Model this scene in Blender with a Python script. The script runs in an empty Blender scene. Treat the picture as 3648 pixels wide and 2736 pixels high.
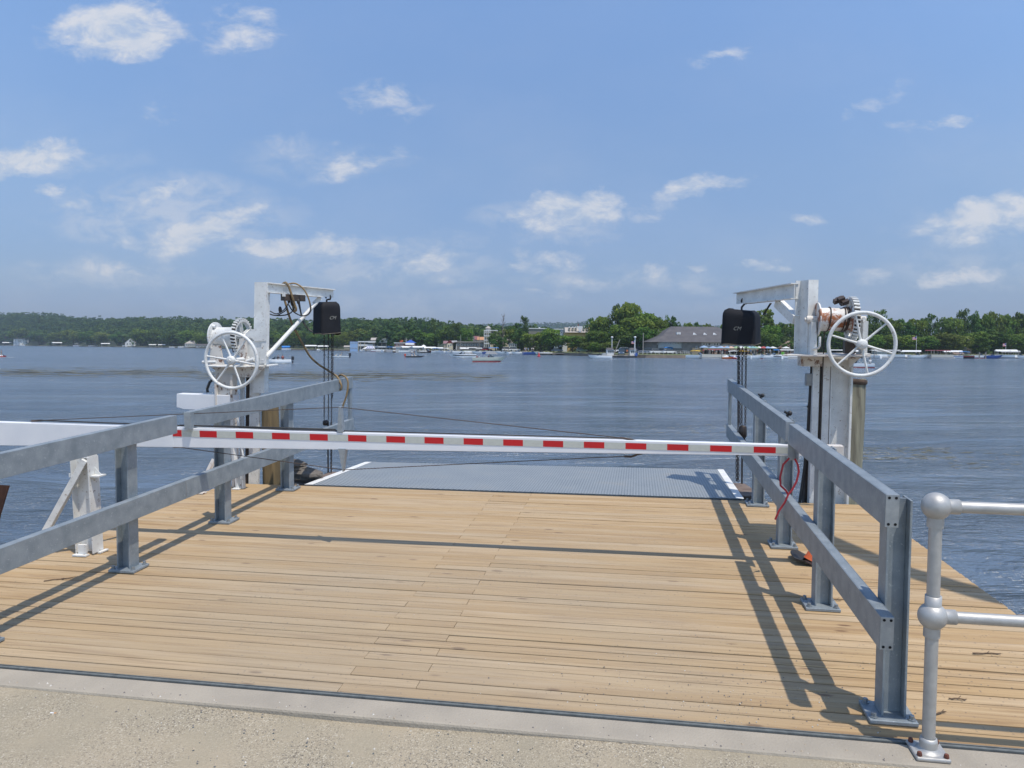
import bpy, math, random
import numpy as np
from mathutils import Matrix, Vector
random.seed(7)
SC = bpy.context.scene
COL = SC.collection
PI = math.pi
rad = math.radians

# ------------------------------------------------------------------ camera, world, sun
F = 2650.0; CX, CY = 1824.0, 1368.0          # focal length and centre in photograph pixels
PITCH = math.atan(134 / F); ROLL = rad(0.3)
EYE = 3.2                                    # eye height over the lake
cam_d = bpy.data.cameras.new('camera')
cam_d.sensor_width = 36.0
cam_d.lens = F / 3648 * 36.0
cam_d.clip_start = 0.05
cam_d.clip_end = 20000
cam = bpy.data.objects.new('camera', cam_d)
cam.matrix_world = Matrix.Translation((0, 0, EYE)) @ Matrix.Rotation(PI / 2 - PITCH, 4, 'X') @ Matrix.Rotation(ROLL, 4, 'Z')
COL.objects.link(cam)
SC.camera = cam
SC.view_settings.view_transform = 'Standard'
SC.view_settings.look = 'None'
SC.view_settings.gamma = 1
SC.view_settings.exposure = 0.12
SC.cycles.max_bounces = 8
SC.cycles.volume_bounces = 0
SC.cycles.transparent_max_bounces = 8
try:
    SC.cycles.use_denoising = True
except Exception:
    pass


def nrm(v):
    v = np.array(v, float); return v / np.linalg.norm(v)


def ray(u, v):
    x, y = u - CX, v - CY
    c, s = math.cos(ROLL), math.sin(ROLL)
    d = np.array([c * x + s * y, F, -(-s * x + c * y)])
    cp, sp = math.cos(PITCH), math.sin(PITCH)
    return nrm([d[0], d[1] * cp + d[2] * sp, -d[1] * sp + d[2] * cp])


# the dock's own frame: a = along the boards (right), b = out over the lake, h = up from the boards
CAM = np.array([0, 0, EYE])
DA = -ray(-14000, 1215); DB = ray(2274, 1118)
DA = nrm(DA - DB * DA.dot(DB)); DN = np.cross(DA, DB)
DO = CAM - 1.8 * DN
DM = Matrix(((DA[0], DB[0], DN[0], DO[0]), (DA[1], DB[1], DN[1], DO[1]), (DA[2], DB[2], DN[2], DO[2]), (0, 0, 0, 1)))
UPA, UPB = DA[2], DB[2]                       # true vertical leans this much in dock coordinates


def loc(P):
    q = np.array(P) - DO
    return np.array([q.dot(DA), q.dot(DB), q.dot(DN)])


def dk(u, v):
    d = ray(u, v); t = -1.8 / d.dot(DN); return loc(CAM + t * d)


def qb(u, v, b):
    """dock coordinates of the sight line (u, v) where it crosses the upright plane b"""
    d = ray(u, v); t = (DO + b * DB - CAM).dot(DB) / d.dot(DB); return tuple(loc(CAM + t * d))


def hor(u): return 1234 + 0.00524 * (u - 1824)
def XZ(u, v, Y):
    d = ray(u, v); t = Y / d[1]; return d[0] * t, EYE + d[2] * t


# ------- sun and sky
S = nrm(0.295 * DA - 0.213 * DB + DN)
SUN_EL = math.asin(S[2]); SUN_AZ = math.atan2(S[0], S[1])
sd = bpy.data.lights.new('sun', 'SUN'); sd.energy = 3.7; sd.angle = rad(0.55); sd.color = (1.0, 0.93, 0.82)
so = bpy.data.objects.new('sun', sd); COL.objects.link(so)
so.rotation_euler = Vector(S).to_track_quat('Z', 'Y').to_euler()

W = bpy.data.worlds.new('World'); SC.world = W; W.use_nodes = True
nt = W.node_tree; nt.nodes.clear()


class NT:
    def __init__(s, t): s.t = t
    def n(s, ty, **k):
        o = s.t.nodes.new(ty)
        for a, b in k.items(): setattr(o, a, b)
        return o
    def l(s, a, b): s.t.links.new(a, b)
    def m(s, op, a, b=None, c=None, clamp=False):
        o = s.t.nodes.new('ShaderNodeMath'); o.operation = op; o.use_clamp = clamp
        for i, x in enumerate((a, b, c)):
            if x is None: continue
            if isinstance(x, (int, float)): o.inputs[i].default_value = x
            else: s.t.links.new(x, o.inputs[i])
        return o.outputs[0]
    def mix(s, f, a, b, bt='MIX'):
        o = s.t.nodes.new('ShaderNodeMix'); o.data_type = 'RGBA'; o.blend_type = bt
        for i, x in ((0, f), (6, a), (7, b)):
            if isinstance(x, (int, float)): o.inputs[i].default_value = x
            elif isinstance(x, tuple): o.inputs[i].default_value = (*x[:3], 1)
            else: s.t.links.new(x, o.inputs[i])
        return o.outputs[2]
    def ramp(s, f, *st):
        o = s.t.nodes.new('ShaderNodeValToRGB'); cr = o.color_ramp
        while len(cr.elements) < len(st): cr.elements.new(0.5)
        for e, (p, c) in zip(cr.elements, st):
            e.position = p; e.color = (*c[:3], 1) if isinstance(c, tuple) else (c, c, c, 1)
        s.t.links.new(f, o.inputs[0]); return o.outputs[0]


k = NT(nt)
sky = k.n('ShaderNodeTexSky', sky_type='NISHITA', sun_disc=False)
sky.sun_elevation = SUN_EL; sky.sun_rotation = SUN_AZ
sky.altitude = 200; sky.air_density = 1.0; sky.dust_density = 0.7; sky.ozone_density = 3.0
tc = k.n('ShaderNodeTexCoord'); sep = k.n('ShaderNodeSeparateXYZ'); k.l(tc.outputs['Generated'], sep.inputs[0])
X, Y_, Z = sep.outputs
yy = k.m('MAXIMUM', Y_, 0.02)
az = k.m('DIVIDE', X, yy); el = k.m('DIVIDE', Z, yy)
CL = [(404, 112, 190, 78, 1, .0), (874, 118, 140, 60, .55, .2), (90, 548, 220, 50, .85, .12), (560, 398, 75, 22, .35, .1),
      (1336, 325, 120, 42, .5, .1), (1426, 390, 60, 25, .35, .1), (1030, 535, 90, 60, .32, 0), (1300, 570, 140, 34, .55, .2), (1200, 490, 50, 30, .35, .3),
      (185, 665, 55, 22, .5, 0), (265, 718, 80, 28, .5, 0), (545, 700, 85, 26, .75, .25), (730, 805, 180, 48, .95, .3), (560, 860, 170, 42, .62, .1), (412, 745, 100, 35, .42, 0),
      (1056, 882, 200, 36, .95, .0), (1230, 850, 80, 26, .5, .2), (1385, 865, 90, 24, .5, .0), (1492, 945, 110, 40, .8, .3), (1336, 1000, 150, 22, .42, 0), (380, 962, 150, 24, .55, -.05),
      (618, 957, 70, 22, .42, .2), (1616, 1000, 90, 20, .4, 0), (2060, 735, 150, 55, .98, .0), (1890, 785, 120, 42, .62, .1), (1960, 830, 120, 24, .42, 0),
      (2480, 668, 130, 28, .62, .2), (2300, 740, 150, 30, .42, .15), (1955, 928, 120, 34, .55, 0), (2316, 975, 90, 28, .62, 0), (2130, 1008, 150, 20, .5, 0), (2720, 955, 62, 16, .6, 0),
      (2525, 945, 42, 14, .42, 0), (2420, 930, 40, 14, .3, .2), (2885, 808, 52, 24, .5, 0), (3520, 770, 240, 48, .92, .1), (3400, 985, 150, 26, .8, .2), (3115, 1000, 50, 24, .45, 0),
      (2570, 190, 115, 20, .5, .25), (3140, 355, 90, 26, .3, .6), (3397, 425, 90, 24, .5, .2), (3250, 450, 70, 20, .3, .1), (1960, 1055, 110, 16, .4, 0), (1100, 1040, 160, 16, .3, 0), (700, 1060, 150, 14, .25, 0), (2850, 1080, 160, 14, .22, 0)]
cxy = k.n('ShaderNodeCombineXYZ'); k.l(az, cxy.inputs[0]); k.l(k.m('MULTIPLY', el, 1.9), cxy.inputs[1])
no = k.n('ShaderNodeTexNoise'); no.inputs['Scale'].default_value = 19; no.inputs['Detail'].default_value = 12; no.inputs['Roughness'].default_value = 0.66; no.inputs['Distortion'].default_value = 0.35
k.l(cxy.outputs[0], no.inputs['Vector'])
no2 = k.n('ShaderNodeTexNoise'); no2.inputs['Scale'].default_value = 3.2; no2.inputs['Detail'].default_value = 5
k.l(cxy.outputs[0], no2.inputs['Vector'])
wn = k.n('ShaderNodeTexNoise'); wn.inputs['Scale'].default_value = 7.5; wn.inputs['Detail'].default_value = 7; wn.inputs['Roughness'].default_value = 0.62
k.l(cxy.outputs[0], wn.inputs['Vector'])
wsp = k.n('ShaderNodeSeparateColor'); k.l(wn.outputs['Color'], wsp.inputs[0])
waz = k.m('ADD', az, k.m('MULTIPLY', k.m('SUBTRACT', wsp.outputs[0], 0.5), 0.15))
wel = k.m('ADD', el, k.m('MULTIPLY', k.m('SUBTRACT', wsp.outputs[1], 0.5), 0.075))
acc = None
for (u, v, rx, ry, st, tl) in CL:
    d = ray(u, v); a0, e0 = d[0] / d[1], d[2] / d[1]
    dx = k.m('SUBTRACT', waz, a0); dy = k.m('SUBTRACT', wel, e0)
    dy = k.m('SUBTRACT', dy, k.m('MULTIPLY', dx, tl))
    q = k.m('ADD', k.m('POWER', k.m('ABSOLUTE', k.m('MULTIPLY', dx, F / rx / 1.55)), 2), k.m('POWER', k.m('ABSOLUTE', k.m('MULTIPLY', dy, F / ry / 1.75)), 2))
    g = k.m('MULTIPLY', k.m('SUBTRACT', 1, q, clamp=True), st)
    acc = g if acc is None else k.m('MAXIMUM', acc, g)
nz = k.m('SUBTRACT', no.outputs[0], 0.5)
dens = k.m('ADD', k.m('MULTIPLY', acc, 1.05), k.m('MULTIPLY', nz, 2.3))
dens = k.m('SUBTRACT', dens, 0.16)
dens = k.m('MULTIPLY', k.m('MULTIPLY', dens, 1.25, clamp=True), k.m('MULTIPLY', acc, 2.2, clamp=True))
veil = k.m('MULTIPLY', k.m('MULTIPLY', k.m('SUBTRACT', no2.outputs[0], 0.42, clamp=True), 0.7), k.m('SUBTRACT', 1, k.m('MULTIPLY', el, 1.7), clamp=True))
bank = None
for (u, v, rx, ry, st) in [(600, 770, 540, 160, .55), (1330, 930, 540, 120, .52), (420, 970, 440, 70, .5), (1960, 790, 330, 100, .5), (2250, 1000, 480, 60, .5), (3450, 960, 380, 110, .34), (3440, 800, 330, 90, .3), (180, 560, 420, 70, .3), (1150, 560, 360, 80, .28), (1300, 1080, 900, 50, .3), (2900, 1090, 700, 40, .26)]:
    d = ray(u, v); a0, e0 = d[0] / d[1], d[2] / d[1]
    q = k.m('ADD', k.m('POWER', k.m('ABSOLUTE', k.m('MULTIPLY', k.m('SUBTRACT', waz, a0), F / rx)), 2), k.m('POWER', k.m('ABSOLUTE', k.m('MULTIPLY', k.m('SUBTRACT', wel, e0), F / ry)), 2))
    g = k.m('MULTIPLY', k.m('SUBTRACT', 1, q, clamp=True), st); bank = g if bank is None else k.m('MAXIMUM', bank, g)
bank = k.m('MULTIPLY', bank, k.m('MULTIPLY', k.m('SUBTRACT', no.outputs[0], 0.33, clamp=True), 4.4, clamp=True))
dens = k.m('MAXIMUM', dens, bank)
dens = k.m('MAXIMUM', dens, veil)
dens = k.m('MULTIPLY', dens, k.m('GREATER_THAN', Y_, 0.05))
tr = k.ramp(el, (0.0, (.23, .255, .40)), (.056, (.31, .335, .465)), (.09, (.365, .385, .48)), (.24, (.575, .585, .625)), (.445, (.77, .815, .86)), (1.0, (.83, .88, .91)))
vs = k.n('ShaderNodeVectorMath', operation='SCALE'); k.l(tr, vs.inputs[0]); vs.inputs['Scale'].default_value = 2.0
tint = k.mix(1.0, sky.outputs[0], vs.outputs[0], 'MULTIPLY')
SKYT = tint.node
cc_ = k.mix(k.m('MULTIPLY', k.m('SUBTRACT', no.outputs[0], 0.40, clamp=True), 5.0, clamp=True), (5.4, 6.0, 6.9), (7.5, 7.4, 7.4))
col = k.mix(k.m('MULTIPLY', dens, 0.76), tint, cc_)
CLDN = col.node
bg = k.n('ShaderNodeBackground'); k.l(col, bg.inputs[0]); bg.inputs[1].default_value = 0.1012
ow = k.n('ShaderNodeOutputWorld'); k.l(bg.outputs[0], ow.inputs[0])

# ------------------------------------------------------------------ materials
MATS = {}


def mat(name, c1, c2=None, rough=0.6, metal=0.0, scale=8.0, bump=0.0, bscale=60.0, stretch=(1, 1, 1), detail=5, rust=None, rust_amt=0.0, rust_scale=9.0, rnd=0.0, spec=0.5):
    m = bpy.data.materials.new(name); m.use_nodes = True; t = NT(m.node_tree)
    b = m.node_tree.nodes['Principled BSDF']
    b.inputs['Roughness'].default_value = rough; b.inputs['Metallic'].default_value = metal
    b.inputs['Specular IOR Level'].default_value = spec
    tc = t.n('ShaderNodeTexCoord'); mp = t.n('ShaderNodeMapping'); t.l(tc.outputs['Object'], mp.inputs[0]); mp.inputs['Scale'].default_value = stretch
    n = t.n('ShaderNodeTexNoise'); n.inputs['Scale'].default_value = scale; n.inputs['Detail'].default_value = detail; t.l(mp.outputs[0], n.inputs['Vector'])
    c2 = c2 or tuple(x * 0.85 for x in c1)
    col = t.mix(t.ramp(n.outputs[0], (0.3, 0.0), (0.7, 1.0)), c1, c2)
    if rust:
        n3 = t.n('ShaderNodeTexNoise'); n3.inputs['Scale'].default_value = rust_scale; n3.inputs['Detail'].default_value = 8; n3.inputs['Roughness'].default_value = .7; t.l(mp.outputs[0], n3.inputs['Vector'])
        col = t.mix(t.ramp(n3.outputs[0], (0.62 - rust_amt, 0.0), (0.68 - rust_amt * 0.8, 1.0)), col, rust)
    if rnd:
        oi = t.n('ShaderNodeObjectInfo'); hs = t.n('ShaderNodeHueSaturation')
        t.l(t.m('ADD', t.m('MULTIPLY', oi.outputs['Random'], rnd), 1 - rnd / 2), hs.inputs['Value'])
        t.l(t.m('ADD', t.m('MULTIPLY', t.m('FRACT', t.m('MULTIPLY', oi.outputs['Random'], 7.3)), 0.05), 0.475), hs.inputs['Hue'])
        t.l(col, hs.inputs['Color']); col = hs.outputs[0]
    t.l(col, b.inputs['Base Color'])
    if bump:
        n2 = t.n('ShaderNodeTexNoise'); n2.inputs['Scale'].default_value = bscale; n2.inputs['Detail'].default_value = 4; t.l(mp.outputs[0], n2.inputs['Vector'])
        bp = t.n('ShaderNodeBump'); bp.inputs['Strength'].default_value = bump; bp.inputs['Distance'].default_value = 0.01
        t.l(n2.outputs[0], bp.inputs['Height']); t.l(bp.outputs[0], b.inputs['Normal'])
    MATS[name] = m
    return m


M_galv = mat('galvanized_steel', (.29, .325, .35), (.195, .23, .255), rough=.5, metal=.25, scale=11, detail=10, bump=.15, bscale=140, rust=(.38, .415, .44), rust_amt=.03, rust_scale=75)
M_galv_plate = mat('galvanized_plate', (.40, .43, .45), (.30, .33, .36), rough=.42, metal=.5, scale=30, detail=8, bump=.1, bscale=150)
M_white = mat('chalky_white_paint', (.76, .76, .735), (.60, .60, .58), rough=.6, scale=9, detail=10, bump=.2, bscale=70, rust=(.27, .20, .15), rust_amt=.022, rust_scale=38)
M_white_rusty = mat('stained_white_paint', (.68, .65, .60), (.55, .50, .45), rough=.65, scale=5, bump=.15, bscale=50, rust=(.16, .08, .05), rust_amt=.075, rust_scale=13)
M_white_clean = mat('clean_white_paint', (.80, .80, .81), (.74, .75, .77), rough=.4, scale=6)
M_drum = mat('rusting_drum_paint', (.74, .73, .70), (.6, .57, .53), rough=.6, scale=7, rust=(.30, .10, .035), rust_amt=.125, rust_scale=9, bump=.2)
M_grease = mat('greasy_black_steel', (.035, .028, .025), (.07, .045, .03), rough=.45, scale=20)
M_rust = mat('rusty_steel', (.20, .075, .035), (.11, .045, .025), rough=.85, scale=12, bump=.3)
M_red = mat('red_reflective_tape', (.56, .012, .018), (.50, .012, .018), rough=.35, scale=3)
M_whitetape = mat('white_reflective_tape', (.55, .56, .50), (.50, .51, .46), rough=.35, scale=30)
M_hoist = mat('black_rubber_cover', (.009, .010, .014), (.016, .017, .021), rough=.72, spec=.25, scale=6, bump=.25, bscale=9)
M_hem = mat('frayed_edge_strip', (.16, .14, .10), (.05, .045, .04), rough=.9, scale=40)
M_chain = mat('oiled_chain_steel', (.035, .032, .032), (.07, .05, .04), rough=.4, metal=.5, scale=60)
M_wire = mat('weathered_wire_rope', (.09, .065, .05), (.05, .035, .03), rough=.8, scale=60)
M_cable = mat('black_cable_rubber', (.02, .02, .022), (.035, .033, .03), rough=.55, scale=20)
M_hose = mat('tan_weathered_hose', (.30, .20, .09), (.16, .12, .07), rough=.7, scale=14, rust=(.05, .045, .04), rust_amt=.06, rust_scale=8)
M_letter = mat('worn_grey_lettering', (.34, .34, .31), (.15, .15, .14), rough=.7, scale=80)
M_strap = mat('red_webbing', (.42, .03, .04), (.30, .02, .03), rough=.7, scale=60)
M_alu = mat('satin_aluminium_pipe', (.47, .465, .45), (.37, .365, .355), rough=.52, metal=.45, scale=22, bump=.06, bscale=140)
M_bolt = mat('rusty_bolt', (.16, .05, .03), (.10, .035, .025), rough=.8, scale=60)
M_boltg = mat('zinc_bolt', (.30, .33, .35), rough=.45, metal=.6, scale=50)
M_hole = mat('open_bolt_hole', (.008, .008, .01), rough=.9)
M_pile = mat('weathered_timber_pile', (.24, .175, .09), (.115, .088, .05), rough=.9, scale=3, stretch=(6, 6, .5), bump=.8, bscale=14, detail=8)
M_pile2 = mat('grey_green_timber_pile', (.30, .285, .205), (.11, .10, .075), rough=.9, scale=3, stretch=(6, 6, .5), bump=.9, bscale=14, detail=8)
M_darkwood = mat('dark_timber', (.04, .032, .028), (.07, .055, .045), rough=.9, scale=6, stretch=(4, 4, .6), bump=.5)
M_stone = mat('dark_lake_stone', (.085, .075, .068), (.16, .14, .12), rough=.85, scale=6, bump=.8, bscale=12, detail=8)
M_orange = mat('orange_plastic', (.62, .12, .03), (.5, .10, .03), rough=.5)
M_black = mat('black_plastic', (.02, .02, .022), rough=.5)
M_twig = mat('dry_twig', (.09, .06, .04), (.16, .11, .07), rough=.9, scale=60)
M_ltgrey = mat('light_grey_box_paint', (.35, .37, .38), (.2, .2, .2), rough=.6, scale=12)


# ------------------------------------------------------------------ mesh building
class MB:
    """collects faces of several pieces that become one mesh object"""
    def __init__(s): s.v = []; s.f = []; s.m = []; s.sm = []; s.cur = 0; s.smooth = False; s.attr = None; s.av = []
    def add(s, vs, fs, smooth=None):
        o = len(s.v); s.v += [tuple(map(float, p)) for p in vs]
        for f in fs:
            s.f.append(tuple(i + o for i in f)); s.m.append(s.cur); s.sm.append(s.smooth if smooth is None else smooth)
            if s.attr is not None: s.av.append(s.attr)
        return s
    def box(s, x0, x1, y0, y1, z0, z1, lean=(0, 0)):
        vs = []
        for z in (z0, z1):
            dx, dy = lean[0] * z, lean[1] * z
            vs += [(x0 + dx, y0 + dy, z), (x1 + dx, y0 + dy, z), (x1 + dx, y1 + dy, z), (x0 + dx, y1 + dy, z)]
        return s.add(vs, [(0, 3, 2, 1), (4, 5, 6, 7), (0, 1, 5, 4), (1, 2, 6, 5), (2, 3, 7, 6), (3, 0, 4, 7)])
    def obox(s, c, ax, ay, az):
        """box about c with half-axis vectors"""
        c, ax, ay, az = map(lambda q: np.array(q, float), (c, ax, ay, az))
        vs = [c + i * ax + j * ay + k_ * az for k_ in (-1, 1) for (i, j) in ((-1, -1), (1, -1), (1, 1), (-1, 1))]
        f = [(0, 3, 2, 1), (4, 5, 6, 7), (0, 1, 5, 4), (1, 2, 6, 5), (2, 3, 7, 6), (3, 0, 4, 7)]
        if np.dot(np.cross(ax, ay), az) < 0: f = [t_[::-1] for t_ in f]
        return s.add(vs, f)
    def beam(s, p, q, w, h, up=(0, 0, 1)):
        p, q = np.array(p, float), np.array(q, float); d = q - p; L = np.linalg.norm(d); d = d / L
        sd_ = nrm(np.cross(d, np.array(up, float))); u = np.cross(sd_, d)
        return s.obox((p + q) / 2, d * L / 2, sd_ * w / 2, u * h / 2)
    def prism(s, pts, ext):
        """polygon pts (3D, planar) extruded by vector ext"""
        n = len(pts); P = [np.array(p, float) for p in pts]; e = np.array(ext, float)
        nn = sum((np.cross(P[i] - P[0], P[(i + 1) % n] - P[0]) for i in range(n)), np.zeros(3))
        if np.dot(nn, e) < 0: P = P[::-1]
        vs = P + [p + e for p in P]
        fs = [tuple(range(n))[::-1], tuple(range(n, 2 * n))] + [(i, (i + 1) % n, (i + 1) % n + n, i + n) for i in range(n)]
        return s.add(vs, fs)
    def tube(s, pts, r, n=8, closed=False, caps=True):
        P = [np.array(p, float) for p in pts]; m = len(P); rr = r if hasattr(r, '__len__') else [r] * m
        ring = []; prev = None
        for i in range(m):
            a = P[(i - 1) % m] if (closed or i > 0) else P[i]; b = P[(i + 1) % m] if (closed or i < m - 1) else P[i]
            d = nrm(b - a)
            if prev is None:
                t = np.array([0, 0, 1.]) if abs(d[2]) < .9 else np.array([1., 0, 0])
                u = nrm(np.cross(d, t))
            else: u = nrm(prev - d * prev.dot(d))
            prev = u; w = np.cross(d, u)
            ring += [P[i] + rr[i] * (math.cos(2 * PI * j / n) * u + math.sin(2 * PI * j / n) * w) for j in range(n)]
        fs = []
        for i in range(m if closed else m - 1):
            a, b = i * n, ((i + 1) % m) * n
            for j in range(n): fs.append((a + j, a + (j + 1) % n, b + (j + 1) % n, b + j))
        s.add(ring, fs, smooth=True)
        if caps and not closed:
            s.add(ring[:n], [tuple(range(n))[::-1]], False); s.add(ring[-n:], [tuple(range(n))], False)
        return s
    def lathe(s, prof, c=(0, 0, 0), ax=(0, 0, 1), n=24, smooth=True):
        """prof = [(radius, distance along ax)]"""
        ax = nrm(ax); t = np.array([0, 0, 1.]) if abs(ax[2]) < .9 else np.array([1., 0, 0])
        u = nrm(np.cross(t, ax)); w = np.cross(ax, u); c = np.array(c, float)
        vs = []
        for (r, z) in prof:
            vs += [c + ax * z + r * (math.cos(2 * PI * j / n) * u + math.sin(2 * PI * j / n) * w) for j in range(n)]
        fs = []
        for i in range(len(prof) - 1):
            for j in range(n): fs.append((i * n + j, i * n + (j + 1) % n, (i + 1) * n + (j + 1) % n, (i + 1) * n + j))
        s.add(vs, fs, smooth)
        return s
    def sphere(s, c, r, n=16, m=10, sq=(1, 1, 1)):
        c = np.array(c, float); vs = []; fs = []
        for i in range(m + 1):
            th = PI * i / m
            for j in range(n):
                ph = 2 * PI * j / n
                vs.append(c + r * np.array([math.sin(th) * math.cos(ph) * sq[0], math.sin(th) * math.sin(ph) * sq[1], math.cos(th) * sq[2]]))
        for i in range(m):
            for j in range(n): fs.append((i * n + j, (i + 1) * n + j, (i + 1) * n + (j + 1) % n, i * n + (j + 1) % n))
        return s.add(vs, fs, True)
    def data(s, name, mats):
        me = bpy.data.meshes.new(name); me.from_pydata(s.v, [], s.f)
        for m_ in (mats if isinstance(mats, (list, tuple)) else [mats]): me.materials.append(m_)
        me.polygons.foreach_set('material_index', s.m); me.polygons.foreach_set('use_smooth', s.sm)
        if s.av:
            at = me.attributes.new('tint', 'FLOAT', 'FACE'); at.data.foreach_set('value', s.av)
        me.update(); return me
    def build(s, name, mats, parent=None, bevel=0.0, base=None):
        o = bpy.data.objects.new(name, s.data(name, mats)); COL.objects.link(o)
        if parent is not None:
            o.parent = parent
            b = parent.get('_b')
            if b is not None:
                pass
        if bevel:
            md = o.modifiers.new('bevel', 'BEVEL'); md.width = bevel; md.segments = 2; md.limit_method = 'ANGLE'; md.angle_limit = rad(40)
        return o


def tag(o, label=None, cat=None, group=None, kind=None):
    if label: o['label'] = label
    if cat: o['category'] = cat
    if group: o['group'] = group
    if kind: o['kind'] = kind
    return o


def thing(name, label, cat, pos=(0, 0, 0), rz=0.0, group=None, dock=False, frame=None):
    """an Empty at the thing's base; with dock=True its parts are given in dock coordinates"""
    o = bpy.data.objects.new(name, None); COL.objects.link(o); tag(o, label, cat, group)
    o.empty_display_size = 0.2
    if dock: o.matrix_world = DM @ Matrix.Translation(pos)
    else: o.matrix_world = Matrix.Translation(pos) @ Matrix.Rotation(rz, 4, 'Z')
    return o


class DB_(MB):
    """a mesh given in dock coordinates (a, b, h), put under a thing that stands at base"""
    def __init__(s, base=(0, 0, 0)): super().__init__(); s.base = np.array(base, float)
    def build(s, name, mats, parent=None, bevel=0.0, base=None):
        bs = s.base
        s.v = [(p[0] - bs[0], p[1] - bs[1], p[2] - bs[2]) for p in s.v]
        o = MB.build(s, name, mats, parent, bevel)
        if parent is None: o.matrix_world = DM @ Matrix.Translation(tuple(bs))
        return o


def kids(o): return [c for c in bpy.data.objects if c.parent is o]
CH = {}


def copy_tree(o, loc=None, rz=None, label=None, group=None, scale=None, swap=None, lst=None):
    """a copy of a thing with copies of its parts and sub-parts"""
    c = o.copy(); COL.objects.link(c)
    if loc is not None: c.location = loc
    if rz is not None: c.rotation_euler = (0, 0, rz)
    if scale is not None: c.scale = (scale,) * 3 if isinstance(scale, (int, float)) else scale
    if label: c['label'] = label
    if group: c['group'] = group
    for ch in kids_of(o):
        d = ch.copy(); COL.objects.link(d); d.parent = c
        if swap and ch.name.split('.')[0] in swap: d.material_slots[0].link = 'OBJECT'; d.material_slots[0].material = swap[ch.name.split('.')[0]]
        for g in kids_of(ch):
            e = g.copy(); COL.objects.link(e); e.parent = d
    return c


def kids_of(o):
    if o.name not in CH: CH[o.name] = list(o.children)
    return CH[o.name]


def text_mb(mb, txt, size, origin, ux, uy, depth=0.002, shear=0.0):
    """raised lettering as real faces"""
    cu = bpy.data.curves.new('t', 'FONT'); cu.body = txt; cu.size = size; cu.extrude = 0; cu.resolution_u = 2; cu.shear = shear
    o = bpy.data.objects.new('t', cu); COL.objects.link(o)
    dg = bpy.context.evaluated_depsgraph_get(); me = bpy.data.meshes.new_from_object(o.evaluated_get(dg))
    ux, uy, og = np.array(ux, float), np.array(uy, float), np.array(origin, float)
    vs = [og + ux * v.co[0] + uy * v.co[1] for v in me.vertices]
    mb.add(vs, [tuple(p.vertices) for p in me.polygons])
    bpy.data.objects.remove(o); bpy.data.curves.remove(cu); bpy.data.meshes.remove(me)
    return mb

# ------------------------------------------------------------------ the dock: ground, kerb, deck
def m_gravel():
    m = bpy.data.materials.new('gravelly_ground'); m.use_nodes = True; t = NT(m.node_tree); b = m.node_tree.nodes['Principled BSDF']
    tc = t.n('ShaderNodeTexCoord'); P = tc.outputs['Object']
    n = t.n('ShaderNodeTexNoise'); n.inputs['Scale'].default_value = 1.7; n.inputs['Detail'].default_value = 6; t.l(P, n.inputs['Vector'])
    base = t.ramp(n.outputs[0], (.32, (.38, .315, .225)), (.5, (.33, .28, .20)), (.68, (.28, .245, .18)))
    v = t.n('ShaderNodeTexVoronoi'); v.inputs['Scale'].default_value = 190; t.l(P, v.inputs['Vector'])
    hs = t.n('ShaderNodeSeparateColor'); t.l(v.outputs['Color'], hs.inputs[0])
    stone = t.ramp(hs.outputs[0], (0, (.09, .08, .07)), (.3, (.25, .21, .16)), (.7, (.43, .37, .27)), (1, (.62, .56, .45)))
    n2 = t.n('ShaderNodeTexNoise'); n2.inputs['Scale'].default_value = 3.1; n2.inputs['Detail'].default_value = 5; t.l(P, n2.inputs['Vector'])
    cover = t.m('MULTIPLY', t.ramp(n2.outputs[0], (.38, .12), (.62, .8)), t.ramp(hs.outputs[1], (.45, 0.0), (.55, 1.0)))
    t.l(t.mix(cover, base, stone), b.inputs['Base Color']); b.inputs['Roughness'].default_value = .95
    n3 = t.n('ShaderNodeTexNoise'); n3.inputs['Scale'].default_value = 120; n3.inputs['Detail'].default_value = 6; t.l(P, n3.inputs['Vector'])
    bp = t.n('ShaderNodeBump'); bp.inputs['Strength'].default_value = .7; bp.inputs['Distance'].default_value = .006
    t.l(t.m('ADD', n3.outputs[0], t.m('MULTIPLY', t.m('SUBTRACT', 1, v.outputs['Distance']), t.m('MULTIPLY', cover, 1.2))), bp.inputs['Height']); t.l(bp.outputs[0], b.inputs['Normal'])
    return m


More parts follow.
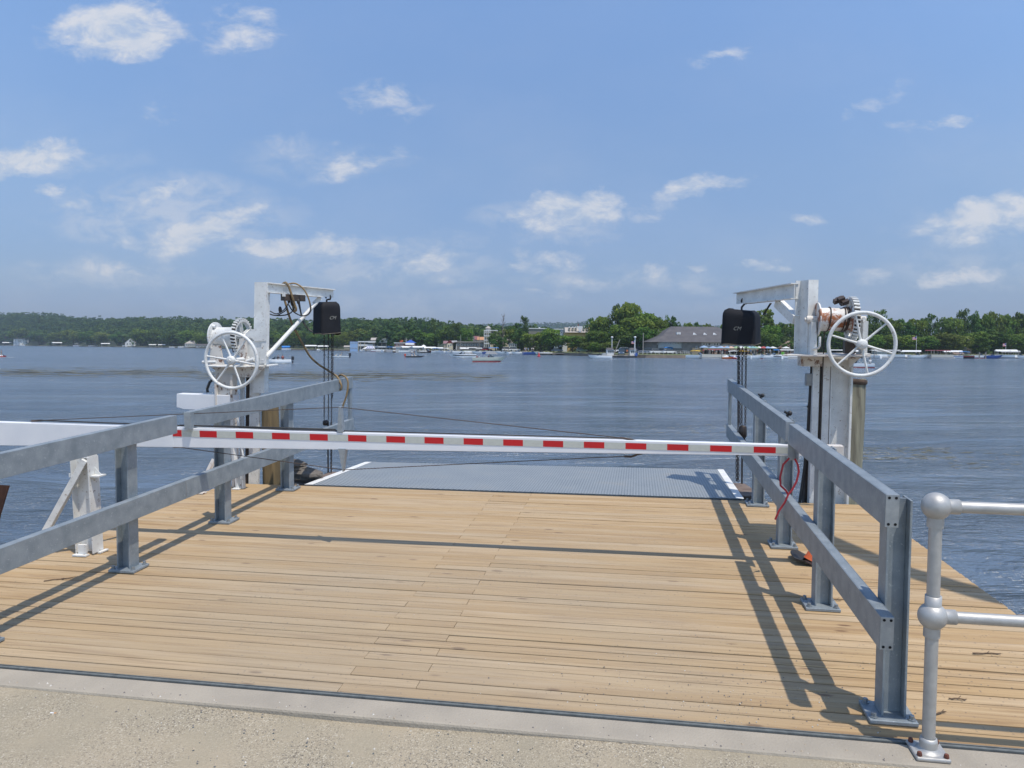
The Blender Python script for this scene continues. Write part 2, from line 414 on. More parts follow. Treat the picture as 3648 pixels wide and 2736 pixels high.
def m_deck():
    m = bpy.data.materials.new('new_pine_boards'); m.use_nodes = True; t = NT(m.node_tree); b = m.node_tree.nodes['Principled BSDF']
    tc = t.n('ShaderNodeTexCoord'); at = t.n('ShaderNodeAttribute', attribute_name='tint', attribute_type='GEOMETRY')
    T = at.outputs['Fac']
    cx = t.n('ShaderNodeCombineXYZ'); t.l(t.m('MULTIPLY', T, 37.0), cx.inputs[2])
    va = t.n('ShaderNodeVectorMath', operation='ADD'); t.l(tc.outputs['Object'], va.inputs[0]); t.l(cx.outputs[0], va.inputs[1])
    mp = t.n('ShaderNodeMapping'); t.l(va.outputs[0], mp.inputs[0]); mp.inputs['Scale'].default_value = (1.1, 34, 1)
    g = t.n('ShaderNodeTexNoise'); g.inputs['Scale'].default_value = 1.6; g.inputs['Detail'].default_value = 8; g.inputs['Roughness'].default_value = .6; g.inputs['Distortion'].default_value = .4; t.l(mp.outputs[0], g.inputs['Vector'])
    mp2 = t.n('ShaderNodeMapping'); t.l(va.outputs[0], mp2.inputs[0]); mp2.inputs['Scale'].default_value = (.45, 5, 1)
    g2 = t.n('ShaderNodeTexNoise'); g2.inputs['Scale'].default_value = 2.2; g2.inputs['Detail'].default_value = 6; t.l(mp2.outputs[0], g2.inputs['Vector'])
    c = t.ramp(T, (0, (.395, .265, .130)), (.3, (.45, .312, .162)), (.6, (.43, .308, .168)), (.85, (.49, .355, .203)), (1, (.44, .33, .20)))
    c = t.mix(t.m('MULTIPLY', t.ramp(g.outputs[0], (.35, 1.0), (.6, 0.0)), .38), c, (.26, .155, .07))
    c = t.mix(t.m('MULTIPLY', t.ramp(g.outputs[0], (.40, 1.0), (.45, 0.0)), .30), c, (.17, .095, .045))
    fi = t.n('ShaderNodeTexNoise'); fi.inputs['Scale'].default_value = 1.0; fi.inputs['Detail'].default_value = 3; mpf = t.n('ShaderNodeMapping'); t.l(va.outputs[0], mpf.inputs[0]); mpf.inputs['Scale'].default_value = (2.2, 150, 1); t.l(mpf.outputs[0], fi.inputs['Vector'])
    c = t.mix(t.m('MULTIPLY', t.ramp(fi.outputs[0], (.38, 1.0), (.55, 0.0)), .34), c, (.30, .19, .10))
    c = t.mix(t.m('MULTIPLY', t.ramp(g2.outputs[0], (.5, 0.0), (.75, 1.0)), .45), c, (.50, .40, .28))
    c = t.mix(t.m('MULTIPLY', t.ramp(g2.outputs[0], (.25, 1.0), (.42, 0.0)), .35), c, (.36, .22, .09))
    # knots
    mp3 = t.n('ShaderNodeMapping'); t.l(va.outputs[0], mp3.inputs[0]); mp3.inputs['Scale'].default_value = (3.2, 11.2, 1)
    vo = t.n('ShaderNodeTexVoronoi'); vo.inputs['Scale'].default_value = 1.0; t.l(mp3.outputs[0], vo.inputs['Vector'])
    vs = t.n('ShaderNodeSeparateColor'); t.l(vo.outputs['Color'], vs.inputs[0])
    kn = t.m('MULTIPLY', t.ramp(vo.outputs['Distance'], (.08, 1.0), (.16, 0.0)), t.m('GREATER_THAN', vs.outputs[0], .66))
    c = t.mix(t.m('MULTIPLY', kn, .8), c, (.12, .06, .03))
    # mud and grit tracked across
    n4 = t.n('ShaderNodeTexNoise'); n4.inputs['Scale'].default_value = .8; n4.inputs['Detail'].default_value = 5; t.l(tc.outputs['Object'], n4.inputs['Vector'])
    v2 = t.n('ShaderNodeTexVoronoi'); v2.inputs['Scale'].default_value = 48; t.l(tc.outputs['Object'], v2.inputs['Vector'])
    v2s = t.n('ShaderNodeSeparateColor'); t.l(v2.outputs['Color'], v2s.inputs[0])
    sp = t.m('MULTIPLY', t.m('MULTIPLY', t.m('LESS_THAN', v2.outputs['Distance'], .26), t.m('GREATER_THAN', v2s.outputs[0], .80)), t.ramp(n4.outputs[0], (.42, .0), (.6, 1.0)))
    c = t.mix(t.m('MULTIPLY', sp, .7), c, (.16, .12, .09))
    sx = t.n('ShaderNodeSeparateXYZ'); t.l(tc.outputs['Object'], sx.inputs[0])
    lane = t.m('MULTIPLY', t.ramp(t.m('MULTIPLY', t.m('ADD', sx.outputs[0], 4.5), .1), (.02, 0.0), (.16, 1.0), (.46, 1.0), (.56, 0.0)), t.ramp(n4.outputs[0], (.3, .35), (.7, 1.0)))
    lane = t.m('MULTIPLY', lane, t.ramp(t.m('MULTIPLY', sx.outputs[1], .1), (.33, 1.0), (.52, .85), (.66, .15)))
    c = t.mix(t.m('MULTIPLY', lane, .55), c, (.285, .245, .185))
    t.l(c, b.inputs['Base Color']); b.inputs['Roughness'].default_value = .75
    bp = t.n('ShaderNodeBump'); bp.inputs['Strength'].default_value = .35; bp.inputs['Distance'].default_value = .003
    t.l(g.outputs[0], bp.inputs['Height']); t.l(bp.outputs[0], b.inputs['Normal'])
    return m


M_gravel = m_gravel(); M_deck = m_deck()
M_conc = mat('worn_concrete', (.37, .325, .26), (.30, .265, .215), rough=.9, scale=4, bump=.4, bscale=90, rust=(.34, .30, .26), rust_amt=.0, rust_scale=40)
M_angle = mat('zinc_edge_steel', (.17, .185, .18), (.10, .11, .11), rough=.7, metal=.2, scale=20)

g = DB_()
# gravel sheet, gently uneven near the camera, running on behind and to both sides
nx, ny = 90, 40
xs = np.linspace(-9, 9, nx); ys = np.concatenate([np.linspace(-14, .6, 8)[:-1], np.linspace(.6, 3.05, ny - 7)])
vs = []; rs = np.random.RandomState(3)
for y in ys:
    for x in xs:
        e = min(1, (3.05 - y) / .35)
        vs.append((x, y, -.012 - .03 * e - .02 * math.exp(-((x + 1.2) / .8) ** 2) * (1 if y > 2.4 else .4) + (rs.rand() - .5) * .005 * e + .010 * math.sin(x * 1.7 + y * 2.3) * e))
g.add(vs, [(j * nx + i, j * nx + i + 1, (j + 1) * nx + i + 1, (j + 1) * nx + i) for j in range(len(ys) - 1) for i in range(nx - 1)], True)
gr = g.build('ground', M_gravel); tag(gr, 'tan gravelly ground along the concrete kerb', kind='structure')
g = DB_(); g.box(-9, 9, -14, 3.04, -2.2, -.13); o = g.build('ground_fill', M_conc); tag(o, 'earth fill behind the seawall', kind='structure')
g = DB_(); g.box(-9, 9, 3.04, 3.196, -2.2, 0.0)
o = g.build('kerb', M_conc, bevel=.012); tag(o, 'worn concrete kerb between gravel and boards', kind='structure')
g = DB_(); g.box(-9, 9, 3.199, 3.214, -.3, .003); g.box(-9, 9, 3.222, 3.228, -.3, .002)
o = g.build('kerb_angle', M_angle); tag(o, 'steel edge angle along the kerb', kind='structure')


def deck_left(b):
    return -4.55 if b < 6.75 else (-4.55 + (b - 6.75) / .58 * .38)
def deck_right(b):
    return 2.13 + (7.33 - b) * .045 if b > 5.4 else 2.217 + (5.4 - b) * .05


dm = DB_(); PW = .0885; nb = 46; R = random.Random(11)
for i in range(nb):
    b0 = 3.243 + i * PW; b1 = b0 + PW - R.choice([.004, .005, .007, .009, .012]) * (1.15 if i < 26 else .8)
    if b1 > 7.33: break
    mid = (b0 + b1) / 2; L, Rr = deck_left(mid), deck_right(mid)
    if b0 < 4.62: L, Rr = -9, (9 if b0 < 4.4 else deck_right(4.4) + 0.2)
    if b0 < 4.4: Rr = 9
    elif b0 < 4.75: Rr = max(deck_right(mid), 2.3 + (4.75 - mid) * 7)
    j = (-1.041 if i % 2 else -1.417) + R.uniform(-.006, .006)
    cuts = [L] + sorted(c for c in (j, j + 2.44 * 1.5 + R.uniform(-.01, .01), j - 3.66, j + 7.3, j - 6.9) if L + .2 < c < Rr - .2) + [Rr]
    for a0, a1 in zip(cuts[:-1], cuts[1:]):
        dm.attr = R.random(); z = R.uniform(-.0035, .0); tz = R.uniform(-.0018, .0018); c = .004
        pr = [(b0, -.038), (b1, -.038), (b1, z - c + tz), (b1 - c, z + tz), (b0 + c, z - tz), (b0, z - c - tz)]
        vs = [(a0 + .0015, p, q) for p, q in pr] + [(a1 - .0015, p, q) for p, q in pr]
        n = len(pr)
        dm.add(vs, [tuple(range(n))[::-1], tuple(range(n, 2 * n))] + [(q, (q + 1) % n, (q + 1) % n + n, q + n) for q in range(n)])
dk_o = dm.build('deck', M_deck); tag(dk_o, 'fresh pine boards laid across the ferry dock', kind='structure')
g = DB_()
for a in (-4.4, -3.3, -2.2, -1.1, 0, 1.1, 2.0):
    g.box(a - .05, a + .05, 3.26, 7.22 if a > -4.2 and a < 1.9 else 6.7, -.24, -.042)
g.box(-4.3, 2.1, 7.23, 7.29, -.2, -.042)
o = g.build('deck_joists', M_darkwood); tag(o, 'dark joists under the boards', kind='structure')

# loose grit on the ground and boards
g = DB_(); R = random.Random(5)
for i in range(2600):
    if i < 2100: a = R.uniform(-4, 4); b = 1.4 + 1.62 * R.random() ** .7; h = -.045
    else:
        a = R.gauss(.35, .55); b = 3.25 + abs(R.gauss(0, .45)); h = 0
        if b > 5: continue
    s_ = R.choice([.002, .003, .003, .004, .006]) * (1 if h else .7)
    if h: h = -.012 - .03 * min(1, (3.05 - b) / .35)
    th = R.random() * PI; ca, sa = math.cos(th) * s_, math.sin(th) * s_
    g.cur = R.choice([0, 0, 1, 2])
    if i % 9 == 0 and i < 2100: b = 3.05 + abs(R.gauss(0, .03)); h = 0; a = R.uniform(-4, 4)
    g.add([(a + ca, b + sa, h), (a - sa, b + ca, h), (a - ca * .8, b - sa, h), (a + sa, b - ca, h), (a, b, h + s_)], [(0, 1, 4), (1, 2, 4), (2, 3, 4), (3, 0, 4)])
o = g.build('gravel', [mat('grit_grey', (.18, .16, .15)), mat('grit_tan', (.42, .34, .25)), mat('grit_pale', (.6, .56, .5))]); tag(o, 'loose grit scattered over ground and boards', kind='stuff')

# ------------------------------------------------------------------ guard rails
def h_post(base_a, b, top, leaf=1):
    return base_a, b, top


def railing(name, label, side, posts, a_in, ends):
    """side +1: rail on the low-a face of the posts (right of the roadway); -1 mirrored"""
    s = side; a_in = a_in; base = (a_in + s * .1, posts[-1], 0)
    t = thing(name, label, 'railing', base, dock=True, group='galvanized guard rails of the dock')
    X0 = lambda x: a_in + s * x
    def bx(mb, x0, x1, y0, y1, z0, z1, lean=True):
        a0, a1 = sorted((X0(x0), X0(x1))); mb.box(a0, a1, y0, y1, z0, z1, (UPA, UPB) if lean else (0, 0))
    for n_, b in enumerate(posts):
        top = .985
        p = DB_(base)
        bx(p, .058, .068, b - .05, b + .05, .02, top)
        bx(p, .150, .160, b - .05, b + .05, .02, top)
        bx(p, .068, .150, b - .004, b + .004, .02, top)
        po = p.build('post', M_galv, t, bevel=.002)
        q = DB_(base); bx(q, .0, .20, b - .09, b + .085, .002, .020, False)
        q.build('base_plate', M_galv, po, bevel=.003)
        q = DB_(base)
        for x in (.022, .178):
            for y in (b - .065, b + .06):
                q.lathe([(0, .042), (.011, .042), (.011, .026), (.017, .026), (.017, .020)], (X0(x), y, 0), n=6, smooth=False)
        q.build('anchor_bolt', M_boltg, po)
        if ends and n_ < 2 and s > 0:
            q = DB_(base); q.tube([(X0(.11), b + .02, .985), (X0(.115), b + .02, 1.03), (X0(.09), b + .02, 1.05)], .011, 6); q.sphere((X0(.13), b + .02, 1.035), .02, 8, 6)
            q.build('post_clip', M_black, po)
    segs = ends
    for (b0, b1) in segs:
        for (z0, z1) in ((.908, 1.048), (.378, .523)):
            if z0 < .5 and b1 < 6: b1 += .075
            if z0 < .5 and b0 > 5: b0 -= .075 if s > 0 else .09
            r = DB_(base); w = .0045
            # a hollow rectangular tube: four walls
            bx(r, .0, w, b0, b1, z0, z1, False); bx(r, .055 - w, .055, b0, b1, z0, z1, False)
            bx(r, w, .055 - w, b0, b1, z1 - w, z1, False); bx(r, w, .055 - w, b0, b1, z0, z0 + w, False)
            ro = r.build('rail', M_galv, t, bevel=.004)
            for (be, sg) in ((b0, -1), (b1, 1)):
                q = DB_(base); y0, y1 = sorted((be + sg * .0005, be + sg * .005)); bx(q, .001, .054, y0, y1, z0 + .001, z1 - .001, False)
                eo = q.build('end_cap', M_galv_plate, ro, bevel=.001)
                if sg < 0 and s > 0 and b0 < 4:
                    q = DB_(base)
                    for x in (.014, .041):
                        for z in (z0 + .014, z1 - .014): q.lathe([(0, 0), (.0062, 0)], (X0(x), be - .0062, z), (0, -1, 0), n=12, smooth=False)
                    q.build('bolt_hole', M_hole, ro)
    q = DB_(base); bx(q, .012, .045, segs[-1][1] - .07, segs[-1][1] - .01, .5235, .9075, False)
    q.build('end_bar', M_galv, t, bevel=.002)
    return t


RB = [7.17, 5.90, 4.685, 3.42]
rail_r = railing('guard_rail', 'grey galvanized guard rail of four posts beside the orange cone', 1, RB, 1.02, [(3.25, 5.26), (5.38, 8.83)])
rail_l = railing('guard_rail', 'grey galvanized guard rail with the tan hose looped over it', -1, [7.12, 5.90, 4.655, 3.4], -3.48, [(2.9, 5.14), (5.32, 8.72)])
# hook that receives the boom, on the near rail's end
q = DB_((1.12, 3.42, 0)); q.box(1.018, 1.066, 5.264, 5.275, .795, .99); q.box(1.03, 1.066, 5.275, 5.42, .795, .803); q.box(1.072, 1.080, 5.2, 5.42, .80, .95)
q.build('boom_rest', M_galv_plate, rail_r, bevel=.002)
# strap hanging from it
q = DB_((1.0, 5.25, .55))
pts = [(u, v) for u, v in ((2812, 1632), (2790, 1655), (2779, 1700), (2781, 1730), (2800, 1748), (2808, 1762), (2796, 1790), (2775, 1820), (2762, 1850))]
P3 = [np.array(qb(u, v, 5.17)) for u, v in pts]; P4 = [np.array(qb(u, v, 5.15)) for u, v in ((2832, 1634), (2842, 1655), (2846, 1680), (2838, 1715), (2822, 1745), (2808, 1762))]
for PP in (P3, P4):
    fine = []
    for i in range(len(PP) - 1):
        for t_ in (0, .5): fine.append(PP[i] * (1 - t_) + PP[i + 1] * t_)
    fine.append(PP[-1])
    for p0, p1 in zip(fine[:-1], fine[1:]): q.beam(p0, p1 + (p1 - p0) * .08, .013, .003, up=(.25, 1, .0))
so_ = q.build('strap', M_strap); tag(so_, 'red webbing strap hanging in a loop from the boom rest', 'strap')

# ------------------------------------------------------------------ pipe railing at the right
PB = (1.187, 3.135, 0)
t = thing('pipe_railing', 'silver pipe railing with ball joints at the right end of the kerb', 'railing', PB, dock=True)
def lean(h): return (PB[0] + UPA * h - .006 * h, PB[1] + .03 * h, h)
q = DB_(PB); q.tube([lean(.02), lean(1.0)], .0245, 20); pp = q.build('post', M_alu, t)
q = DB_(PB)
q.box(PB[0] - .065, PB[0] + .065, PB[1] - .068, PB[1] + .068, .001, .017)
bp_ = q.build('base_flange', M_alu, t, bevel=.006)
q = DB_(PB); q.lathe([(.034, .016), (.034, .055), (.031, .068), (.025, .070)], (PB[0], PB[1], 0), n=28); q.lathe([(.050, .017), (.040, .022), (.034, .03)], (PB[0], PB[1], 0), n=28); q.build('socket', M_alu, bp_)
q = DB_(PB)
for x, y in ((-.05, -.05), (.05, -.052), (-.05, .05), (.05, .052)):
    q.lathe([(0, .034), (.008, .033), (.010, .024), (.010, .017)], (PB[0] + x, PB[1] + y, 0), n=6, smooth=False)
q.build('flange_bolt', M_bolt, bp_)
for h in (1.025, .575):
    c = lean(h); q = DB_(PB); q.sphere(c, .055, 32, 20)
    q.lathe([(.031, -.085), (.031, -.03)], c, n=24); q.lathe([(.0245, -.0855), (.031, -.085)], c, n=24)
    if h < .9: q.lathe([(.031, .03), (.031, .085), (.0245, .0855)], c, n=24)
    q.lathe([(.030, .03), (.030, .085), (.0235, .0855)], c, (1, 0, 0), n=24)
    q.build('ball_joint', M_alu, t)
    q = DB_(PB); q.tube([(c[0] + .04, c[1], c[2]), (c[0] + 2.4, c[1], c[2] - .01)], .0235, 20); q.build('rail', M_alu, t)
q = DB_(PB); q.tube([(PB[0] + 2.4, PB[1], .0), (PB[0] + 2.4, PB[1], 1.02)], .0245, 16); q.sphere((PB[0] + 2.4, PB[1], 1.02), .0475); q.sphere((PB[0] + 2.4, PB[1], .565), .0475)
q.build('post', M_alu, t)

# ------------------------------------------------------------------ boom barrier
BB = (-4.12, 4.95, 0)
t = thing('boom_barrier', 'white boom barrier with red and white tape closing the dock', 'barrier', BB, dock=True)
b0 = 5.35
prof = [(-7.6, .955, .70), (-3.66, .915, .758), (1.17, .885, .812)]
q = DB_(BB)
for (x0, t0, l0), (x1, t1, l1) in zip(prof[:-1], prof[1:]):
    vs = [(x0, b0, l0), (x0, b0 + .07, l0), (x0, b0 + .07, t0), (x0, b0, t0), (x1, b0, l1), (x1, b0 + .06, l1), (x1, b0 + .06, t1), (x1, b0, t1)]
    q.add(vs, [(0, 3, 2, 1), (4, 5, 6, 7), (0, 1, 5, 4), (1, 2, 6, 5), (2, 3, 7, 6), (3, 0, 4, 7)])
bo = q.build('boom', M_white_clean, t, bevel=.003)
q = DB_(BB)
q.box(1.172, 1.25, b0 - .002, b0 + .065, .83, .875)
q.build('boom_hollow', M_black, bo)  # black block stands in for the shade inside the boom's open end
q = DB_(BB); q.box(1.255, 1.40, b0 - .004, b0 + .065, .808, .888); q.build('end_cap', M_white_rusty, bo, bevel=.004)
def topz(a): return .915 + (a + 3.66) / 4.83 * (.885 - .915) - .016
mbR, mbW = DB_(BB), DB_(BB)
RED = [-3.73, -3.425, -3.115, -2.809, -2.496, -2.184, -1.878, -1.578, -1.276, -.976, -.679, -.381, -.082, .212, .509, .805, 1.10]
for k_, a in enumerate(RED[:-1]):
    for mb_, x0, x1 in ((mbR, a, a + .148), (mbW, a + .148, RED[k_ + 1])):
        z0, z1 = topz(x0), topz(x1); hh = .052 - .002 * (a + 3.6)
        if x0 < -3.66: z0 = z1 = topz(-3.66); x0 = max(x0, -3.66)
        if x1 > x0: mb_.add([(x0, b0 - .0025, z0 - hh), (x1, b0 - .0025, z1 - hh), (x1, b0 - .0025, z1), (x0, b0 - .0025, z0)], [(0, 1, 2, 3)])
mbR.build('red_tape', M_red, bo); mbW.build('white_tape', M_whitetape, bo)
q = DB_(BB); q.prism([(-2.27, b0 - .005, .91), (-2.225, b0 - .005, .91), (-2.240, b0 - .005, 1.105), (-2.252, b0 - .005, 1.108)], (0, .05, 0))
q.prism([(-2.265, b0 - .005, .782), (-2.205, b0 - .005, .782), (-2.235, b0 - .005, .60)], (0, .05, 0))
kp = q.build('king_post', M_galv_plate, t)
KP, KL = (-2.248, b0 + .02, 1.10), (-2.237, b0 + .02, .612)
for nm, pl in (('upper_stay', [(-4.95, b0 + .03, .945), KP, (-.09, b0 + .03, .905)]), ('lower_stay', [(-4.7, b0 + .03, .735), (-3.66, b0 + .03, .757), KL, (-.06, b0 + .03, .775)])):
    q = DB_(BB); q.tube(pl, .0032, 6); so2 = q.build(nm, M_wire, t)
    q = DB_(BB); e = pl[-1]; s_ = -1 if nm[0] == 'l' else 1
    q.tube([(e[0] - .03, e[1], e[2] + .003 * s_), (e[0] + .02, e[1], e[2] - .004), (e[0] + .06, e[1], e[2] - .012 * s_)], .008, 6); q.tube([(e[0] + .05, e[1], e[2] - .010 * s_), (e[0] + .10, e[1], e[2] - .020 * s_)], .005, 6)
    e = pl[0] if nm[0] == 'u' else pl[1]; q.tube([(e[0] - .02, e[1], e[2] - .003), (e[0] + .08, e[1], e[2] + .004)], .009, 6)
    q.build('turnbuckle', M_wire, so2)
q = DB_(BB)
q.tube([(-4.9, b0 + .02, .952), (-3.7, b0 + .03, .930), (-3.2, b0 + .035, .932), (-2.3, b0 + .03, .925), (-2.29, b0 + .03, .91)], .0055, 6)
q.tube([(-3.6, b0 + .01, .937), (-3.0, b0 + .04, .92), (-2.7, b0 + .02, .918), (-1.6, b0 + .03, .912), (-.1, b0 + .03, .903)], .0055, 6)
q.build('power_cord', M_cable, t)
# standing support: an I post with brace and brackets
q = DB_(BB); L_ = (UPA * .7, UPB * .7)
q.box(-4.21, -4.205, 4.89, 5.0, .012, .75); q.box(-4.066, -4.058, 4.89, 5.0, .012, .75); q.box(-4.205, -4.066, 4.945, 4.951, .012, .745)
po = q.build('support_post', M_white, t)
q = DB_(BB); q.beam((-4.085, 4.90, .73), (-4.52, 4.84, .02), .045, .045); q.build('brace', M_white, po)
q = DB_(BB); q.box(-4.60, -4.46, 4.76, 4.93, .001, .012); q.box(-4.53, -4.49, 4.80, 4.88, .012, .05); q.build('brace_foot', M_white_rusty, po)
q = DB_(BB); q.box(-4.20, -4.085, 4.84, 4.885, .002, .012); q.box(-4.17, -4.10, 4.868, 4.885, .012, .085); q.box(-4.055, -4.03, 4.93, 5.02, .002, .012)
q.build('foot_angle', M_white, po)
q = DB_(BB); q.box(-4.056, -3.985, 4.9, 4.985, .600, .610); q.prism([(-4.056, 4.95, .61), (-4.0, 4.95, .61), (-4.056, 4.95, .67)], (0, .006, 0)); q.box(-4.235, -4.212, 4.9, 4.985, .595, .625)
q.tube([(-4.15, 4.93, .75), (-4.09, 4.95, .79), (-3.95, 5.2, .80)], .018, 8); q.box(-4.15, -4.06, 4.9, 4.99, .745, .79)
q.build('pivot_bracket', M_white, po)

# rusty plate standing off the dock's left edge
q = DB_((-5.5, 5.5, 0)); q.prism([(-5.9, 5.5, .36), (-5.345, 5.5, .355), (-5.455, 5.5, .09), (-5.60, 5.5, -.4), (-5.9, 5.5, -.4)], (0, .012, 0)); q.box(-5.9, -5.8, 5.48, 5.58, -2.2, .2)
o = q.build('rusty_plate', M_rust); tag(o, 'rust brown steel plate standing in the water at the left edge', 'steel plate')

# ------------------------------------------------------------------ ramp plate
def m_plate():
    m = bpy.data.materials.new('checker_plate_steel'); m.use_nodes = True; t = NT(m.node_tree); b = m.node_tree.nodes['Principled BSDF']
    tc = t.n('ShaderNodeTexCoord'); sp = t.n('ShaderNodeSeparateXYZ'); t.l(tc.outputs['Object'], sp.inputs[0]); x, y, z = sp.outputs
    kx = 2 * PI / .115
    p = t.m('MULTIPLY', t.m('SINE', t.m('MULTIPLY', t.m('ADD', x, y), kx)), t.m('SINE', t.m('MULTIPLY', t.m('SUBTRACT', x, y), kx)))
    st = t.ramp(t.m('ABSOLUTE', p), (.40, 0.0), (.62, 1.0))
    n = t.n('ShaderNodeTexNoise'); n.inputs['Scale'].default_value = 2.2; n.inputs['Detail'].default_value = 7; t.l(tc.outputs['Object'], n.inputs['Vector'])
    c = t.ramp(n.outputs[0], (.3, (.11, .13, .145)), (.55, (.145, .165, .175)), (.75, (.19, .18, .155)))
    c = t.mix(t.m('MULTIPLY', st, .85), c, (.52, .55, .56))
    t.l(c, b.inputs['Base Color']); b.inputs['Roughness'].default_value = .5; b.inputs['Metallic'].default_value = .25
    bp = t.n('ShaderNodeBump'); bp.inputs['Strength'].default_value = .5; bp.inputs['Distance'].default_value = .003; t.l(st, bp.inputs['Height']); t.l(bp.outputs[0], b.inputs['Normal'])
    return m


RS = -.0585                                  # the plate falls away from the dock
def rh(b): return .004 + RS * (b - 7.34)
t = thing('loading_ramp', 'grey checker plate ferry ramp with white painted side edges', 'ramp', (-1.2, 7.34, 0), dock=True)
q = DB_((-1.2, 7.34, 0)); M_plate = m_plate()
q.add([(-3.41, 7.335, rh(7.335)), (.955, 7.37, rh(7.37)), (.975, 9.3, rh(9.3)), (-3.40, 9.1, rh(9.1))], [(0, 1, 2, 3)])
q.add([(-3.50, 7.33, rh(7.33) - .03), (1.03, 7.37, rh(7.37) - .03), (1.05, 9.31, rh(9.31) - .05), (-3.48, 9.06, rh(9.06) - .05)], [(3, 2, 1, 0)])
pl = q.build('plate', M_plate, t)
for (x0, x1, y0, y1, y2, y3) in ((-3.50, -3.41, 7.33, 7.335, 9.1, 9.08), (.955, 1.03, 7.37, 7.37, 9.31, 9.3)):
    q = DB_((-1.2, 7.34, 0)); dx = .02 if x0 > 0 else .015
    q.add([(x0, y0, rh(y0) + .003), (x1, y1, rh(y1) + .003), (x1 + dx, y2, rh(y2) + .003), (x0 + dx, y3, rh(y3) + .003)], [(0, 1, 2, 3)])
    q.build('edge_stripe', M_white, pl)
q = DB_((-1.2, 7.34, 0)); q.add([(-3.50, 7.33, rh(7.33) + .002), (-3.50, 7.33, -.12), (1.03, 7.37, -.12), (1.03, 7.37, rh(7.37) + .002)], [(0, 3, 2, 1), (0, 1, 2, 3)])
q.add([(-3.48, 9.08, rh(9.08)), (-3.48, 9.08, -.24), (1.05, 9.31, -.26), (1.05, 9.31, rh(9.31))], [(0, 1, 2, 3), (3, 2, 1, 0)])
q.box(-3.50, -3.47, 7.34, 9.05, -.26, -.125); q.box(1.01, 1.04, 7.38, 9.28, -.28, -.125)
q.build('frame', M_galv, t)
q = DB_((-1.2, 7.34, 0))
q.prism([(-3.46, 8.3, rh(8.3) - .01), (-3.63, 8.3, rh(8.3) - .01), (-3.62, 8.12, rh(8.1) - .01), (-3.50, 7.62, rh(7.62) - .01), (-3.46, 7.62, rh(7.6) - .01)], (0, 0, -.012))
q.prism([(1.0, 8.36, rh(8.3) - .01), (1.17, 8.34, rh(8.3) - .01), (1.23, 7.86, rh(7.9) - .01), (1.17, 7.62, rh(7.6) - .01), (1.0, 7.6, rh(7.6) - .01)], (0, 0, -.012))
q.prism([(1.06, 7.62, -.03), (1.19, 7.80, -.05), (1.12, 7.85, -.2), (1.06, 7.65, -.2)], (0, .01, 0))
q.build('lifting_ear', M_rust if False else mat('brown_ear_plate', (.20, .155, .125), (.12, .08, .06), rough=.8, scale=9, bump=.3), t)


# ------------------------------------------------------------------ cranes
def col3(mb, x, y, z0, z1, rot, d, bf, tf=.012):
    """upright H section, web along the direction rot"""
    c, s = math.cos(rot), math.sin(rot); wx = np.array([c, s, 0]); fx = np.array([-s, c, 0])
    up = np.array([UPA, UPB, 1.0]); mid = np.array([x, y, 0]) + up * (z0 + z1) / 2; hz = up * (z1 - z0) / 2
    for sg in (-1, 1): mb.obox(mid + wx * sg * (d / 2 - tf / 2), wx * tf / 2, fx * bf / 2, hz)
    mb.obox(mid, wx * (d / 2 - tf), fx * tf / 3, hz)


def wheel(t, c, base, R=.284, nsp=6, ph=0.0, tiltn=(0, -1, 0)):
    q = DB_(base); N_ = nrm(tiltn); U = nrm(np.cross(N_, (0, 0, 1))); V = np.cross(U, N_); c = np.array(c)
    ring = [c + R * (math.cos(2 * PI * i / 56) * U + math.sin(2 * PI * i / 56) * V) for i in range(56)]
    q.tube(ring, .0165, 12, closed=True); w = q.build('handwheel', M_white, t)
    q = DB_(base)
    for i in range(nsp):
        an = ph + 2 * PI * i / nsp; dv = math.cos(an) * U + math.sin(an) * V
        q.tube([c + dv * .03 - N_ * .012, c + dv * (R * .55) - N_ * .008, c + dv * (R - .008)], [.0125, .0095, .0085], 8)
    q.build('spokes', M_white, w)
    q = DB_(base); q.lathe([(0, -.055), (.034, -.05), (.045, -.02), (.045, .022), (.03, .034), (0, .034)], c, -N_ * -1, n=20)
    q.lathe([(0, .047), (.014, .047), (.014, .03)], c, N_, n=4, smooth=False)
    q.build('hub', M_white, w)
    q = DB_(base); q.tube([c - N_ * .05, c - N_ * .34], .02, 12); q.build('shaft', M_white, w)
    return w


